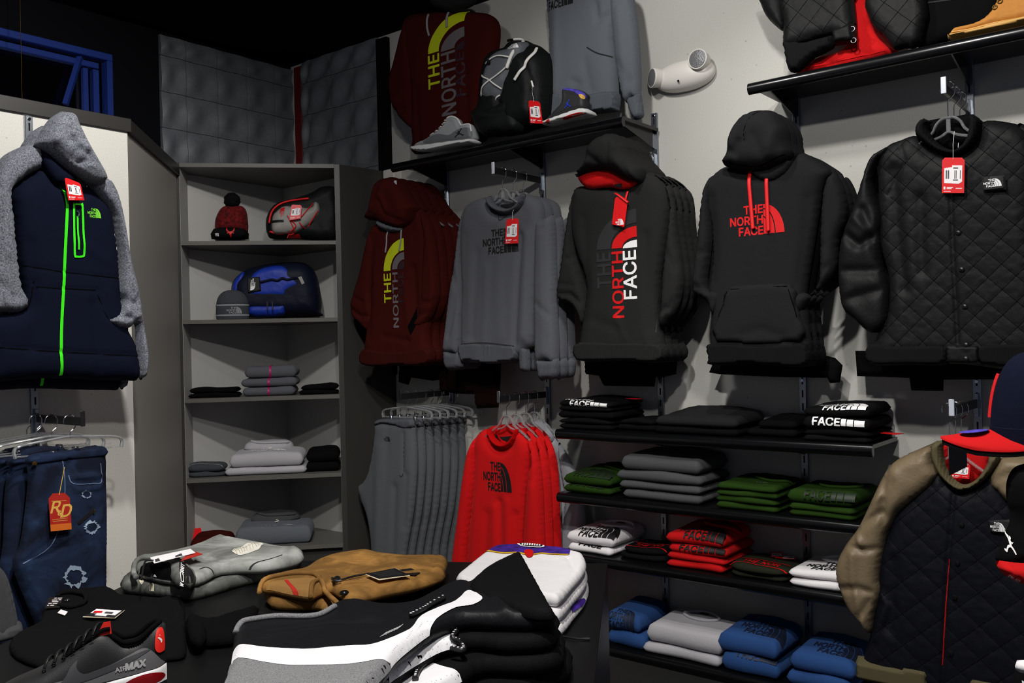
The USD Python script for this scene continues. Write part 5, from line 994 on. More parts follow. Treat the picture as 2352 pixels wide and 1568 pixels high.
# ---------------------------------------------------------------- high right shelf: quilted jacket over red shirt, dark garment, boot
g = G(FB, 3, -0.15); b = g.P([(1150, 420)])[0]
t = thing('quilted_jacket', 'open black quilted jacket displayed on the upper right shelf over a red shirt', 'jacket', FB, (b[0], -0.15, zTR))
sl = g.puff([(752, -60), (775, 20), (800, 80), (830, 122), (870, 160), (912, 188), (935, 150), (930, 0), (930, -60)], dy=-0.02, T=0.05, R=0.05, nz=(0.01, 12, 9, 91), extra=quilt(0.054, 0.003), res=0.009); part(t, 'sleeve', sl.mesh(), 'black_nylon', smooth=True)
bd = g.puff([(915, -60), (918, 150), (912, 240), (935, 300), (1060, 262), (1210, 220), (1345, 258), (1335, 0), (1330, -60)], dy=-0.03, T=0.055, R=0.05, nz=(0.006, 12, 9, 92), extra=quilt(0.054, 0.004), res=0.007, smooth=2); part(t, 'front_panel', bd.mesh(), 'black_nylon', smooth=True); part(t, 'quilt_stitching', stitches(bd, 0.06), 'dark_gap', smooth=True)
hb = g.puff([(912, 235), (1060, 255), (1215, 205), (1215, 290), (1100, 350), (1012, 430), (955, 432), (932, 385), (920, 300)], dy=-0.03, T=0.05, R=0.02, smooth=2); part(t, 'hem_band', hb.mesh(), 'black_rib', smooth=True)
pk = g.puff([(1208, 190), (1345, 138), (1353, 258), (1222, 276)], dy=-0.04, T=0.055, R=0.02, smooth=0, extra=quilt(0.05, 0.004), res=0.008); part(t, 'placket', pk.mesh(), 'black_nylon', smooth=True)
rp = g.puff([(1408, -60), (1440, 150), (1500, 215), (1580, 300), (1640, 290), (1745, 262), (1765, -60)], dy=-0.03, T=0.055, R=0.05, nz=(0.006, 12, 9, 93), extra=quilt(0.054, 0.003), res=0.009, smooth=2); part(t, 'front_panel', rp.mesh(), 'black_nylon', smooth=True); part(t, 'quilt_stitching', stitches(rp, 0.06), 'dark_gap', smooth=True)
for p, pf in (((1312, 165), pk), ((1318, 232), pk)):
    q = g.P([p], -0.09)[0]; s_ = trimesh.creation.torus(0.0085, 0.0022, 18, 8); s_.apply_transform(trimesh.transformations.rotation_matrix(np.pi / 2, [1, 0, 0])); s_.apply_translation([q[0], pf.y(np.array([q]))[0] - 0.002, q[1]]); part(t, 'snap_ring', s_, 'zinc', smooth=True)
g = G(FB, 3, -0.11); t = thing('shirt', 'bright red shirt under the open quilted jacket on the upper right shelf', 'shirt', FB, (g.P([(1250, 420)])[0][0], -0.11, zTR))
bd = g.puff([(1280, -70), (1440, -70), (1470, 150), (1540, 260), (1600, 320), (1400, 400), (1200, 440), (1000, 450), (1020, 390), (1130, 340), (1300, 260)], T=0.06, R=0.05, nz=(0.008, 14, 4, 95), folds=[([(1100, 370), (1260, 400)], -0.01, 0.012), ([(1440, 150), (1450, 380)], -0.008, 0.014)], smooth=3); part(t, 'body', bd.mesh(), 'red_cloth', smooth=True)
hm = bd.line(crom(g.P([(1040, 425), (1200, 392), (1400, 350), (1540, 315)]), 4), 0.006, 0.002); part(t, 'hem_stitch', hm, 'red_fleece', smooth=True)
g = G(FB, 3, -0.13); t = thing('shirt', 'black shirt standing in shade behind the tan boot', 'shirt', FB, (g.P([(1900, 280)])[0][0], -0.13, zTR))
bd = g.puff([(1735, -70), (2200, -70), (2200, 150), (1980, 230), (1800, 285), (1720, 300)], T=0.05, R=0.06, nz=(0.008, 8, 3, 97), smooth=2); part(t, 'body', bd.mesh(), 'jet_cotton', smooth=True); part(t, 'pocket_seam', bd.line(g.P([(1770, 40), (2000, 10)]), 0.005, 0.002), 'seam_dark', smooth=True)
g = G(FB, 3, -0.24)
t, up = side_shoe(g, 'boot', 'tan nubuck work boot on the upper right shelf', [(1905, 236), (1912, 214), (1990, 200), (2090, 176), (2180, 150), (2350, 110), (2520, 70), (2530, 105), (2350, 152), (2180, 192), (2030, 222)],
    [(1912, 222), (1920, 190), (1950, 165), (2010, 152), (2080, 132), (2140, 92), (2175, 40), (2200, -20), (2230, -120), (2420, -140), (2470, -60), (2510, 40), (2515, 80), (2350, 130), (2180, 166), (2040, 196)], 'boot_sole', 'nubuck',
    [('welt_seam', [(1930, 205), (2040, 186), (2180, 152), (2350, 118), (2500, 78)], 'boot_sole', 0.0005, 0.0025, None), ('collar_pad', [(2235, -118), (2330, -100), (2420, -138)], 'shoe_graphite', 0.001, 0.008, None)], Tt=0.05, zb=zTR)
for p in ((2165, 48), (2195, 12), (2218, -30)):
    q = g.P([p], -0.03)[0]; e = trimesh.creation.torus(0.006, 0.002, 14, 7); e.apply_transform(trimesh.transformations.rotation_matrix(np.pi / 2, [1, 0, 0])); e.apply_translation([q[0] + 0.006, up.y(np.array([[q[0] + 0.012, q[1]]]))[0] - 0.002, q[1]]); part(t, 'eyelet', e, 'brass_wire', smooth=True)

# ---------------------------------------------------------------- tan and navy jacket at lower right
YT = -0.33
g = G(FB, 10, YT); t = thing('bomber_jacket', 'navy quilted jacket with tan shoulders and sleeves at lower right', 'jacket', FB, (g.P([(600, 1500)])[0][0], YT, g.P([(420, 1590)])[0][1]))
body = g.puff([(640, 600), (590, 600), (520, 660), (470, 720), (405, 790), (380, 880), (352, 950), (335, 1040), (332, 1150), (318, 1230), (300, 1340), (265, 1450), (250, 1540), (420, 1590), (590, 1620), (1050, 1640), (1080, 1200), (1010, 900), (980, 780), (935, 700), (870, 600), (830, 600), (790, 650), (715, 668), (670, 640)], T=0.055, R=0.07, nz=(0.006, 8, 3, 101), res=0.007, extra=quilt(0.075, 0.0045, 48),
              folds=[([(690, 700), (665, 1000), (640, 1560)], -0.008, 0.006), ([(420, 1000), (400, 1300)], -0.008, 0.02), ([(350, 1150), (390, 1200), (330, 1350)], 0.008, 0.012)], smooth=3); part(t, 'body', body.mesh(), 'navy_nylon', smooth=True); part(t, 'quilt_stitching', stitches(body, 0.075, 48), 'dark_gap', smooth=True)
sl = g.puff([(578, 488), (500, 512), (440, 536), (384, 580), (342, 650), (300, 740), (242, 860), (190, 930), (152, 1000), (140, 1060), (160, 1140), (200, 1230), (250, 1290), (300, 1342), (318, 1250), (346, 1155), (342, 1080), (372, 900), (398, 850), (432, 790), (500, 730), (562, 680), (612, 618), (590, 560)], dy=-0.02, T=0.06, R=0.05, nz=(0.006, 8, 6, 102), res=0.009, smooth=3,
            folds=[([(380, 585), (372, 700), (375, 850)], -0.014, 0.010), ([(250, 850), (330, 800), (360, 780)], -0.014, 0.012), ([(225, 940), (290, 950), (355, 945)], -0.012, 0.010), ([(160, 1130), (250, 1120), (340, 1150)], -0.012, 0.012), ([(235, 960), (240, 1100), (290, 1300)], 0.012, 0.014), ([(265, 1250), (310, 1180)], -0.012, 0.01), ([(300, 745), (365, 700)], 0.012, 0.012), ([(400, 570), (450, 640), (430, 780)], 0.008, 0.02), ([(240, 865), (275, 920)], 0.012, 0.010), ([(430, 560), (570, 530)], -0.006, 0.006)]); part(t, 'sleeve', sl.mesh(), 'tan_nylon', smooth=True, label='tan sleeve')
sr = g.puff([(888, 545), (960, 528), (1030, 540), (1100, 600), (1140, 800), (1160, 1100), (1100, 1250), (985, 920), (950, 780), (900, 720), (838, 640)], dy=-0.02, T=0.055, R=0.05, nz=(0.006, 10, 6, 103), folds=[([(850, 640), (960, 600)], -0.008, 0.01), ([(900, 700), (1000, 680)], 0.008, 0.012)], smooth=3); part(t, 'sleeve', sr.mesh(), 'tan_nylon', smooth=True, label='tan sleeve')
for p in ([(240, 1442), (420, 1470), (577, 1496), (577, 1600), (400, 1575), (234, 1538)], [(750, 1525), (900, 1550), (1050, 1560), (1050, 1680), (750, 1640)]):
    hb = g.puff(p, dy=-0.008, T=0.055, R=0.012, smooth=0); part(t, 'hem_band', hb.mesh(), 'olive_rib', smooth=True, label='olive ribbed hem')
ins = g.puff([(612, 470), (700, 460), (800, 480), (850, 510), (830, 600), (780, 655), (718, 672), (650, 640), (620, 560)], dy=0.02, T=0.015, R=0.04); part(t, 'lining', ins.mesh(), 'red_cloth', smooth=True, label='red lining')
collar(t, g, [(600, 462), (576, 484), (580, 545), (612, 612), (660, 662), (712, 688), (780, 668), (850, 612), (888, 555), (892, 520)], [(655, 460), (632, 486), (640, 560), (668, 622), (722, 660), (778, 640), (818, 590), (835, 555), (838, 530)], -0.035, 0.04, 'olive_rib', R=0.02)
part(t, 'zipper', body.line(g.P([(672, 990), (655, 1200), (640, 1470)]), 0.003, 0.002), 'red_cloth', smooth=True)
for p in ((710, 850), (690, 1025), (678, 1183), (660, 1440)):
    q = g.P([p], -0.055)[0]; s_ = lathe([(0, 0.0035), (0.0065, 0.002), (0.009, -0.003), (0, -0.003)], 16); s_.apply_transform(trimesh.transformations.rotation_matrix(np.pi / 2, [1, 0, 0])); s_.apply_translation([q[0], body.y(np.array([q]))[0] - 0.002, q[1]]); part(t, 'snap_button', s_, 'snap_metal', smooth=35)
pp = g.puff([(838, 826), (950, 820), (955, 882), (842, 878)], dy=-0.05, T=0.012, R=0.006, Tb=0.01, nz=(0, 1, 1, 0), res=0.006, smooth=0); pa = part(t, 'chest_patch', pp.mesh(), 'label_black', smooth=30); part(t, 'patch_lettering', g.fit(pp, tnf(), 848, 915, 832, 874, res=0.003), 'print_white', parent=pa, smooth=True)
c4 = g.P([(690, 560), (755, 570), (750, 636), (662, 628)], -0.02); hang_tag(t, YT - 0.022, FB, c4)
for i in range(3): hanger(FB, SX[4] - 0.012 + 0.004 * i, YT - 0.02 + i * 0.06, RZ2, 0.26, 'clear hanger %s' % ('in the collar of the tan and navy jacket', 'behind the tan and navy jacket', 'nearest the wall behind the tan and navy jacket')[i], drop=0.13, group='clear hangers of the tan and navy jacket')
low_piece(10, [(600, 465), (650, 452), (640, 520), (560, 560), (480, 600), (470, 520)], -0.15, 'tan_nylon', 'second tan and navy jacket, collar just showing behind the first', 'bomber_jacket', 'jacket')
# ---------------------------------------------------------------- folded cloth
class HP(Puff):
    "a soft slab with an outline in x, y and its middle at height z"
    def __init__(s, poly, z, T, R=0.03, Tb=None, folds=(), nz=(0.003, 12, 12, 0), res=0.010, warp=None, **kw):
        super().__init__(poly, -z, T, R, Tb, folds, nz, res, **kw); s.warp = warp
    def _up(s, m):
        v = np.array(m.vertices); v = np.stack([v[:, 0], v[:, 2], -v[:, 1]], 1)
        if s.warp: v = s.warp(v)
        return trimesh.Trimesh(v, m.faces, process=False)
    def mesh(s): return s._up(super().mesh())
    def decal(s, poly, off=0.0012, res=0.006): return s._up(super().decal(poly, off, res))
    def cord(s, pts, r, off=0.0, n=6, flat=1.0):
        p = crom(pts, 8); v = np.stack([p[:, 0], p[:, 1], -s.y(p) + r * 0.6 + off], 1)
        return tube(s.warp(v) if s.warp else v, r, n, flat)
def folded(F, x0, x1, yf, z0, th, depth, m, name, label, cat, rot=0.0, layers=1, seed=0, group=None, front=None, top=None, sag=0.006, extra=None, backup=0.0, r=0.02):
    "one folded piece, its front edge at y = yf; front: (mark, material, x from, x to, height) on the rolled front; top: the same on top"
    w = x1 - x0; xc = (x0 + x1) / 2; rnd = np.random.default_rng(seed + 7)
    o = F.w((xc, yf + depth / 2, 0)); Q = Fr(o[0], o[1], math.degrees(F.a) + rot)
    t = thing(name, label, cat, Q, (0, 0, z0), group)
    h = th / layers; R = min(0.032, max(0.010, h * 0.9)); ms = []; tops = None
    ph = rnd.uniform(0, 6)
    def warp(v):
        v = v.copy(); k = np.clip((v[:, 2] - z0) / th, 0, 1.5)
        v[:, 2] += k * (sag * (0.5 * np.sin(v[:, 0] / w * 5 + ph) - 1.2 * (2 * v[:, 0] / w) ** 2 * 0.5) + backup * np.clip((v[:, 1] + depth / 2) / depth, 0, 1) * np.cos(np.clip(v[:, 0] / w, -.5, .5) * 2.2))
        v[:, 1] += 0.004 * np.sin(v[:, 0] / w * 7 + ph * 2); return v
    for k in range(layers):
        j = rnd.uniform(-0.006, 0.006, 3); rr = min(r, w / 3, depth / 3)
        if k == layers - 1: j[:] = 0
        p = sbox(-w / 2 + rr + j[0], -depth / 2 + rr + abs(j[2]) * 0.6, w / 2 - rr + j[1], depth / 2 - rr).buffer(rr, quad_segs=5)
        s_ = HP(p, z0 + h * (k + 0.5), h * 0.54, R, h * 0.5, nz=(0.0036, 19, 19, seed * 3 + k), res=0.011, warp=warp); ms.append(s_.mesh()); tops = s_
    b = part(t, 'folded_cloth', cat_(ms), m, smooth=True)
    hm = h * 0.52; A = math.pi * (R + hm) / 2; zm = tops.y0 * -1
    def roll(g, x, v0, sx, sz, mm, nm, off=0.0016):
        "mark g with its foot at arc v0 below the top line"
        out = []
        for q in getattr(g, 'geoms', [g]):
            if q.geom_type != 'Polygon' or q.is_empty: continue
            q = affinity.scale(q, sx, sz, origin=(0, 0)); 
            if q.area < 1e-8: continue
            P, T, _ = tri2d(q, 0.005); v = v0 - P[:, 1]; X = x + P[:, 0]
            on = v < 0; phi = np.clip(v / A, 0, 1) * math.pi
            qq = np.where(on, R - v, R * (1 - np.sin(phi))); y = -depth / 2 + qq
            zt = -tops.y(np.stack([X, np.minimum(y, depth / 2 - 0.01)], 1))
            z = np.where(on, zt, zm + (hm + 0.001) * np.cos(phi)); z = np.where(phi < 1.2, np.maximum(z, zt), z)
            V = np.stack([X, y - np.where(on, 0, np.sin(phi)) * off * 1.6, z + np.where(on, 1, np.cos(phi)) * off], 1); out.append(trimesh.Trimesh(warp(V), T, process=False))
        if out: part(t, nm, cat_(out), mm, smooth=True)
    if front:
        for g, mm, xa, xb, ht, v0 in front:
            bx_ = g.bounds; sx = (xb - xa) * w / (bx_[2] - bx_[0]); sz = ht / (bx_[3] - bx_[1])
            roll(affinity.translate(g, -bx_[0], -bx_[1]), -w / 2 + xa * w, v0, sx, sz, mm, 'printed_lettering')
    if extra: extra(t, tops, Q, w, depth, z0, th, roll)
    return t, tops, Q
def neck_ring(m, fx=0.1, fy=0.55, rx=0.075, ry=0.045, r=0.006, label=None):
    def f(t, top, Q, w, d, z0, th, roll):
        a = np.linspace(0, 2 * np.pi, 20); c = (w * fx, d * (fy - 0.5))
        part(t, 'collar', top.cord([(c[0] + rx * math.cos(q), c[1] + ry * math.sin(q)) for q in a], r, 0.001), m, smooth=True)
        part(t, 'neck_label', top.decal(sbox(c[0] - 0.02, c[1] + ry * 0.35, c[0] + 0.02, c[1] + ry * 0.8), 0.003), 'label_black', smooth=True)
    return f
def flat_tag(corner_xy, size, ang, m='tag_red', sticker=True, tilt=0.0):
    def f(t, top, Q, w, d, z0, th, roll):
        x, y = corner_xy[0] * w, corner_xy[1] * d; zz = float(-top.y(np.array([[np.clip(x, -w / 2 + .02, w / 2 - .02), np.clip(y, -d / 2 + .02, d / 2 - .02)]]))[0]) + 0.004
        M = trimesh.transformations.rotation_matrix(math.radians(ang), [0, 0, 1]); M2 = trimesh.transformations.rotation_matrix(math.radians(tilt), [1, 0, 0])
        def B(x0, x1, y0, y1, a, b):
            q = bx(x0, x1, y0, y1, a, b); q.apply_transform(M2); q.apply_transform(M); q.apply_translation([x, y, zz]); return q
        tg = part(t, 'hang_tag', B(-size / 2, size / 2, -size * 0.9, size * 0.9, 0, 0.0012), m, smooth=False, label='red swing tag')
        if sticker: part(t, 'price_sticker', B(-size * 0.4, size * 0.4, -size * 0.75, size * 0.25, 0.0013, 0.0018), 'tag_white', parent=tg, smooth=False); part(t, 'barcode', cat_([B(-size * 0.3 + i * size * 0.12, -size * 0.26 + i * size * 0.12, -size * 0.6, -size * 0.2, 0.0019, 0.0021) for i in range(5)]), 'tag_ink', parent=tg, smooth=False)
    return f
def both(*fs):
    return lambda *a: [f(*a) for f in fs]
def stack(F, k, yf, zbase, items, depth, seed=0, squeeze=0.96):
    "items from the lowest up: (left px, right px, top px, bottom px, material, name, label, category, keyword arguments)"
    z = zbase + 0.0006; out = []
    for n, (xl, xr, yt, yb, m, name, label, cat, kw) in enumerate(items):
        a, b = tr(F, k, [(xl, yb), (xr, yb)], yf); c, d = tr(F, k, [((xl + xr) / 2, yt), ((xl + xr) / 2, yb)], yf)
        th = (c[1] - d[1]) * squeeze; kw = dict(kw); dp = kw.pop('depth', depth)
        out.append(folded(F, a[0], b[0], yf + kw.pop('dy', 0.0), z, th, dp, m, name, label, cat, seed=seed + n * 3, **kw)); z += th * 1.02
    return out
TN, FS = tnf(), face_strip()
NF = unary_union([affinity.translate(FS, 0, 0), affinity.translate(text('NORTH', 0.5, 0.02, 2.3), -2.4, 0.68)])
YSF = -0.285
S_ = 'folded_shirt'; C_ = 'shirt'
zA, zB, zC, zD = SZ
WF = lambda g, m, xa, xb, ht, v0: (g, m, xa, xb, ht, v0)
# shelf A
stack(FB, 8, YSF, zA, [(105, 425, 252, 286, 'black_cotton', S_, 'lowest black shirt of the left stack on the highest of the four shelves', C_, {}), (105, 425, 222, 254, 'black_cotton', S_, 'third black shirt from the top of the left stack, highest of four shelves', C_, {}), (103, 440, 178, 224, 'jet_cotton', S_, 'second black shirt down in the white-lettered left stack', C_, {}),
    (105, 425, 118, 180, 'black_cotton', S_, 'top black shirt with white lettering on the leftmost black stack', C_, dict(front=[WF(NF, 'print_white', 0.12, 0.93, 0.062, 0.038)], layers=2, backup=0.012, extra=flat_tag((0.55, 0.1), 0.04, 60, sticker=False)))], 0.27, 10)
stack(FB, 8, YSF + 0.05, zA, [(455, 690, 250, 290, 'jet_cotton', S_, 'flat black shirt between two taller stacks on the upper shelf', C_, {}), (470, 680, 222, 252, 'black_cotton', S_, 'small folded black shirt lying on the flat black shirt', C_, {})], 0.2, 20)
stack(FB, 8, YSF, zA, [(680, 1190, 262, 310, 'jet_cotton', S_, 'lower black shirt in the middle of the highest of the four shelves', C_, {}), (685, 1185, 205, 264, 'black_fleece', 'folded_sweater', 'thick dark sweater on a black shirt, middle of the highest of four shelves', 'sweater', dict(backup=0.035, layers=1, seed=0) if 0 else dict(backup=0.035, layers=1))], 0.27, 30)
stack(FB, 8, YSF + 0.06, zA, [(1235, 1545, 285, 338, 'jet_cotton', S_, 'black shirt lying low left of the two-tier white-lettered stack', C_, {}), (1300, 1540, 240, 287, 'jet_cotton', S_, 'black shirt on the low pile left of the white-lettered right stack', C_, dict(backup=0.02))], 0.2, 40)
stack(FB, 8, YSF, zA, [(1575, 1985, 335, 372, 'black_cotton', S_, 'lowest black shirt of the right stack on the upper shelf', C_, dict(extra=flat_tag((0.62, -0.05), 0.045, 70, sticker=False))), (1575, 1985, 300, 337, 'jet_cotton', S_, 'plain black shirt under the two white-lettered shirts at right', C_, {}),
    (1570, 1985, 222, 302, 'black_cotton', S_, 'black shirt with white lettering, second from top of the right stack', C_, dict(front=[WF(FS, 'print_white', 0.17, 0.92, 0.034, 0.052)], layers=1)), (1570, 1975, 162, 224, 'black_cotton', S_, 'topmost black shirt with white lettering on the right stack', C_, dict(front=[WF(TN, 'print_white', 0.2, 0.95, 0.11, 0.028)], layers=1, backup=0.01))], 0.27, 50)
# shelf B
stack(FB, 8, YSF, zB, [(130, 420, 606, 656, 'green_cotton', S_, 'lower of two green shirts at the left end of the shelf', C_, dict(front=[WF(text('FACE', 0.5, 0.02), 'print_forest', 0.15, 0.85, 0.02, 0.02)])), (130, 420, 545, 610, 'green_cotton', S_, 'upper green shirt with dark lettering at the left end', C_, dict(layers=1, backup=0.02, front=[WF(TN, 'print_forest', 0.1, 0.97, 0.11, 0.025)], extra=neck_ring('green_cotton', 0.25, 0.7)))], 0.27, 60)
stack(FB, 8, YSF, zB, [(490, 965, 655, 716, 'ash_fleece', 'folded_sweater', 'lowest grey sweater of the tall grey stack', 'sweater', {}), (470, 965, 608, 660, 'ash_fleece', 'folded_sweater', 'third grey sweater from the top of the tall grey stack', 'sweater', {}), (450, 968, 545, 612, 'ash_fleece', 'folded_sweater', 'second grey sweater from the top of the tall grey stack', 'sweater', dict(layers=1)), (482, 960, 462, 550, 'ash_fleece', 'folded_sweater', 'topmost thick grey sweater of the tall grey stack', 'sweater', dict(layers=1, backup=0.02))], 0.265, 70)
stack(FB, 8, YSF, zB, [(1048, 1425, 705, 745, 'green_cotton', S_, 'lowest green shirt in the middle green stack', C_, {}), (1045, 1420, 668, 708, 'green_cotton', S_, 'second green shirt up in the middle green stack', C_, {}), (1045, 1425, 632, 670, 'green_cotton', S_, 'third green shirt up in the middle green stack', C_, {}), (1055, 1420, 595, 634, 'green_cotton', S_, 'topmost green shirt of the plain middle green stack', C_, dict(backup=0.01, front=[WF(text('THE', 0.5), 'print_grey', 0.52, 0.74, 0.012, -0.05)], extra=neck_ring('green_cotton', 0.2, 0.6)))], 0.27, 80)
stack(FB, 8, YSF, zB, [(1490, 1890, 752, 830, 'green_cotton', S_, 'lower green shirt under the dark-lettered one at right', C_, dict(layers=2)), (1475, 1892, 668, 756, 'green_cotton', S_, 'green shirt with dark lettering across its front fold at right', C_, dict(layers=1, front=[WF(FS, 'print_forest', 0.27, 1.0, 0.045, 0.05)], extra=neck_ring('green_cotton', 0.1, 0.55)))], 0.28, 90)
# shelf C
stack(FB, 8, YSF, zC, [(165, 430, 1055, 1108, 'white_cotton', S_, 'lower white shirt of the left pair, mostly behind the table', C_, dict(front=[WF(text('FACE', 0.5, 0.02), 'print_black', 0.25, 0.75, 0.02, 0.022)])), (150, 440, 985, 1058, 'white_cotton', S_, 'white shirt with black lettering at the left end near the table', C_, dict(layers=1, backup=0.015, front=[WF(TN, 'print_black', 0.15, 1.0, 0.13, 0.03)], extra=neck_ring('white_cotton', 0.15, 0.65)))], 0.27, 100)
def beanie_cuff(m1, m2, letters, lab):
    def f(t, top, Q, w, d, z0, th, roll):
        part(t, 'cuff_stripe', top.decal(sbox(-w / 2 + 0.006, -d / 2 + 0.028, w / 2 - 0.006, -d / 2 + 0.034), 0.002), m2, smooth=True, label=lab)
        g = text(letters, 0.035, 0.0, w * 0.6); part(t, 'knit_lettering', top.decal(affinity.translate(g, -w * 0.3, -d / 2 + 0.05), 0.002, 0.005), m2, smooth=True, label=lab)
        part(t, 'crown_stripe', top.decal(sbox(-w / 2 + 0.02, -d / 2 + 0.098, w / 2 - 0.02, -d / 2 + 0.104), 0.002), m2, smooth=True, label=lab)
    return f
a_, b_ = tr(FB, 8, [(440, 1150), (745, 1165)], YSF)
folded(FB, a_[0], b_[0] - 0.01, YSF + 0.02, zC + 0.0006, 0.022, 0.22, 'black_knit', 'knit_beanie', 'black folded beanie under the red-lettered one beside the white shirts', 'beanie', seed=111, r=0.05)
folded(FB, a_[0] + 0.01, b_[0] - 0.015, YSF + 0.03, zC + 0.0232, 0.024, 0.20, 'black_knit', 'knit_beanie', 'black folded beanie with red knit lettering between white and red shirts', 'beanie', seed=112, r=0.06, extra=both(beanie_cuff('black_knit', 'print_red', 'THE NO', 'red knit lettering'), flat_tag((0.3, 0.35), 0.04, 40, sticker=False)))
stack(FB, 8, YSF, zC, [(755, 1105, 1172, 1222, 'red_cloth', S_, 'lowest red shirt of the red stack', C_, {}), (755, 1115, 1135, 1176, 'red_cloth', S_, 'second red shirt up in the red stack', C_, {}), (765, 1118, 1078, 1138, 'red_cloth', S_, 'red shirt with black lettering, second from top of the red stack', C_, dict(layers=1, front=[WF(FS, 'print_black', 0.22, 0.98, 0.03, 0.042)])), (752, 1105, 1010, 1082, 'red_cloth', S_, 'topmost red shirt with black lettering on the red stack', C_, dict(layers=1, backup=0.018, front=[WF(TN, 'print_black', 0.2, 1.0, 0.12, 0.042)], extra=neck_ring('red_cloth', 0.2, 0.6)))], 0.27, 120)
a_, b_ = tr(FB, 8, [(1125, 1270), (1490, 1290)], YSF)
folded(FB, a_[0], b_[0] - 0.01, YSF + 0.005, zC + 0.0006, 0.022, 0.22, 'olive_knit', 'knit_beanie', 'dark green folded beanie under the red-lettered green beanie', 'beanie', seed=131, r=0.05)
folded(FB, a_[0] - 0.005, b_[0] - 0.005, YSF - 0.01, zC + 0.0232, 0.026, 0.23, 'olive_knit', 'knit_beanie', 'dark green folded beanie with red lettering and two red tags', 'beanie', seed=132, r=0.07, extra=both(beanie_cuff('olive_knit', 'print_red', 'THE NOR', 'red knit lettering'), flat_tag((0.0, 0.42), 0.045, 25), flat_tag((0.2, 0.3), 0.042, 105)))
stack(FB, 8, YSF - 0.01, zC, [(1490, 1880, 1292, 1350, 'white_cotton', S_, 'lower white shirt at the right end beside the tan sleeve', C_, {}), (1485, 1880, 1240, 1295, 'white_cotton', S_, 'upper white shirt with black lettering beside the tan sleeve', C_, dict(layers=1, front=[WF(TN, 'print_black', 0.2, 1.0, 0.12, 0.0)], extra=neck_ring('white_cotton', 0.1, 0.75)))], 0.27, 140)
# shelf D
stack(FB, 9, YSF, zD, [(40, 345, 890, 1035, 'blue_fleece', 'folded_hoodie', 'lower blue hoodie at the left of the lowest shelf', 'hoodie', dict(layers=1)), (20, 300, 740, 895, 'blue_fleece', 'folded_hoodie', 'upper blue hoodie with dark dome mark at the left of the lowest shelf', 'hoodie', dict(layers=1, front=[WF(TN, 'print_navy', 0.05, 0.86, 0.10, 0.075)], backup=0.02, squeeze=1) if 0 else dict(layers=1, front=[WF(TN, 'print_navy', 0.05, 0.86, 0.10, 0.075)], backup=0.02))], 0.26, 150, 0.8)
stack(FB, 9, YSF - 0.005, zD, [(318, 918, 1050, 1155, 'heather_light', 'folded_hoodie', 'lower light grey hoodie on the lowest shelf', 'hoodie', dict(layers=1)), (345, 930, 895, 1060, 'heather_light', 'folded_hoodie', 'upper light grey hoodie on the lowest shelf', 'hoodie', dict(layers=1, backup=0.02, extra=neck_ring('heather_light', 0.0, 0.62)))], 0.27, 160, 0.85)
stack(FB, 9, YSF - 0.005, zD, [(920, 1372, 1090, 1262, 'blue_fleece', 'folded_hoodie', 'lower blue hoodie right of the light grey pair', 'hoodie', dict(layers=1, front=[WF(FS, 'print_navy', 0.3, 0.95, 0.04, 0.03)])), (895, 1362, 945, 1110, 'blue_fleece', 'folded_hoodie', 'upper blue hoodie right of the light grey pair', 'hoodie', dict(layers=1, backup=0.02, front=[WF(TN, 'print_navy', 0.25, 1.0, 0.13, -0.015)]))], 0.27, 170, 0.85)
stack(FB, 9, YSF - 0.005, zD, [(1425, 1930, 1245, 1400, 'blue_fleece', 'folded_hoodie', 'lower blue hoodie at the right end beside the hanging jacket', 'hoodie', dict(layers=1)), (1450, 1960, 1110, 1275, 'blue_fleece', 'folded_hoodie', 'upper blue hoodie at the right end beside the hanging jacket', 'hoodie', dict(layers=1, backup=0.02, front=[WF(TN, 'print_navy', 0.25, 1.0, 0.13, -0.015)]))], 0.27, 180, 0.8)

# ---------------------------------------------------------------- cabinet contents
f3, f4, f5 = SH[3], SH[4], SH[5]
stack(FC, 13, 0.04, f3, [(52, 255, 945, 964, 'jet_cotton', S_, 'lower black shirt at the left of the middle cabinet shelf', C_, {}), (58, 250, 925, 946, 'jet_cotton', S_, 'upper black shirt at the left of the middle cabinet shelf', C_, {})], 0.16, 200)
pink = lambda t, top, Q, w, d, z0, th, roll: (roll(sbox(0, 0, 1, 1), -0.006, 1.5 * th, 0.010, 0.2, 'magenta', 'magenta_stripe'),)
stack(FC, 13, 0.05, f3, [(268, 480, 920, 957, 'charcoal_fleece', 'folded_sweater', 'lowest grey sweater with magenta stripe in the cabinet', 'sweater', dict(layers=1, extra=pink)), (262, 488, 886, 922, 'charcoal_fleece', 'folded_sweater', 'middle grey sweater with magenta stripe in the cabinet', 'sweater', dict(layers=1, extra=pink)), (276, 486, 840, 888, 'charcoal_fleece', 'folded_sweater', 'topmost grey sweater with magenta stripe in the cabinet', 'sweater', dict(layers=1, extra=pink))], 0.22, 210)
stack(FC, 13, 0.05, f3, [(492, 650, 932, 950, 'jet_cotton', S_, 'lower black shirt at the right of the middle cabinet shelf', C_, {}), (500, 650, 912, 934, 'jet_cotton', S_, 'upper black shirt at the right of the middle cabinet shelf', C_, {})], 0.16, 220)
stack(FC, 13, 0.04, f4, [(45, 205, 1256, 1275, 'grey_knit', 'knit_beanie', 'flat folded grey beanie under another on the fourth cabinet shelf', 'beanie', dict(r=0.05)), (42, 200, 1225, 1258, 'grey_knit', 'knit_beanie', 'rounded dark grey beanie lying on top, left of the light grey hoodies', 'beanie', dict(r=0.07, layers=1, extra=lambda t, top, Q, w, d, z0, th, roll: part(t, 'rim_stripe', top.decal(sbox(-w / 2 + 0.01, -d / 2 + 0.018, w / 2 - 0.01, -d / 2 + 0.022), 0.002), 'stripe_knit', smooth=True)))], 0.16, 230)
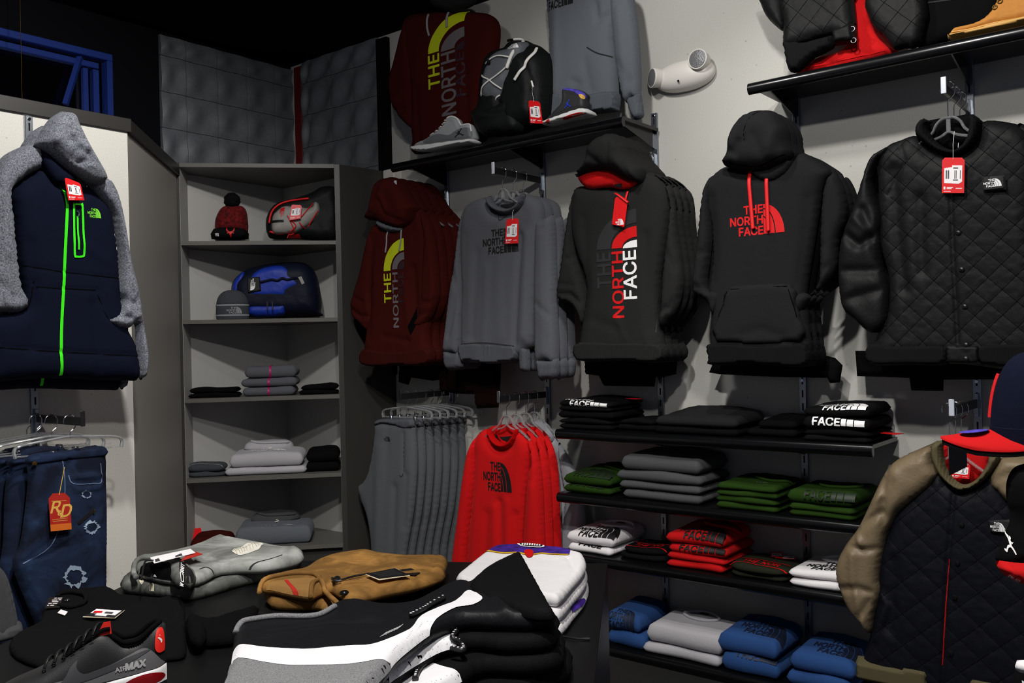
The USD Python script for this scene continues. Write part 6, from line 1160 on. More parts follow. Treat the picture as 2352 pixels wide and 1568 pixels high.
def hood_on(m, lace=True, fy=0.15):
    def f(t, top, Q, w, d, z0, th, roll):
        z1 = z0 + th; hp_ = HP(Polygon(crom([(-0.13, d * fy - 0.03), (-0.06, d * fy - 0.05), (0.02, d * fy - 0.055), (0.09, d * fy - 0.03), (0.12, d * fy + 0.02), (0.08, d * fy + 0.10), (-0.04, d * fy + 0.12), (-0.12, d * fy + 0.06)], 5, True)), z1 + 0.012, 0.035, 0.05, 0.012, nz=(0.008, 18, 18, 7))
        part(t, 'hood', hp_.mesh(), m, smooth=True)
        a = np.linspace(3.4, 6.0, 10); part(t, 'hood_edge', hp_.cord([(0.10 * math.cos(q), d * fy + 0.0 + 0.042 * math.sin(q)) for q in a], 0.007), m, smooth=True)
        if lace: part(t, 'drawstring', top.cord([(0.0, d * fy - 0.05), (0.015, d * fy - 0.075), (0.0, d * fy - 0.095)], 0.003, 0.003), 'white_cord', smooth=True)
    return f
stack(FC, 13, 0.03, f4, [(198, 525, 1238, 1270, 'heather_light', 'folded_hoodie', 'lower light grey hoodie of the pair in the cabinet', 'hoodie', {}), (216, 512, 1185, 1240, 'heather_light', 'folded_hoodie', 'upper light grey hoodie with white lettering in the cabinet', 'hoodie', dict(layers=1, backup=0.01, front=[WF(TN, 'print_white', 0.28, 0.76, 0.075, -0.012)], extra=both(hood_on('heather_light', fy=0.28), flat_tag((0.1, 0.15), 0.03, 80, sticker=False))))], 0.25, 240)
stack(FC, 13, 0.05, f4, [(520, 655, 1215, 1255, 'jet_cotton', S_, 'lower black shirt at the right of the fourth cabinet shelf', C_, {}), (520, 655, 1172, 1217, 'jet_cotton', S_, 'upper black shirt at the right of the fourth cabinet shelf', C_, dict(backup=0.015))], 0.17, 250)
stack(FC, 13, 0.05, f5, [(62, 225, 1522, 1560, 'maroon_fleece', S_, 'dark red folded shirt with a red tag on the bottom cabinet shelf', C_, dict(extra=flat_tag((-0.42, 0.1), 0.055, 20, sticker=False, tilt=35), backup=0.02))], 0.16, 260)
stack(FC, 13, 0.04, f5, [(240, 545, 1488, 1560, 'stone_fleece', 'folded_hoodie', 'grey hoodie with pale lettering on the bottom cabinet shelf', 'hoodie', dict(layers=1, backup=0.01, front=[WF(unary_union([sbox(0.0, 0, 0.12, 0.2), sbox(0.2, 0, 0.3, 0.22), sbox(0.5, 0, 0.62, 0.25), sbox(0.75, 0, 0.85, 0.3), sbox(1.0, 0, 1.2, 0.3), affinity.translate(Polygon([(0, 0), (0.5, 0.5), (1.1, 0)]), 1.4, 0)]), 'pale_grey_fleece', 0.28, 0.8, 0.02, -0.005)], extra=hood_on('ash_fleece', fy=0.25)))], 0.25, 270)
# hats and bags in the cabinet
g = G(FC, 1, 0.16); z1, z2 = SH[1], SH[2]
t = thing('pom_beanie', 'black and red pom beanie with a red bull emblem on the top cabinet shelf', 'beanie', FC, (g.P([(1385, 1430)])[0][0], 0.16, z1))
bd = g.puff([(1292, 1375), (1292, 1320), (1315, 1265), (1345, 1238), (1395, 1232), (1450, 1236), (1478, 1265), (1488, 1320), (1490, 1375), (1470, 1400), (1310, 1400)], T=0.07, R=0.07, Tb=0.06, nz=(0.004, 30, 30, 1), res=0.008); part(t, 'crown', bd.mesh(), 'red_knit', smooth=True, label='red and black knit crown')
cf = g.puff([(1284, 1372), (1380, 1362), (1472, 1372), (1492, 1434), (1380, 1440), (1270, 1434)], dy=-0.005, T=0.075, R=0.03, Tb=0.07, nz=(0.002, 30, 30, 2), res=0.008, smooth=2); cu = part(t, 'cuff', cf.mesh(), 'black_knit', smooth=True)
pm = trimesh.creation.icosphere(4, 1.0); v = np.array(pm.vertices); q = g.P([(1395, 1205)])[0]; r0 = abs(g.P([(1440, 1205)])[0][0] - q[0]); v = v * (r0 * (0.9 + 0.35 * meshkit.fbm(v * 6 + 3, 3, 5)))[:, None]; part(t, 'pom', trimesh.Trimesh(v + [q[0], 0.15, q[1]], pm.faces, process=False), 'black_knit', smooth=True)
bull = unary_union([Polygon([(0.3, 0.62), (0.7, 0.62), (0.62, 0.3), (0.57, 0.0), (0.43, 0.0), (0.38, 0.3)]), LineString([(0.3, 0.62), (0.1, 0.68), (0.04, 0.95)]).buffer(0.07), LineString([(0.7, 0.62), (0.9, 0.68), (0.96, 0.95)]).buffer(0.07), LineString([(0.3, 0.5), (0.12, 0.45)]).buffer(0.05), LineString([(0.7, 0.5), (0.88, 0.45)]).buffer(0.05)])
part(t, 'bull_emblem', g.fit(cf, bull, 1368, 1420, 1376, 1431, 0.002, 0.003), 'print_red', parent=cu, smooth=True, label='red bull head emblem'); part(t, 'side_mark', g.fit(cf, unary_union([sbox(0, 0, .12, 1), sbox(.3, 0, .42, 1), sbox(0, .45, .42, .55), sbox(.6, 0, 1, .5), sbox(.6, .6, 1, 1)]), 1304, 1324, 1408, 1425, 0.002, 0.003), 'print_white', parent=cu, smooth=True)
g = G(FC, 1, 0.22); t = thing('backpack', 'black and red backpack with grey front lying on the top cabinet shelf', 'backpack', FC, (g.P([(1820, 1430)])[0][0], 0.22, z1))
bd = g.puff([(1595, 1345), (1605, 1290), (1635, 1240), (1680, 1212), (1760, 1192), (1860, 1160), (1930, 1122), (2005, 1122), (2035, 1180), (2035, 1434), (1800, 1436), (1640, 1434), (1605, 1405)], T=0.10, R=0.07, Tb=0.07, nz=(0.008, 14, 14, 3), res=0.009); part(t, 'bag_body', bd.mesh(), 'bag_black', smooth=True)
fr = g.puff([(1628, 1345), (1640, 1290), (1680, 1250), (1720, 1235), (1860, 1245), (1880, 1215), (1905, 1212), (1920, 1240), (1915, 1290), (1860, 1350), (1780, 1395), (1700, 1405), (1650, 1405), (1630, 1385)], dy=-0.07, T=0.05, R=0.05, Tb=0.01, nz=(0.004, 18, 18, 4), res=0.008); part(t, 'front_panel', fr.mesh(), 'bag_silver', smooth=True, label='light grey front panel')
for p, pf in (([(1625, 1350), (1640, 1285), (1685, 1240), (1760, 1215), (1860, 1205)], bd), ([(1630, 1400), (1680, 1412), (1740, 1405)], bd)): part(t, 'zip_piping', pf.cord(g.P(p, pf.y0 - g.y), 0.008, 0.004, flat=0.7), 'red_cord', smooth=True, label='red zip piping')
for p in ([(1740, 1320), (1780, 1360), (1740, 1400), (1725, 1430)], [(1750, 1330), (1810, 1310), (1880, 1220)], [(1730, 1300), (1770, 1390), (1735, 1410)], [(1800, 1340), (1840, 1370), (1910, 1270)]): part(t, 'bungee_cord', fr.cord(g.P(p, -0.07), 0.0028, 0.004), 'red_cord', smooth=True, label='red bungee cord')
part(t, 'front_strap', fr.line(g.P([(1632, 1334), (1708, 1332)], -0.07), 0.012, 0.003), 'bag_black', smooth=True); part(t, 'lower_pocket', g.patch(bd, [(1735, 1434), (1745, 1418), (1800, 1412), (1812, 1434)], 0.003), 'print_red', smooth=True)
part(t, 'bag_lettering', g.fit(fr, affinity.rotate(TN, 80, origin=(0, 0)), 1680, 1715, 1250, 1308, 0.002, 0.003), 'print_red', smooth=True)
c4 = g.P([(1750, 1228), (1812, 1232), (1805, 1312), (1738, 1322)], -0.13); hang_tag(t, 0.22 - 0.135, FC, c4)
g = G(FC, 4, 0.22); t = thing('backpack', 'blue and navy backpack lying on its side on the second cabinet shelf', 'backpack', FC, (g.P([(1700, 330)])[0][0], 0.22, z2))
bd = g.puff([(1388, 170), (1405, 110), (1470, 55), (1580, 22), (1760, 4), (1850, 22), (1902, 90), (1930, 230), (1925, 300), (1905, 332), (1490, 334), (1440, 300), (1400, 240)], T=0.11, R=0.08, Tb=0.07, nz=(0.006, 12, 12, 5), res=0.009); part(t, 'bag_body', bd.mesh(), 'bag_navy', smooth=True)
fr = g.puff([(1470, 150), (1490, 95), (1560, 45), (1680, 25), (1760, 60), (1810, 120), (1800, 160), (1740, 190), (1710, 222), (1600, 225), (1500, 218), (1472, 190)], dy=-0.075, T=0.05, R=0.05, Tb=0.01, nz=(0.004, 18, 18, 6), res=0.008); part(t, 'front_panel', fr.mesh(), 'bag_blue', smooth=True, label='bright blue front panel')
lw = g.puff([(1495, 262), (1600, 255), (1740, 250), (1720, 290), (1690, 326), (1500, 328)], dy=-0.07, T=0.05, R=0.04, Tb=0.01, nz=(0.003, 18, 18, 7), res=0.008); part(t, 'lower_panel', lw.mesh(), 'bag_blue', smooth=True, label='blue lower panel')
tp = g.puff([(1392, 165), (1410, 108), (1470, 60), (1475, 150), (1460, 200), (1410, 205)], dy=-0.06, T=0.045, R=0.03, Tb=0.01, nz=(0, 1, 1, 0), res=0.008); part(t, 'end_panel', tp.mesh(), 'bag_blue', smooth=True, label='blue end panel')
pch = g.puff([(1482, 100), (1560, 92), (1568, 178), (1488, 190)], dy=-0.115, T=0.012, R=0.008, Tb=0.02, nz=(0, 1, 1, 0), res=0.006, smooth=0); pa = part(t, 'mark_patch', pch.mesh(), 'label_black', smooth=30); part(t, 'patch_lettering', g.fit(pch, affinity.rotate(TN, -95, origin=(0, 0)), 1503, 1535, 103, 175, 0.002, 0.003), 'print_white', parent=pa, smooth=True)
part(t, 'daisy_chain', fr.cord(g.P([(1570, 128), (1610, 118), (1640, 112), (1670, 118), (1700, 104), (1730, 112), (1770, 104), (1815, 112)], -0.075), 0.006, 0.004), 'bag_navy', smooth=True); part(t, 'side_label', g.patch(bd, [(1800, 105), (1820, 100), (1838, 140), (1822, 148)], 0.004), 'bag_silver', smooth=True)
for x in (1606, 1636): q = g.P([(x, 243), (x + 2, 290)], -0.12); part(t, 'zip_pull', tube([(q[0][0], 0.085, q[0][1]), (q[1][0], 0.082, q[1][1])], 0.0035, 6), 'zinc')
g = G(FC, 4, 0.06); t = thing('beanie', 'grey beanie with pale stripes standing beside the blue backpack', 'beanie', FC, (g.P([(1390, 330)])[0][0], 0.06, z2))
q0, q1, qb, qt = g.P([(1292, 290)])[0][0], g.P([(1492, 290)])[0][0], z2 + 0.001, g.P([(1400, 172)])[0][1]
R_, H_b = (q1 - q0) / 2, qt - z2; cx_ = (q0 + q1) / 2
def beanie_piece(pr): mm = lathe(pr, 32); v = np.array(mm.vertices); v[:, 1] *= 0.72; return trimesh.Trimesh(v + [cx_, 0.06 + R_ * 0.72 - 0.04, z2 + 0.001], mm.faces, process=False)
part(t, 'crown', beanie_piece([(0, H_b * 0.4)] + [(R_ * 0.97 * math.cos(a) ** 0.75, H_b * (0.48 + 0.52 * math.sin(a))) for a in np.linspace(0, np.pi / 2 - 0.001, 10)]), 'grey_knit', smooth=True)
part(t, 'cuff', beanie_piece([(R_ * 0.9, 0), (R_ * 0.99, 0.004), (R_ * 1.0, H_b * 0.25), (R_ * 0.985, H_b * 0.52), (R_ * 0.93, H_b * 0.54)]), 'grey_knit', smooth=True)
for h0 in (0.12, 0.46): part(t, 'stripe', beanie_piece([(R_ * 0.99, H_b * h0 - 0.001), (R_ * 1.012, H_b * h0), (R_ * 1.012, H_b * h0 + 0.006), (R_ * 0.99, H_b * h0 + 0.007)]), 'stripe_knit', smooth=True, label='pale knit stripe')
def on_lathe(g_, x, z, s, m):
    out = []
    for q in g_.geoms:
        P, T, _ = tri2d(affinity.scale(q, s, s, origin=(0, 0)), 0.004); th = (P[:, 0] + x) / R_
        out.append(trimesh.Trimesh(np.stack([cx_ + R_ * 1.015 * np.sin(th), 0.06 + R_ * 0.72 - 0.04 - 0.73 * R_ * np.cos(th) - 0.001, z + P[:, 1]], 1), T, process=False))
    return cat_(out)
part(t, 'cuff_lettering', on_lathe(TN, 0.028, z2 + H_b * 0.2, H_b * 0.22, ''), 'stripe_knit', smooth=True)

# ---------------------------------------------------------------- caps on a rack at the right edge, nearer than the wall
FK = Fr(0, 1.62, -18)
g = G(FK, 10, 0.0)
t = thing('cap_rack', 'black display rack plate at the right edge by the red cap bill', 'rack', FK, (g.P([(700, 600)])[0][0], 0.03, g.P([(700, 600)])[0][1]))
pl = [(655, 470), (735, 440), (738, 580), (657, 620)]; part(t, 'plate', xz_prism(g.P(pl, 0.09), 0.088, 0.092), 'black_metal', smooth=False)
q = g.P([(735, 480)], 0.09)[0]; part(t, 'arm', bx(q[0], q[0] + 0.34, 0.088, 0.096, q[1] - 0.006, q[1] + 0.006, 0.001), 'black_metal'); part(t, 'post', bx(q[0] + 0.34, q[0] + 0.37, 0.08, 0.11, 0.0, q[1] + 0.2, 0.002), 'black_metal')
# cap seen from the side, bill to the left
cq = g.P([(1100, 445)])[0]; el = g.P([(842, 300)])[0][0]; top_z = g.P([(1000, 50)])[0][1]; Rc = cq[0] - el
FQ = Fr(*FK.w((cq[0], 0.0, 0))[:2], -18 + 180)
t = thing('baseball_cap', 'navy baseball cap with a red bill at the right edge', 'cap', FQ, (0, 0, cq[1]))
a = np.linspace(0, np.pi / 2 - 0.001, 14); Hc = top_z - cq[1]
dm = lathe([(0, 0)] + [(Rc * math.cos(x) ** 0.6, Hc * math.sin(x) ** 0.95) for x in a], 36); v = np.array(dm.vertices); v[:, 1] *= 0.86; v[:, 2] += 0.012 * np.clip(-v[:, 0] / Rc, -1, 1) * (1 - v[:, 2] / Hc)
part(t, 'crown', trimesh.Trimesh(v + [0, 0, cq[1]], dm.faces, process=False), 'navy_fleece', smooth=45)
def bill(L, W, z, drop, th=0.004, x0=0.0):
    n, mm_ = 12, 14; V = []
    for i in range(n):
        for j in range(mm_):
            u, w_ = i / (n - 1), -1 + 2 * j / (mm_ - 1)
            y = w_ * W * (1 - 0.25 * u * u); back = Rc * 0.93 * math.sqrt(max(0, 1 - (w_ * W / (Rc * 0.9)) ** 2)); tip = back * 0.0 + Rc * 0.93 + L * math.sqrt(max(0, 1 - (w_ * 0.97) ** 2 * 0.85)); x = back + (tip - back) * u
            V.append((x0 + x, y, z - drop * (y / W) ** 2 - 0.012 * u))
    V = np.array(V); f = []
    for i in range(n - 1):
        for j in range(mm_ - 1):
            A_ = i * mm_ + j; f += [(A_, A_ + 1, A_ + mm_ + 1), (A_, A_ + mm_ + 1, A_ + mm_)]
    f = np.array(f); k = len(V); rim = list(range(mm_)) + [i * mm_ + mm_ - 1 for i in range(1, n)] + [(n - 1) * mm_ + j for j in range(mm_ - 2, -1, -1)] + [i * mm_ for i in range(n - 2, 0, -1)]
    side = [q_ for i in range(len(rim)) for q_ in ((rim[i], k + rim[i], k + rim[(i + 1) % len(rim)]), (rim[i], k + rim[(i + 1) % len(rim)], rim[(i + 1) % len(rim)]))]
    m_ = trimesh.Trimesh(np.vstack([V, V - [0, 0, th]]), np.vstack([f, f[:, ::-1] + k, side]), process=False); 
    if m_.volume < 0: m_.invert()
    return m_
bl = part(t, 'bill', bill(0.075, Rc * 0.78, cq[1] + 0.012, 0.022), 'red_cloth', smooth=35, label='red bill'); part(t, 'bill_underside', bill(0.073, Rc * 0.76, cq[1] + 0.0065, 0.022, 0.006), 'jet_cotton', parent=bl, smooth=35, label='black underside')
st = trimesh.creation.cylinder(0.021, 0.0008, sections=24); st.apply_scale([1, 0.8, 1]); st.apply_transform(trimesh.transformations.rotation_matrix(0.12, [0, 1, 0])); st.apply_translation([Rc * 0.93 + 0.03, 0.012, cq[1] + 0.0095]); part(t, 'bill_sticker', st, 'mark_violet', parent=bl)
part(t, 'headband', trimesh.Trimesh(np.array(lathe([(Rc * 0.985, 0), (Rc * 1.0, 0.002), (Rc * 1.0, 0.02), (Rc * 0.985, 0.021)], 36).vertices) * [1, 0.87, 1] + [0, 0, cq[1] - 0.004], lathe([(Rc * 0.985, 0), (Rc * 1.0, 0.002), (Rc * 1.0, 0.02), (Rc * 0.985, 0.021)], 36).faces, process=False), 'navy_fleece', smooth=35)
arc = [(Rc * math.cos(x) ** 0.6 * math.cos(0.32) + 0.001, -0.86 * Rc * math.cos(x) ** 0.6 * math.sin(0.32), cq[1] + Hc * math.sin(x) ** 0.95) for x in np.linspace(0.2, 0.8, 10)]; part(t, 'red_piping', tube(arc, 0.0035, 6), 'red_cord')
gq = G(FK, 10, -0.03); t = thing('baseball_cap', 'black cap with white jumping-figure mark and red bill, under the navy cap', 'cap', FK, (gq.P([(1080, 1010)])[0][0], -0.03, gq.P([(1080, 1110)])[0][1]))
cr = gq.puff([(878, 1014), (890, 940), (922, 862), (936, 800), (920, 735), (918, 655), (945, 592), (1000, 566), (1100, 556), (1220, 610), (1270, 800), (1280, 1014), (1080, 1030)], T=0.07, R=0.06, Tb=0.05, nz=(0.001, 9, 9, 0), res=0.008); part(t, 'crown', cr.mesh(), 'jet_cotton', smooth=True)
bb = gq.puff([(873, 1010), (960, 1018), (1080, 1020), (1290, 1012), (1262, 1080), (1180, 1120), (1080, 1132), (1000, 1118), (935, 1090), (892, 1058)], dy=-0.05, T=0.03, R=0.012, Tb=0.01, nz=(0, 1, 1, 0), res=0.007); b2 = part(t, 'bill', bb.mesh(), 'red_cloth', smooth=True, label='red bill')
part(t, 'bill_lettering', gq.fit(bb, affinity.rotate(text('DRI-FIT', 0.01), -18, origin=(0, 0)), 914, 966, 1056, 1094, 0.002, 0.003), 'print_white', parent=b2, smooth=True); part(t, 'front_mark', gq.fit(cr, affinity.scale(jumpman(), -1, 1), 896, 936, 858, 955, 0.003, 0.003), 'print_white', smooth=True, label='white jumping-figure mark')
gq = G(FK, 10, -0.05); t = thing('baseball_cap', 'black cap with a white front at the lower right corner', 'cap', FK, (gq.P([(1100, 1600)])[0][0], -0.05, gq.P([(1100, 1660)])[0][1]))
cr = gq.puff([(930, 1660), (945, 1560), (975, 1500), (1020, 1470), (1120, 1460), (1220, 1520), (1240, 1660), (1080, 1680)], T=0.06, R=0.05, Tb=0.05, nz=(0.001, 9, 9, 0), res=0.008); part(t, 'crown', cr.mesh(), 'jet_cotton', smooth=True)
wf = gq.puff([(958, 1490), (975, 1470), (1030, 1462), (1090, 1470), (1090, 1530), (1010, 1528), (968, 1512)], dy=-0.055, T=0.014, R=0.02, Tb=0.03, nz=(0, 1, 1, 0), res=0.007); part(t, 'white_front', wf.mesh(), 'white_cotton', smooth=True, label='white front panel'); part(t, 'front_lettering', gq.fit(cr, text('NE', 0.01), 972, 1040, 1532, 1550, 0.004, 0.003), 'print_white', smooth=True)
# ---------------------------------------------------------------- things on the table
class GT:
    "pieces of one soft thing lying on the table; outlines measured on a level plane at height z"
    def __init__(s, k, z): s.k, s.z = k, z
    def P(s, pts, z=None, k=None): return trz(FT, s.k if k is None else k, pts, s.z if z is None else z)
    def hp(s, pts, z, T, R=0.03, Tb=None, folds=(), nz=(0.003, 14, 14, 0), res=0.009, smooth=3, zt=None, k=None, **kw):
        p = s.P(pts, z if zt is None else zt, k); poly = sm(p, smooth) if smooth else Polygon(p)
        return HP(poly, z, T, R, Tb, [(s.P(f[0], z if zt is None else zt, k), f[1], f[2]) for f in folds], nz, res, **kw)
    def patch(s, h, pts, z, off=0.0012, res=0.007, smooth=3, k=None):
        p = s.P(pts, z, k); q = clean(sm(p, smooth) if smooth else Polygon(p)).intersection(h.poly); return h.decal(q, off, res)
    def line(s, h, pts, z, w, off=0.001, k=None): return h.decal(LineString(crom(s.P(pts, z, k), 5)).buffer(w / 2, cap_style='flat').intersection(h.poly), off, 0.005)
    def fit(s, h, g, o, ax, ay, z, off=0.0014, res=0.004):
        "mark g laid so that its box's lower left is at pixel o, lower right at ax, upper left at ay"
        O, A, B = [np.array(q) for q in s.P([o, ax, ay], z)]; x0, y0, x1, y1 = g.bounds; ex, ey = (A - O) / (x1 - x0), (B - O) / (y1 - y0)
        q = affinity.affine_transform(affinity.translate(g, -x0, -y0), [ex[0], ey[0], ex[1], ey[1], O[0], O[1]]); return h.decal(q, off, res)
def slip(t, name, pts, z, m, parent=None, label=None, th=0.0012):
    return part(t, name, prism(pts, z, z + th), m, parent=parent, smooth=False, label=label)

# black shirt spread at the left, black shorts right of it
g = GT(11, TZ)
def centre(pts, z, k): p = np.mean(trz(FT, k, pts, z), 0); return (p[0], p[1], TZ)
o = [(440, 675), (520, 655), (640, 650), (830, 632), (930, 690), (1050, 700), (1230, 720), (1340, 690), (1420, 760), (1430, 900), (1440, 1060), (1425, 1170), (1300, 1195), (1000, 1220), (700, 1260), (300, 1250), (80, 1140), (120, 1000), (310, 900), (335, 800), (430, 760)]
t = thing('black_shirt', 'black shirt spread flat on the left side of the table with white tags', 'shirt', FT, centre(o, TZ, 11))
h = g.hp(o, TZ + 0.0055, 0.007, 0.02, 0.005, nz=(0.0025, 12, 12, 3), folds=[([(640, 660), (660, 800), (500, 860)], 0.004, 0.008), ([(900, 720), (1000, 900), (1100, 1100)], 0.006, 0.012), ([(1250, 740), (1300, 1000)], -0.005, 0.01), ([(700, 900), (900, 1050)], -0.004, 0.012)])
part(t, 'body', h.mesh(), 'black_cotton', smooth=True)
part(t, 'collar', h.cord(g.P([(440, 690), (470, 672), (560, 665), (650, 690), (660, 740), (600, 775), (520, 780), (450, 765)], TZ + 0.02), 0.006, 0.002), 'black_cotton', smooth=True)
z = TZ + 0.018
tg = slip(t, 'neck_tag', g.P([(345, 798), (378, 712), (482, 716), (462, 790)], z), z, 'tag_black', label='black tag with white lettering')
sc_ = unary_union([sbox(a_, b_, a_ + w_, b_ + 0.09) for a_, b_, w_ in ((0, 1.2, .3), (.4, 1.2, .5), (0, .9, .6), (.7, .95, .3), (.2, .65, .7), (0, .4, .4), (.5, .4, .5), (.1, .12, .2), (.45, .12, .4))])
sc_ = affinity.skew(sc_, 25)
O, A, B = [np.array(q) for q in g.P([(362, 778), (455, 778), (392, 718)], z)]
b_ = sc_.bounds; ex, ey = (A - O) / (b_[2] - b_[0]), (B - O) / (b_[3] - b_[1]); q = affinity.affine_transform(affinity.translate(sc_, -b_[0], -b_[1]), [ex[0], ey[0], ex[1], ey[1], O[0], O[1]])
part(t, 'tag_lettering', cat_([prism(p, z + 0.0013, z + 0.0016) for p in getattr(q, 'geoms', [q])]), 'tag_white', parent=tg, smooth=False)
slip(t, 'size_ticket', g.P([(443, 832), (470, 806), (523, 824), (500, 852)], TZ + 0.016), TZ + 0.016, 'tag_white')
rr_ = np.array(g.P([(520, 730)], z)[0]); rg = trimesh.creation.torus(0.0055, 0.0012, 18, 6); rg.apply_translation([rr_[0], rr_[1], z]); part(t, 'eyelet', rg, 'chrome', smooth=True)
zt = TZ + 0.019
pt = slip(t, 'price_tag', g.P([(640, 858), (770, 812), (960, 812), (885, 870)], zt), zt, 'tag_black', label='black card price tag'); slip(t, 'tag_edge', g.P([(640, 862), (640, 856), (890, 864), (958, 808), (962, 812), (888, 872)], zt), zt - 0.0006, 'tag_cream', parent=pt)
slip(t, 'price_sticker', g.P([(698, 832), (745, 802), (938, 815), (888, 850), (830, 845), (815, 858), (730, 850), (750, 836)], zt + .0015), zt + 0.0014, 'tag_white', parent=pt); slip(t, 'price_mark', g.P([(718, 830), (730, 817), (792, 818), (785, 830)], zt + .003), zt + 0.0027, 'tag_red', parent=pt); slip(t, 'barcode', g.P([(805, 833), (818, 822), (876, 826), (864, 836)], zt + .003), zt + 0.0027, 'tag_ink', parent=pt)
o = [(1440, 880), (1500, 870), (1640, 900), (1800, 850), (1960, 800), (2000, 810), (1940, 920), (1850, 1030), (1780, 1065), (1560, 1080), (1460, 1060), (1430, 960)]
t = thing('black_shorts', 'crumpled black shorts on the table between the shirt and the track pants', 'shorts', FT, centre(o, TZ, 11))
h = g.hp(o, TZ + 0.012, 0.020, 0.035, 0.0105, nz=(0.009, 18, 18, 5), folds=[([(1450, 900), (1560, 1000), (1780, 960)], 0.01, 0.012), ([(1600, 920), (1850, 900)], -0.008, 0.01)]); part(t, 'body', h.mesh(), 'jet_cotton', smooth=True)
h2 = g.hp([(1445, 890), (1540, 880), (1600, 990), (1560, 1070), (1470, 1050)], TZ + 0.03, 0.014, 0.02, 0.02, nz=(0.005, 20, 20, 6)); part(t, 'waistband', h2.mesh(), 'jet_cotton', smooth=True)

# grey ripped jeans
denim('grey_denim', '#5c5d58', '#bdbfba', 0.45, 6.0); denim('grey_denim_dark', '#454642', '#a5a7a2', 0.5, 6.0); plain('shred', '#d8d4c8', 0.9); plain('paint_spot', '#ded6bc', 0.8)
lo = [(928, 606), (945, 578), (1000, 540), (1100, 500), (1400, 480), (1800, 470), (2150, 440), (2330, 440), (2250, 495), (2100, 535), (1900, 580), (1700, 640), (1510, 692), (1380, 692), (1180, 665), (1000, 650), (940, 635)]
t = thing('folded_jeans', 'light grey ripped jeans folded at the back left of the table', 'jeans', FT, centre(lo, TZ, 11))
h = g.hp(lo, TZ + 0.018, 0.018, 0.018, 0.0175, nz=(0.004, 14, 14, 8), folds=[([(1400, 610), (1390, 690)], -0.008, 0.006), ([(1440, 620), (1480, 690)], -0.008, 0.006), ([(1440, 610), (1700, 580), (2100, 500)], -0.006, 0.008)]); part(t, 'lower_leg', h.mesh(), 'grey_denim_dark', smooth=True)
for c in ((1092, 604), (1170, 630)): part(t, 'paint_spot', g.patch(h, [(c[0] - 17, c[1]), (c[0] - 4, c[1] - 10), (c[0] + 14, c[1] - 8), (c[0] + 18, c[1] + 4), (c[0], c[1] + 16)], TZ + 0.03), 'paint_spot', smooth=True)
up = [(1028, 445), (1080, 418), (1180, 405), (1330, 380), (1500, 335), (1690, 256), (1770, 270), (2000, 312), (2190, 352), (2300, 348), (2350, 395), (2310, 440), (2190, 470), (2000, 500), (1720, 510), (1600, 570), (1500, 600), (1350, 592), (1200, 570), (1060, 530), (1085, 500), (1026, 500)]
zj = TZ + 0.052
h = g.hp(up, zj, 0.022, 0.035, 0.017, nz=(0.006, 12, 12, 9), folds=[([(1560, 460), (1720, 490), (1900, 470), (2200, 420)], -0.006, 0.005), ([(1500, 440), (1650, 430)], -0.008, 0.008), ([(1520, 470), (1640, 460)], 0.006, 0.008), ([(2230, 370), (2240, 430)], -0.008, 0.008), ([(1750, 300), (1900, 360), (2100, 400)], 0.006, 0.02)]); part(t, 'upper_leg', h.mesh(), 'grey_denim', smooth=True)
part(t, 'side_seam', g.line(h, [(1540, 500), (1600, 482), (1720, 485), (1900, 455), (2100, 412), (2180, 385)], zj + 0.02, 0.004, 0.0015), 'seam_dark', smooth=True)
part(t, 'shredded_knee', g.patch(h, [(1790, 360), (1850, 335), (1960, 300), (2030, 305), (2010, 345), (1960, 370), (1880, 395), (1830, 390)], zj + 0.02, 0.0015), 'shred', smooth=True, label='cream shredded patch')
rnd = np.random.default_rng(3)
part(t, 'frayed_threads', cat_([h.cord(g.P([(1800 + 22 * i, 365 - 6 * i + rnd.uniform(-6, 6)), (1815 + 22 * i, 350 - 5 * i), (1835 + 20 * i + rnd.uniform(-8, 8), 388 - 7 * i)], zj + 0.02), 0.0016, 0.002, 5) for i in range(9)]), 'shred', smooth=True, kind='stuff')
wbp = [(1345, 432), (1380, 428), (1440, 470), (1500, 520), (1515, 560), (1490, 600), (1440, 606), (1400, 590), (1330, 580), (1290, 470)]
h2 = g.hp(wbp, zj + 0.012, 0.02, 0.016, 0.02, nz=(0.003, 20, 20, 10)); wbn = part(t, 'waistband', h2.mesh(), 'grey_denim_dark', smooth=True)
lb = part(t, 'waist_label', g.patch(h2, [(1385, 440), (1440, 470), (1500, 530), (1500, 580), (1440, 600), (1395, 560)], zj + 0.03, 0.0015), 'tag_black', parent=wbn, smooth=True, label='black waist label with white lettering')
part(t, 'label_lettering', g.fit(h2, text('W CRAFT', 0.01, 0.04), (1415, 592), (1425, 470), (1385, 575), zj + 0.03, 0.003, 0.003), 'print_white', parent=wbn, smooth=True)
part(t, 'waist_opening', g.patch(h, [(1060, 520), (1090, 470), (1180, 450), (1290, 450), (1340, 480), (1330, 560), (1250, 580), (1120, 545)], zj + 0.02, 0.003), 'dark_gap', smooth=True)
pl = part(t, 'pocket_lining', g.patch(h, [(1085, 525), (1190, 512), (1300, 560), (1310, 580), (1220, 575), (1120, 550)], zj + 0.02, 0.006), 'tag_white', smooth=True, label='white pocket lining')
part(t, 'waist_edge', h.cord(g.P([(1050, 520), (1030, 480), (1045, 440), (1100, 425), (1200, 425), (1300, 440), (1345, 470)], zj + 0.02), 0.008, 0.002), 'grey_denim', smooth=True)
part(t, 'clover_mark', g.fit(h, unary_union([Point(0.3, 0.6).buffer(0.24), Point(0.7, 0.6).buffer(0.24), Point(0.5, 0.95).buffer(0.24), sbox(0.44, 0, 0.56, 0.6)]), (1158, 545), (1190, 540), (1155, 512), zj + 0.02, 0.009), 'tag_black', smooth=True)
zt = zj + 0.05
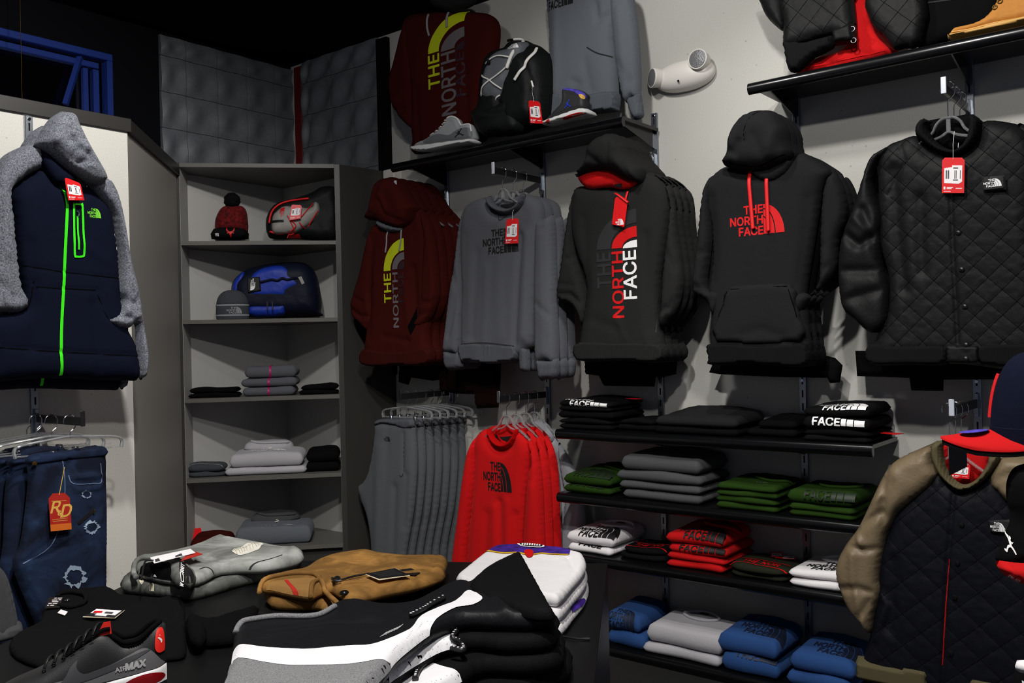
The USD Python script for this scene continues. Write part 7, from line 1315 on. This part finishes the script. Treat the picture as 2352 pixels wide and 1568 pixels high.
tg = slip(t, 'hang_tag', g.P([(1190, 450), (1157, 405), (1470, 338), (1508, 368)], zt), zt, 'tag_white', label='white swing tag'); slip(t, 'tag_back', g.P([(1395, 430), (1440, 380), (1510, 358), (1565, 376)], zt - .003), zt - 0.004, 'tag_brick', parent=tg)
slip(t, 'barcode', g.P([(1355, 400), (1352, 392), (1400, 372), (1408, 388)], zt + .0015), zt + 0.0013, 'tag_ink', parent=tg); slip(t, 'small_print', g.P([(1200, 438), (1196, 418), (1225, 410), (1236, 428)], zt + .0015), zt + 0.0013, 'tag_ink', parent=tg)
e = g.P([(1185, 432), (1120, 445), (1090, 490)], zt); part(t, 'tag_cord', tube(crom([(e[0][0], e[0][1], zt + .002), (e[1][0], e[1][1], zt + 0.004), (e[2][0], e[2][1], zj + 0.02)], 4), 0.0028, 6), 'tag_black', parent=tg)

# tan trousers
denim('tan_twill', '#7a5628', '#c08c48', 0.46, 9.0); plain('tan_inside', '#8a6430', 0.85)
g = GT(12, TZ)
lo = [(270, 425), (310, 402), (420, 400), (640, 380), (900, 330), (1200, 300), (1330, 290), (1325, 330), (1180, 385), (1000, 425), (880, 452), (760, 468), (735, 490), (700, 500), (640, 514), (580, 495), (520, 492), (420, 492), (312, 482), (280, 450)]
t = thing('folded_trousers', 'tan trousers with a black tag folded in the middle of the table', 'trousers', FT, centre(lo, TZ, 12))
h = g.hp(lo, TZ + 0.016, 0.016, 0.02, 0.0155, nz=(0.004, 14, 14, 12)); part(t, 'lower_leg', h.mesh(), 'tan_twill', smooth=True)
up = [(243, 352), (300, 335), (410, 308), (500, 290), (570, 245), (640, 215), (750, 195), (860, 185), (1010, 205), (1200, 215), (1330, 215), (1352, 238), (1335, 290), (1325, 330), (1180, 378), (1000, 415), (880, 445), (800, 458), (765, 468), (720, 440), (660, 400), (600, 420), (540, 440), (420, 425), (320, 402), (252, 395)]
zj = TZ + 0.048
h = g.hp(up, zj, 0.020, 0.035, 0.017, nz=(0.005, 12, 12, 13), folds=[([(560, 330), (620, 360), (650, 420)], -0.008, 0.008), ([(640, 330), (800, 320), (1000, 330)], -0.005, 0.008), ([(650, 260), (800, 300)], 0.006, 0.012), ([(1280, 225), (1260, 330)], -0.005, 0.005), ([(880, 190), (900, 240), (1100, 260)], 0.004, 0.02), ([(940, 360), (1200, 330)], 0.006, 0.012)]); part(t, 'upper_leg', h.mesh(), 'tan_twill', smooth=True)
wo = part(t, 'waist_inside', g.patch(h, [(262, 382), (320, 355), (420, 345), (560, 338), (590, 352), (560, 385), (520, 430), (430, 422), (320, 398)], zj + 0.015, 0.002), 'tan_inside', smooth=True)
part(t, 'red_tape', g.line(h, [(400, 350), (440, 385), (500, 425)], zj + 0.015, 0.009, 0.003), 'tag_brick', smooth=True, label='red inner tape')
part(t, 'inner_label', g.patch(h, [(500, 440), (600, 412), (630, 408), (640, 440), (520, 452)], zj + 0.015, 0.004, smooth=0), 'tag_black', smooth=True)
for p in ([(245, 385), (250, 358), (300, 340), (410, 320), (500, 318), (570, 322), (598, 345), (560, 375), (545, 410)], [(598, 345), (650, 400), (700, 445), (735, 488)]): part(t, 'waist_edge', h.cord(g.P(p, zj + 0.015), 0.007, 0.0), 'tan_twill', smooth=True)
bq = g.P([(743, 420)], zj + 0.012)[0]; zz = zj + 0.017; bt = lathe([(0, zz + 0.004), (0.004, zz + 0.004), (0.005, zz + 0.002), (0.010, zz + 0.003), (0.0125, zz), (0.0125, zz - 0.004), (0, zz - 0.004)], 24, bq[0], bq[1]); part(t, 'button', bt, 'snap_metal')
zt = zj + 0.03
tg = slip(t, 'hang_tag', g.P([(872, 302), (1040, 268), (1122, 308), (948, 330)], zt), zt, 'tag_black', label='black card swing tag'); slip(t, 'tag_edge', g.P([(866, 303), (1041, 264), (1130, 310), (947, 336)], zt), zt - 0.001, 'tag_cream', parent=tg, th=0.0008)
slip(t, 'tag_panel', g.P([(905, 300), (1030, 276), (1090, 305), (955, 322)], zt + .001), zt + 0.0013, 'label_black', parent=tg); slip(t, 'spare_tag', g.P([(1050, 285), (1135, 273), (1190, 300), (1160, 315), (1100, 310)], zt - .01), zt - 0.008, 'tag_black', parent=tg)
e = g.P([(670, 335), (720, 340), (800, 318), (890, 302)], zj + 0.024); part(t, 'tag_cord', tube(crom([(*q, zj + 0.026) for q in e], 5), 0.0028, 6), 'tag_black', parent=tg); k_ = g.P([(672, 330), (690, 342), (715, 332), (700, 322), (680, 345), (725, 345)], zj + 0.026); part(t, 'cord_knot', tube(crom([(*q, zj + 0.028) for q in k_], 4), 0.0035, 6), 'tag_black', parent=tg)
q = g.P([(488, 306)], zj + 0.015)[0]; part(t, 'rivet', lathe([(0, zj + 0.021), (0.004, zj + 0.02), (0.004, zj + 0.012), (0, zj + 0.012)], 14, *q), 'snap_metal')

# white printed shirts at the back right
wl = ['lowest white shirt of the printed stack at the back right of the table', 'middle white shirt of the printed stack on the table', 'top white shirt with purple and yellow print on the table']
tops = [(1405, 370), (1440, 320), (1510, 260), (1580, 206), (1640, 178), (1780, 172), (2000, 188), (2100, 212), (2150, 228), (2165, 285), (2140, 340), (2080, 410), (2015, 485), (1960, 490), (1900, 480), (1600, 440)]
plain('print_purple', '#3c1f86', 0.5, var=0.7, scale=30); plain('print_sun', '#e8b80c', 0.5)
for i in range(3):
    zc = TZ + 0.0165 + i * 0.032; off = (2 - i) * 6
    t = thing('folded_shirt', wl[i], 'shirt', FT, (*np.mean(trz(FT, 12, tops, zc), 0), zc - 0.016), None)
    o = [(x + off * (1 if x > 1900 else -0.3), y + off * (1.6 if y > 300 else 0.2)) for x, y in tops]
    h = g.hp(o, zc, 0.0163, 0.018, 0.0155, nz=(0.003, 14, 14, 20 + i), zt=TZ + 0.07, folds=[([(2060, 260), (2100, 330), (2030, 450)], -0.006, 0.006)] if i == 2 else ()); part(t, 'folded_cloth', h.mesh(), 'white_cotton', smooth=True)
    if i == 2:
        z_ = TZ + 0.07
        pp_ = part(t, 'purple_print', g.patch(h, [(1565, 212), (1620, 182), (1780, 176), (2000, 192), (2075, 204), (2066, 246), (1950, 242), (1900, 236), (1830, 246), (1780, 232), (1680, 236), (1600, 224)], z_, smooth=0), 'print_purple', smooth=True, label='purple and black band of print')
        part(t, 'yellow_trim', g.line(h, [(1566, 212), (1620, 228), (1690, 236), (1760, 232), (1830, 246), (1900, 238), (1960, 243), (2062, 247)], z_, 0.011, 0.002), 'print_sun', smooth=True, label='yellow trim of the print')
        part(t, 'print_badge', g.patch(h, [(1800, 225), (1830, 215), (1855, 228), (1850, 255), (1820, 262)], z_, 0.0028), 'print_red', smooth=True); part(t, 'print_oval', g.patch(h, [(1760, 180), (1800, 174), (1900, 180), (1920, 192), (1900, 202), (1800, 198)], z_, 0.003), 'print_white', smooth=True); part(t, 'print_oval_inner', g.patch(h, [(1775, 181), (1805, 178), (1895, 184), (1908, 192), (1892, 198), (1805, 194)], z_, 0.004), 'tag_black', smooth=True); part(t, 'print_lettering', g.fit(h, unary_union([sbox(k * 0.22, 0, k * 0.22 + 0.14, 0.5) for k in range(8)]), (1785, 194), (1895, 196), (1788, 181), z_, 0.005, 0.003), 'print_white', smooth=True)
    if i == 0:
        a_ = [(2062, 400), (2085, 375), (2120, 350), (2150, 330), (2150, 345), (2120, 372), (2090, 400), (2070, 415)]
        part(t, 'printed_side', g.patch(h, [(x + 10, y + 14) for x, y in a_], TZ + 0.07, 0.003, smooth=0), 'print_purple', smooth=True)

# track pants
nylon('track_black', '#141518', 0.5, 0.25); plain('track_white', '#efeef2', 0.6); plain('track_dark', '#070708', 0.8, spec=0.15, bump=0.4, bscale=300)
def perforated(name):
    n = {'t': ('texture_coordinate', {}), 'p': ('principled_bsdf', {'roughness': 0.6}), 'v': ('voronoi_texture', {'feature': 'f1', 'scale': 130.0, 'randomness': 0.12}), 'r': ('rgb_ramp', {'ramp': [(0.0, (0.35, 0.35, 0.38)), (0.14, (0.4, 0.4, 0.43)), (0.22, (0.86, 0.85, 0.88)), (1.0, (0.86, 0.85, 0.88))]})}
    return mat(name, n, [('t.object', 'v.vector'), ('v.distance', 'r.fac'), ('r.color', 'p.base_color')])
perforated('mesh_white'); fabric('marl_grey', '#7d7d7f', 0.6, scale=500.0)
tl_ = ['lowest black track pants of the pile at the front of the table', 'second track pants from the bottom of the front pile', 'track pants under the top pair, white mesh panel showing', 'top track pants of the pile, black, white and grey panels']
A_top = [(100, 660), (112, 625), (150, 600), (350, 570), (580, 565), (680, 510), (760, 490), (880, 498), (1000, 515), (1130, 500), (1250, 440), (1340, 395), (1440, 368), (1480, 372), (1560, 300), (1660, 245), (1770, 200), (1800, 225), (1880, 370), (1965, 520), (1985, 565), (1850, 592), (1650, 590), (1480, 585), (1350, 612), (1240, 672), (1130, 755), (1045, 830), (1000, 890), (900, 990), (800, 1100), (40, 1100), (55, 900), (85, 760)]
B2 = [(60, 1100), (70, 900), (100, 740), (300, 640), (900, 560), (1500, 480), (1960, 560), (2000, 620), (1960, 710), (1700, 735), (1520, 715), (1430, 735), (1310, 765), (1190, 830), (1080, 900), (1000, 960), (900, 1100)]
B3 = [(60, 1120), (70, 940), (110, 800), (600, 660), (1500, 560), (1980, 640), (2035, 760), (2000, 830), (1800, 865), (1600, 860), (1500, 890), (1400, 960), (1220, 1040), (1120, 1100)]
B4 = [(60, 1150), (75, 980), (120, 860), (600, 740), (1500, 640), (2020, 740), (2080, 830), (2060, 890), (1900, 960), (1700, 1040), (1560, 1130)]
zs = [0.020, 0.060, 0.098, 0.138]; keep = []
for i, (o, th) in enumerate(zip((B4, B3, B2, A_top), (0.0195, 0.0195, 0.0185, 0.0205))):
    zc = TZ + zs[i]; t = thing('track_pants', tl_[i], 'trousers', FT, (*np.mean(trz(FT, 12, o, zc), 0), zc - 0.0195))
    fo = {3: [([(300, 690), (700, 640), (950, 640)], -0.006, 0.012), ([(1080, 640), (1220, 560), (1400, 480)], -0.004, 0.012), ([(1560, 470), (1640, 520), (1720, 600)], 0.010, 0.012), ([(1480, 380), (1560, 460)], -0.006, 0.006), ([(1240, 640), (1100, 780), (1010, 900)], -0.008, 0.01), ([(200, 660), (260, 720)], -0.004, 0.012), ([(800, 520), (900, 600)], 0.006, 0.02)],
          2: [([(1500, 600), (1900, 640)], 0.006, 0.012), ([(1100, 760), (1300, 700)], 0.006, 0.01)], 1: [([(1300, 820), (1900, 760)], 0.006, 0.012)], 0: [([(1500, 960), (1900, 860)], 0.006, 0.012)]}[i]
    h = g.hp(o, zc, th, 0.022, th, nz=(0.005 if i < 3 else 0.004, 12, 12, 30 + i), folds=fo, smooth=4)
    part(t, 'legs', h.mesh(), 'track_black' if i == 3 else 'track_dark', smooth=True); z_ = zc + 0.016
    if i == 3:
        part(t, 'grey_panel', g.patch(h, [(70, 1100), (58, 905), (100, 812), (350, 845), (600, 850), (850, 835), (1015, 805), (1000, 870), (940, 930), (860, 1010), (800, 1100)], z_, 0.0013), 'marl_grey', smooth=True, label='grey marl side panel')
        wp = part(t, 'white_stripe', g.patch(h, [(88, 770), (105, 742), (150, 734), (300, 756), (600, 752), (800, 746), (900, 736), (1000, 702), (1130, 640), (1200, 562), (1300, 510), (1400, 470), (1455, 415), (1490, 410), (1530, 438), (1555, 462), (1500, 492), (1400, 512), (1290, 572), (1242, 622), (1228, 672), (1130, 750), (1060, 800), (1010, 810), (850, 838), (600, 852), (350, 846), (120, 812), (82, 840)], z_, 0.002, 0.006), 'mesh_white', smooth=True, label='white perforated side stripe')
        part(t, 'back_piping', h.cord(g.P([(104, 640), (150, 602), (350, 572), (575, 565), (690, 512)], z_), 0.006, 0.0), 'marl_grey', smooth=True, label='grey piping')
        fl = g.hp([(1475, 385), (1560, 302), (1660, 248), (1768, 204), (1800, 230), (1880, 372), (1965, 520), (1975, 560), (1850, 560), (1720, 525), (1640, 490), (1560, 462)], zc + 0.014, 0.018, 0.02, 0.012, nz=(0.003, 12, 12, 40)); part(t, 'waist_panel', fl.mesh(), 'track_dark', smooth=True)
        part(t, 'slash_mark', g.fit(h, unary_union([Polygon([(k * 0.2, 0), (k * 0.2 + 0.07, 0), (k * 0.2 + 0.16, 1), (k * 0.2 + 0.06, 1)]) for k in range(7)]), (950, 692), (1060, 640), (985, 662), z_, 0.0015, 0.003), 'print_white', smooth=True, label='row of white slash marks')
        cd = [((1135, 572), (1200, 540), (1250, 500), (1330, 455))]
    elif i == 2:
        part(t, 'white_panel', g.patch(h, [(1010, 870), (1040, 800), (1120, 750), (1230, 690), (1330, 655), (1400, 690), (1380, 730), (1200, 800), (1150, 850), (1020, 900)], z_, 0.0015), 'mesh_white', smooth=True, label='white perforated panel')
        part(t, 'grey_panel', g.patch(h, [(60, 1100), (70, 930), (800, 980), (1000, 900), (1180, 810), (1150, 860), (1000, 1000), (900, 1100)], z_, 0.0012), 'marl_grey', smooth=True); cd = [((1320, 640), (1360, 630), (1400, 660), (1380, 690), (1430, 690), (1440, 720), (1370, 710))]
    elif i == 1:
        part(t, 'white_panel', g.patch(h, [(1000, 1000), (1120, 890), (1220, 835), (1350, 870), (1490, 905), (1400, 960), (1250, 1020)], z_, 0.0015), 'mesh_white', smooth=True, label='white perforated panel'); cd = [((1250, 835), (1200, 870), (1170, 910), (1160, 945))]
    else: cd = []
    for c in cd:
        p = crom(g.P(c, z_), 7); part(t, 'drawcord', h.cord(g.P(c, z_), 0.006, 0.003), 'tag_black', smooth=True)
        zz = -h.y(p) + 0.011; part(t, 'cord_flecks', cat_([bx(a - .002, a + .002, b_ - .0015, b_ + .0015, c_, c_ + .0016) for (a, b_), c_ in list(zip(p, zz))[::2]]), 'tag_white', smooth=False, kind='stuff')
zt = TZ + 0.0005
t = thing('price_ticket', 'small white price ticket lying right of the track pants', 'tag', FT, (*g.P([(1995, 620)], zt)[0], TZ)); slip(t, 'card', g.P([(1975, 602), (2032, 598), (2000, 640), (1985, 636)], zt), zt, 'tag_white'); slip(t, 'red_mark', g.P([(1978, 604), (1998, 603), (1990, 615), (1982, 615)], zt + .002), zt + 0.0014, 'tag_red')
e = g.P([(1990, 670), (2060, 682), (2120, 690), (2185, 690)], zt); solo('drawcord', 'black drawcord end lying on the table at the right', 'cord', FT, (*e[1], TZ), tube([(*q, TZ + 0.0045) for q in crom(e, 4)], [0.0025] * 10 + [0.004] * 3, 7), 'tag_black')

# ---------------------------------------------------------------- the large sneaker at the lower left
g0 = trz(FT, 11, [(1285, 1385)], TZ + 0.006)[0]
hw = FT.w((g0[0], g0[1], 0)); FSH = Fr(hw[0], hw[1], 206)
z0 = TZ + 0.0145
t = thing('sneaker', 'black and grey running sneaker with red heel tab on the table at lower left', 'shoe', FSH, (0.14, 0, z0))
Ls = 0.31
I = lambda s, tab: np.interp(s, [a for a, _ in tab], [b for _, b in tab])
HWt = [(0, 0.012), (0.02, 0.024), (0.07, 0.034), (0.2, 0.037), (0.4, 0.036), (0.6, 0.045), (0.75, 0.049), (0.88, 0.042), (0.96, 0.026), (1.0, 0.006)]
MZ = [(0, 0.046), (0.15, 0.042), (0.4, 0.030), (0.7, 0.026), (0.9, 0.026), (1, 0.032)]
TZt = [(0, 0.118), (0.03, 0.128), (0.08, 0.122), (0.17, 0.100), (0.26, 0.098), (0.34, 0.118), (0.40, 0.130), (0.46, 0.120), (0.6, 0.092), (0.75, 0.068), (0.88, 0.056), (0.95, 0.048), (1.0, 0.038)]
smt = lambda s, tab: sum(I(np.clip(s + d, 0, 1), tab) for d in (-0.02, 0, 0.02)) / 3
def loft(zlo, zhi, wf, n=64, mq=33, p=2.6, hole=None):
    S = 1 - (1 - np.linspace(0, 1, n)) ** 1.0; V = []
    S = 0.5 - 0.5 * np.cos(np.pi * S)
    for s in S:
        th = np.linspace(0, np.pi, mq); c, sn = np.cos(th), np.sin(th)
        y = np.sign(c) * np.abs(c) ** (2 / p) * wf(s); z = zlo(s) + (zhi(s) - zlo(s)) * np.abs(sn) ** (2 / p)
        if hole:
            o_, dpt = hole(s); k = np.clip((o_ - np.abs(y)) / 0.004, 0, 1) if o_ > 0 else 0 * y; z = z - dpt * k * (th > 0) * (th < np.pi)
        V += [(s * Ls, a, b) for a, b in zip(y, z)]
    V = np.array(V); f = []
    for i in range(n - 1):
        for j in range(mq - 1):
            A_ = i * mq + j; f += [(A_, A_ + mq, A_ + mq + 1), (A_, A_ + mq + 1, A_ + 1)]
        A_ = i * mq; f += [(A_, A_ + mq - 1, A_ + 2 * mq - 1), (A_, A_ + 2 * mq - 1, A_ + mq)]
    for b0 in (0, (n - 1) * mq):
        for j in range(1, mq - 1): f.append((b0, b0 + j, b0 + j + 1) if b0 == 0 else (b0, b0 + j + 1, b0 + j))
    m_ = trimesh.Trimesh(V, f, process=False)
    if m_.volume < 0: m_.invert()
    return m_
upw = lambda s: smt(s, HWt) * 0.97
zl_ = lambda s: z0 + smt(s, MZ) - 0.004
zh_ = lambda s: z0 + smt(s, TZt)
PU = 2.3
hole = lambda s: ((0.021 * math.sqrt(max(0, 1 - ((s - 0.2) / 0.16) ** 2)), 0.05) if abs(s - 0.2) < 0.16 else (0, 0))
um = loft(zl_, zh_, upw, 90, 45, PU, hole)
fc = np.array(um.triangles_center); s_c = fc[:, 0] / Ls; hol = np.array([hole(s)[0] for s in s_c]); inside = (np.abs(fc[:, 1]) < hol + 0.003) & (hol > 0) & (fc[:, 2] > z0 + 0.045)
def sub_(m_, k): q_ = trimesh.Trimesh(m_.vertices, m_.faces[k], process=False); q_.remove_unreferenced_vertices(); return q_
part(t, 'upper', sub_(um, ~inside), 'shoe_black', smooth=True); part(t, 'lining', sub_(um, inside), 'jet_cotton', smooth=True)
def msec(lo_, hi_, m_, nm, k=1.03, lab=None, p=5.0):
    part(t, nm, loft(lambda s: z0 + lo_(s), lambda s: z0 + hi_(s), lambda s: smt(s, HWt) * k + 0.002, 60, 25, p), m_, smooth=40, label=lab)
toe = lambda s: 0.010 * max(0, (s - 0.75) / 0.25) ** 2
msec(lambda s: 0.010 + toe(s), lambda s: smt(s, MZ), 'sole_white', 'midsole', 1.06, 'white midsole'); msec(lambda s: 0.0 + toe(s), lambda s: 0.012 + toe(s), 'shoe_black', 'outsole', 1.03)
def on_side(poly, off=0.0012, res=0.004, wf=upw, lo_=zl_, hi_=zh_, p=PU):
    out = []
    for q in getattr(poly, 'geoms', [poly]):
        if q.is_empty: continue
        P, T, _ = tri2d(q, res); s = np.clip(P[:, 0] / Ls, 0, 1); zz = P[:, 1] + z0
        k = np.clip((zz - np.array([lo_(x) for x in s])) / np.maximum(np.array([hi_(x) - lo_(x) for x in s]), 1e-4), 0.0, 0.995)
        y = np.array([wf(x) for x in s]) * (1 - k ** p) ** (1 / p) + off
        out.append(trimesh.Trimesh(np.stack([P[:, 0], y, zz], 1), T[:, ::-1], process=False))
    return cat_(out)
plain('shoe_panel', '#6b6a6c', 0.5, bump=0.15, bscale=400); plain('swoosh_grey', '#47474a', 0.4); plain('air_red', '#8a1015', 0.15, coat=0.6); plain('tab_red', '#ee2a20', 0.5); plain('word_grey', '#b9b7b9', 0.4)
low = clean(Polygon(crom([(0.006, 0.044), (0.012, 0.056), (0.030, 0.078), (0.046, 0.084), (0.075, 0.074), (0.11, 0.062), (0.15, 0.054), (0.19, 0.050), (0.24, 0.046), (0.29, 0.042), (0.305, 0.036), (0.26, 0.026), (0.2, 0.027), (0.15, 0.029), (0.1, 0.033), (0.05, 0.038)], 4, True)))
part(t, 'side_panel', on_side(low, 0.0015), 'shoe_panel', smooth=True, label='grey lower side panel')
sw = clean(Polygon(crom([(0.012, 0.062), (0.05, 0.056), (0.1, 0.048), (0.15, 0.045), (0.175, 0.052), (0.182, 0.066), (0.180, 0.078), (0.172, 0.066), (0.160, 0.064), (0.12, 0.066), (0.06, 0.072), (0.03, 0.076)], 4, True)))
sw = clean(Polygon(crom([(0.03, 0.0815), (0.07, 0.073), (0.11, 0.062), (0.145, 0.055), (0.160, 0.058), (0.168, 0.070), (0.166, 0.082), (0.178, 0.072), (0.186, 0.058), (0.196, 0.046), (0.205, 0.036), (0.16, 0.040), (0.12, 0.047), (0.07, 0.062)], 4, True)))
part(t, 'swoosh', on_side(sw, 0.0026), 'swoosh_grey', smooth=True, label='dark grey swoosh')
wd = unary_union([text('AIR', 0.0085, 0.02), affinity.translate(affinity.skew(text('MAX', 0.0125, 0.07), 8), 0.0185, -0.0005)]); wd = affinity.scale(wd, -1, 1, origin=(0, 0)); wd = affinity.rotate(wd, -4, origin=(0, 0)); wd = affinity.translate(wd, 0.098, 0.047)
part(t, 'side_lettering', on_side(wd, 0.0034, 0.003), 'word_grey', smooth=True)
air = clean(Polygon(crom([(0.004, 0.018), (0.012, 0.03), (0.035, 0.034), (0.065, 0.030), (0.085, 0.020), (0.075, 0.014), (0.03, 0.012)], 4, True)))
part(t, 'air_window', on_side(air, 0.0008, 0.004, lambda s: smt(s, HWt) * 1.06 + 0.002, lambda s: z0 + 0.010 + toe(s), lambda s: z0 + smt(s, MZ), 5.0), 'air_red', smooth=True, label='clear red air window')
ht = clean(Polygon(crom([(0.003, 0.075), (0.004, 0.108), (0.010, 0.118), (0.019, 0.112), (0.023, 0.085), (0.019, 0.073), (0.010, 0.070)], 4, True)))
tb = part(t, 'heel_tab', on_side(ht, 0.0035, 0.003), 'tab_red', smooth=True, label='red heel tab'); mk = clean(Polygon(crom([(0.010, 0.088), (0.012, 0.094), (0.017, 0.100), (0.013, 0.100), (0.008, 0.094)], 3, True))); part(t, 'heel_mark', on_side(mk.union(affinity.translate(text('I', 0.003), 0.0115, 0.1025)), 0.0046, 0.002), 'print_white', parent=tb, smooth=True)
co = [(s * Ls, 0.0225 * math.sqrt(max(0, 1 - ((s - 0.2) / 0.165) ** 2)) , zh_(s) - 0.001) for s in np.linspace(0.036, 0.364, 20)]
ring_ = co + [(x, -y, z) for x, y, z in co[::-1]] + [co[0]]; part(t, 'collar', tube(crom(ring_, 2), 0.0052, 8), 'jet_cotton', smooth=True)
tn = loft(lambda s: z0 + 0.06, lambda s: z0 + 0.1, lambda s: 0.02, 4, 9); tgp = []
for s in np.linspace(0.34, 0.60, 12):
    zz = zh_(s) + 0.006 + (0.016 * max(0, (0.42 - s) / 0.08)); tgp.append((s * Ls - 0.0, 0, zz))
tv = np.array([(x, y_, z - abs(y_) * 0.35) for x, _, z in tgp for y_ in np.linspace(-0.021, 0.021, 9)]); tf = []
for i in range(11):
    for j in range(8): A_ = i * 9 + j; tf += [(A_, A_ + 9, A_ + 10), (A_, A_ + 10, A_ + 1)]
tf = np.array(tf); k_ = len(tv); bd_ = [j for j in range(9)] + [i * 9 + 8 for i in range(1, 12)] + [11 * 9 + j for j in range(7, -1, -1)] + [i * 9 for i in range(10, 0, -1)]
sd = [q for i in range(len(bd_)) for q in ((bd_[i], k_ + bd_[i], k_ + bd_[(i + 1) % len(bd_)]), (bd_[i], k_ + bd_[(i + 1) % len(bd_)], bd_[(i + 1) % len(bd_)]))]
tm = trimesh.Trimesh(np.vstack([tv, tv - [0, 0, 0.006]]), np.vstack([tf, tf[:, ::-1] + k_, sd]), process=False); tm.fix_normals(); tp = part(t, 'tongue', tm, 'jet_cotton', smooth=True)
rt = tgp[0]; part(t, 'tongue_label', xz_prism([(rt[0] - 0.003, rt[2] - 0.02), (rt[0] + 0.026, rt[2] - 0.022), (rt[0] + 0.012, rt[2] + 0.004), (rt[0] - 0.001, rt[2] + 0.005)], 0.0145, 0.0165), 'tab_red', parent=tp, smooth=False, label='red tongue label')
for i, s in enumerate(np.linspace(0.42, 0.70, 6)):
    w_ = 0.021; zc = zh_(s) + 0.008
    part(t, 'lace', tube(crom([(s * Ls + 0.008, w_, zc - 0.012), (s * Ls + 0.002, w_ * 0.6, zc + 0.001), (s * Ls - 0.006, -w_ * 0.6, zc + 0.002), (s * Ls - 0.01, -w_, zc - 0.01)], 5), 0.0032, 6, 0.6), 'tag_black', smooth=True)
    el = trimesh.creation.torus(0.0032, 0.001, 12, 6); el.apply_transform(trimesh.transformations.rotation_matrix(1.1, [1, 0, 0])); el.apply_translation([s * Ls + 0.008, w_ + 0.006, zc - 0.015]); part(t, 'eyelet', el, 'snap_metal', smooth=True)
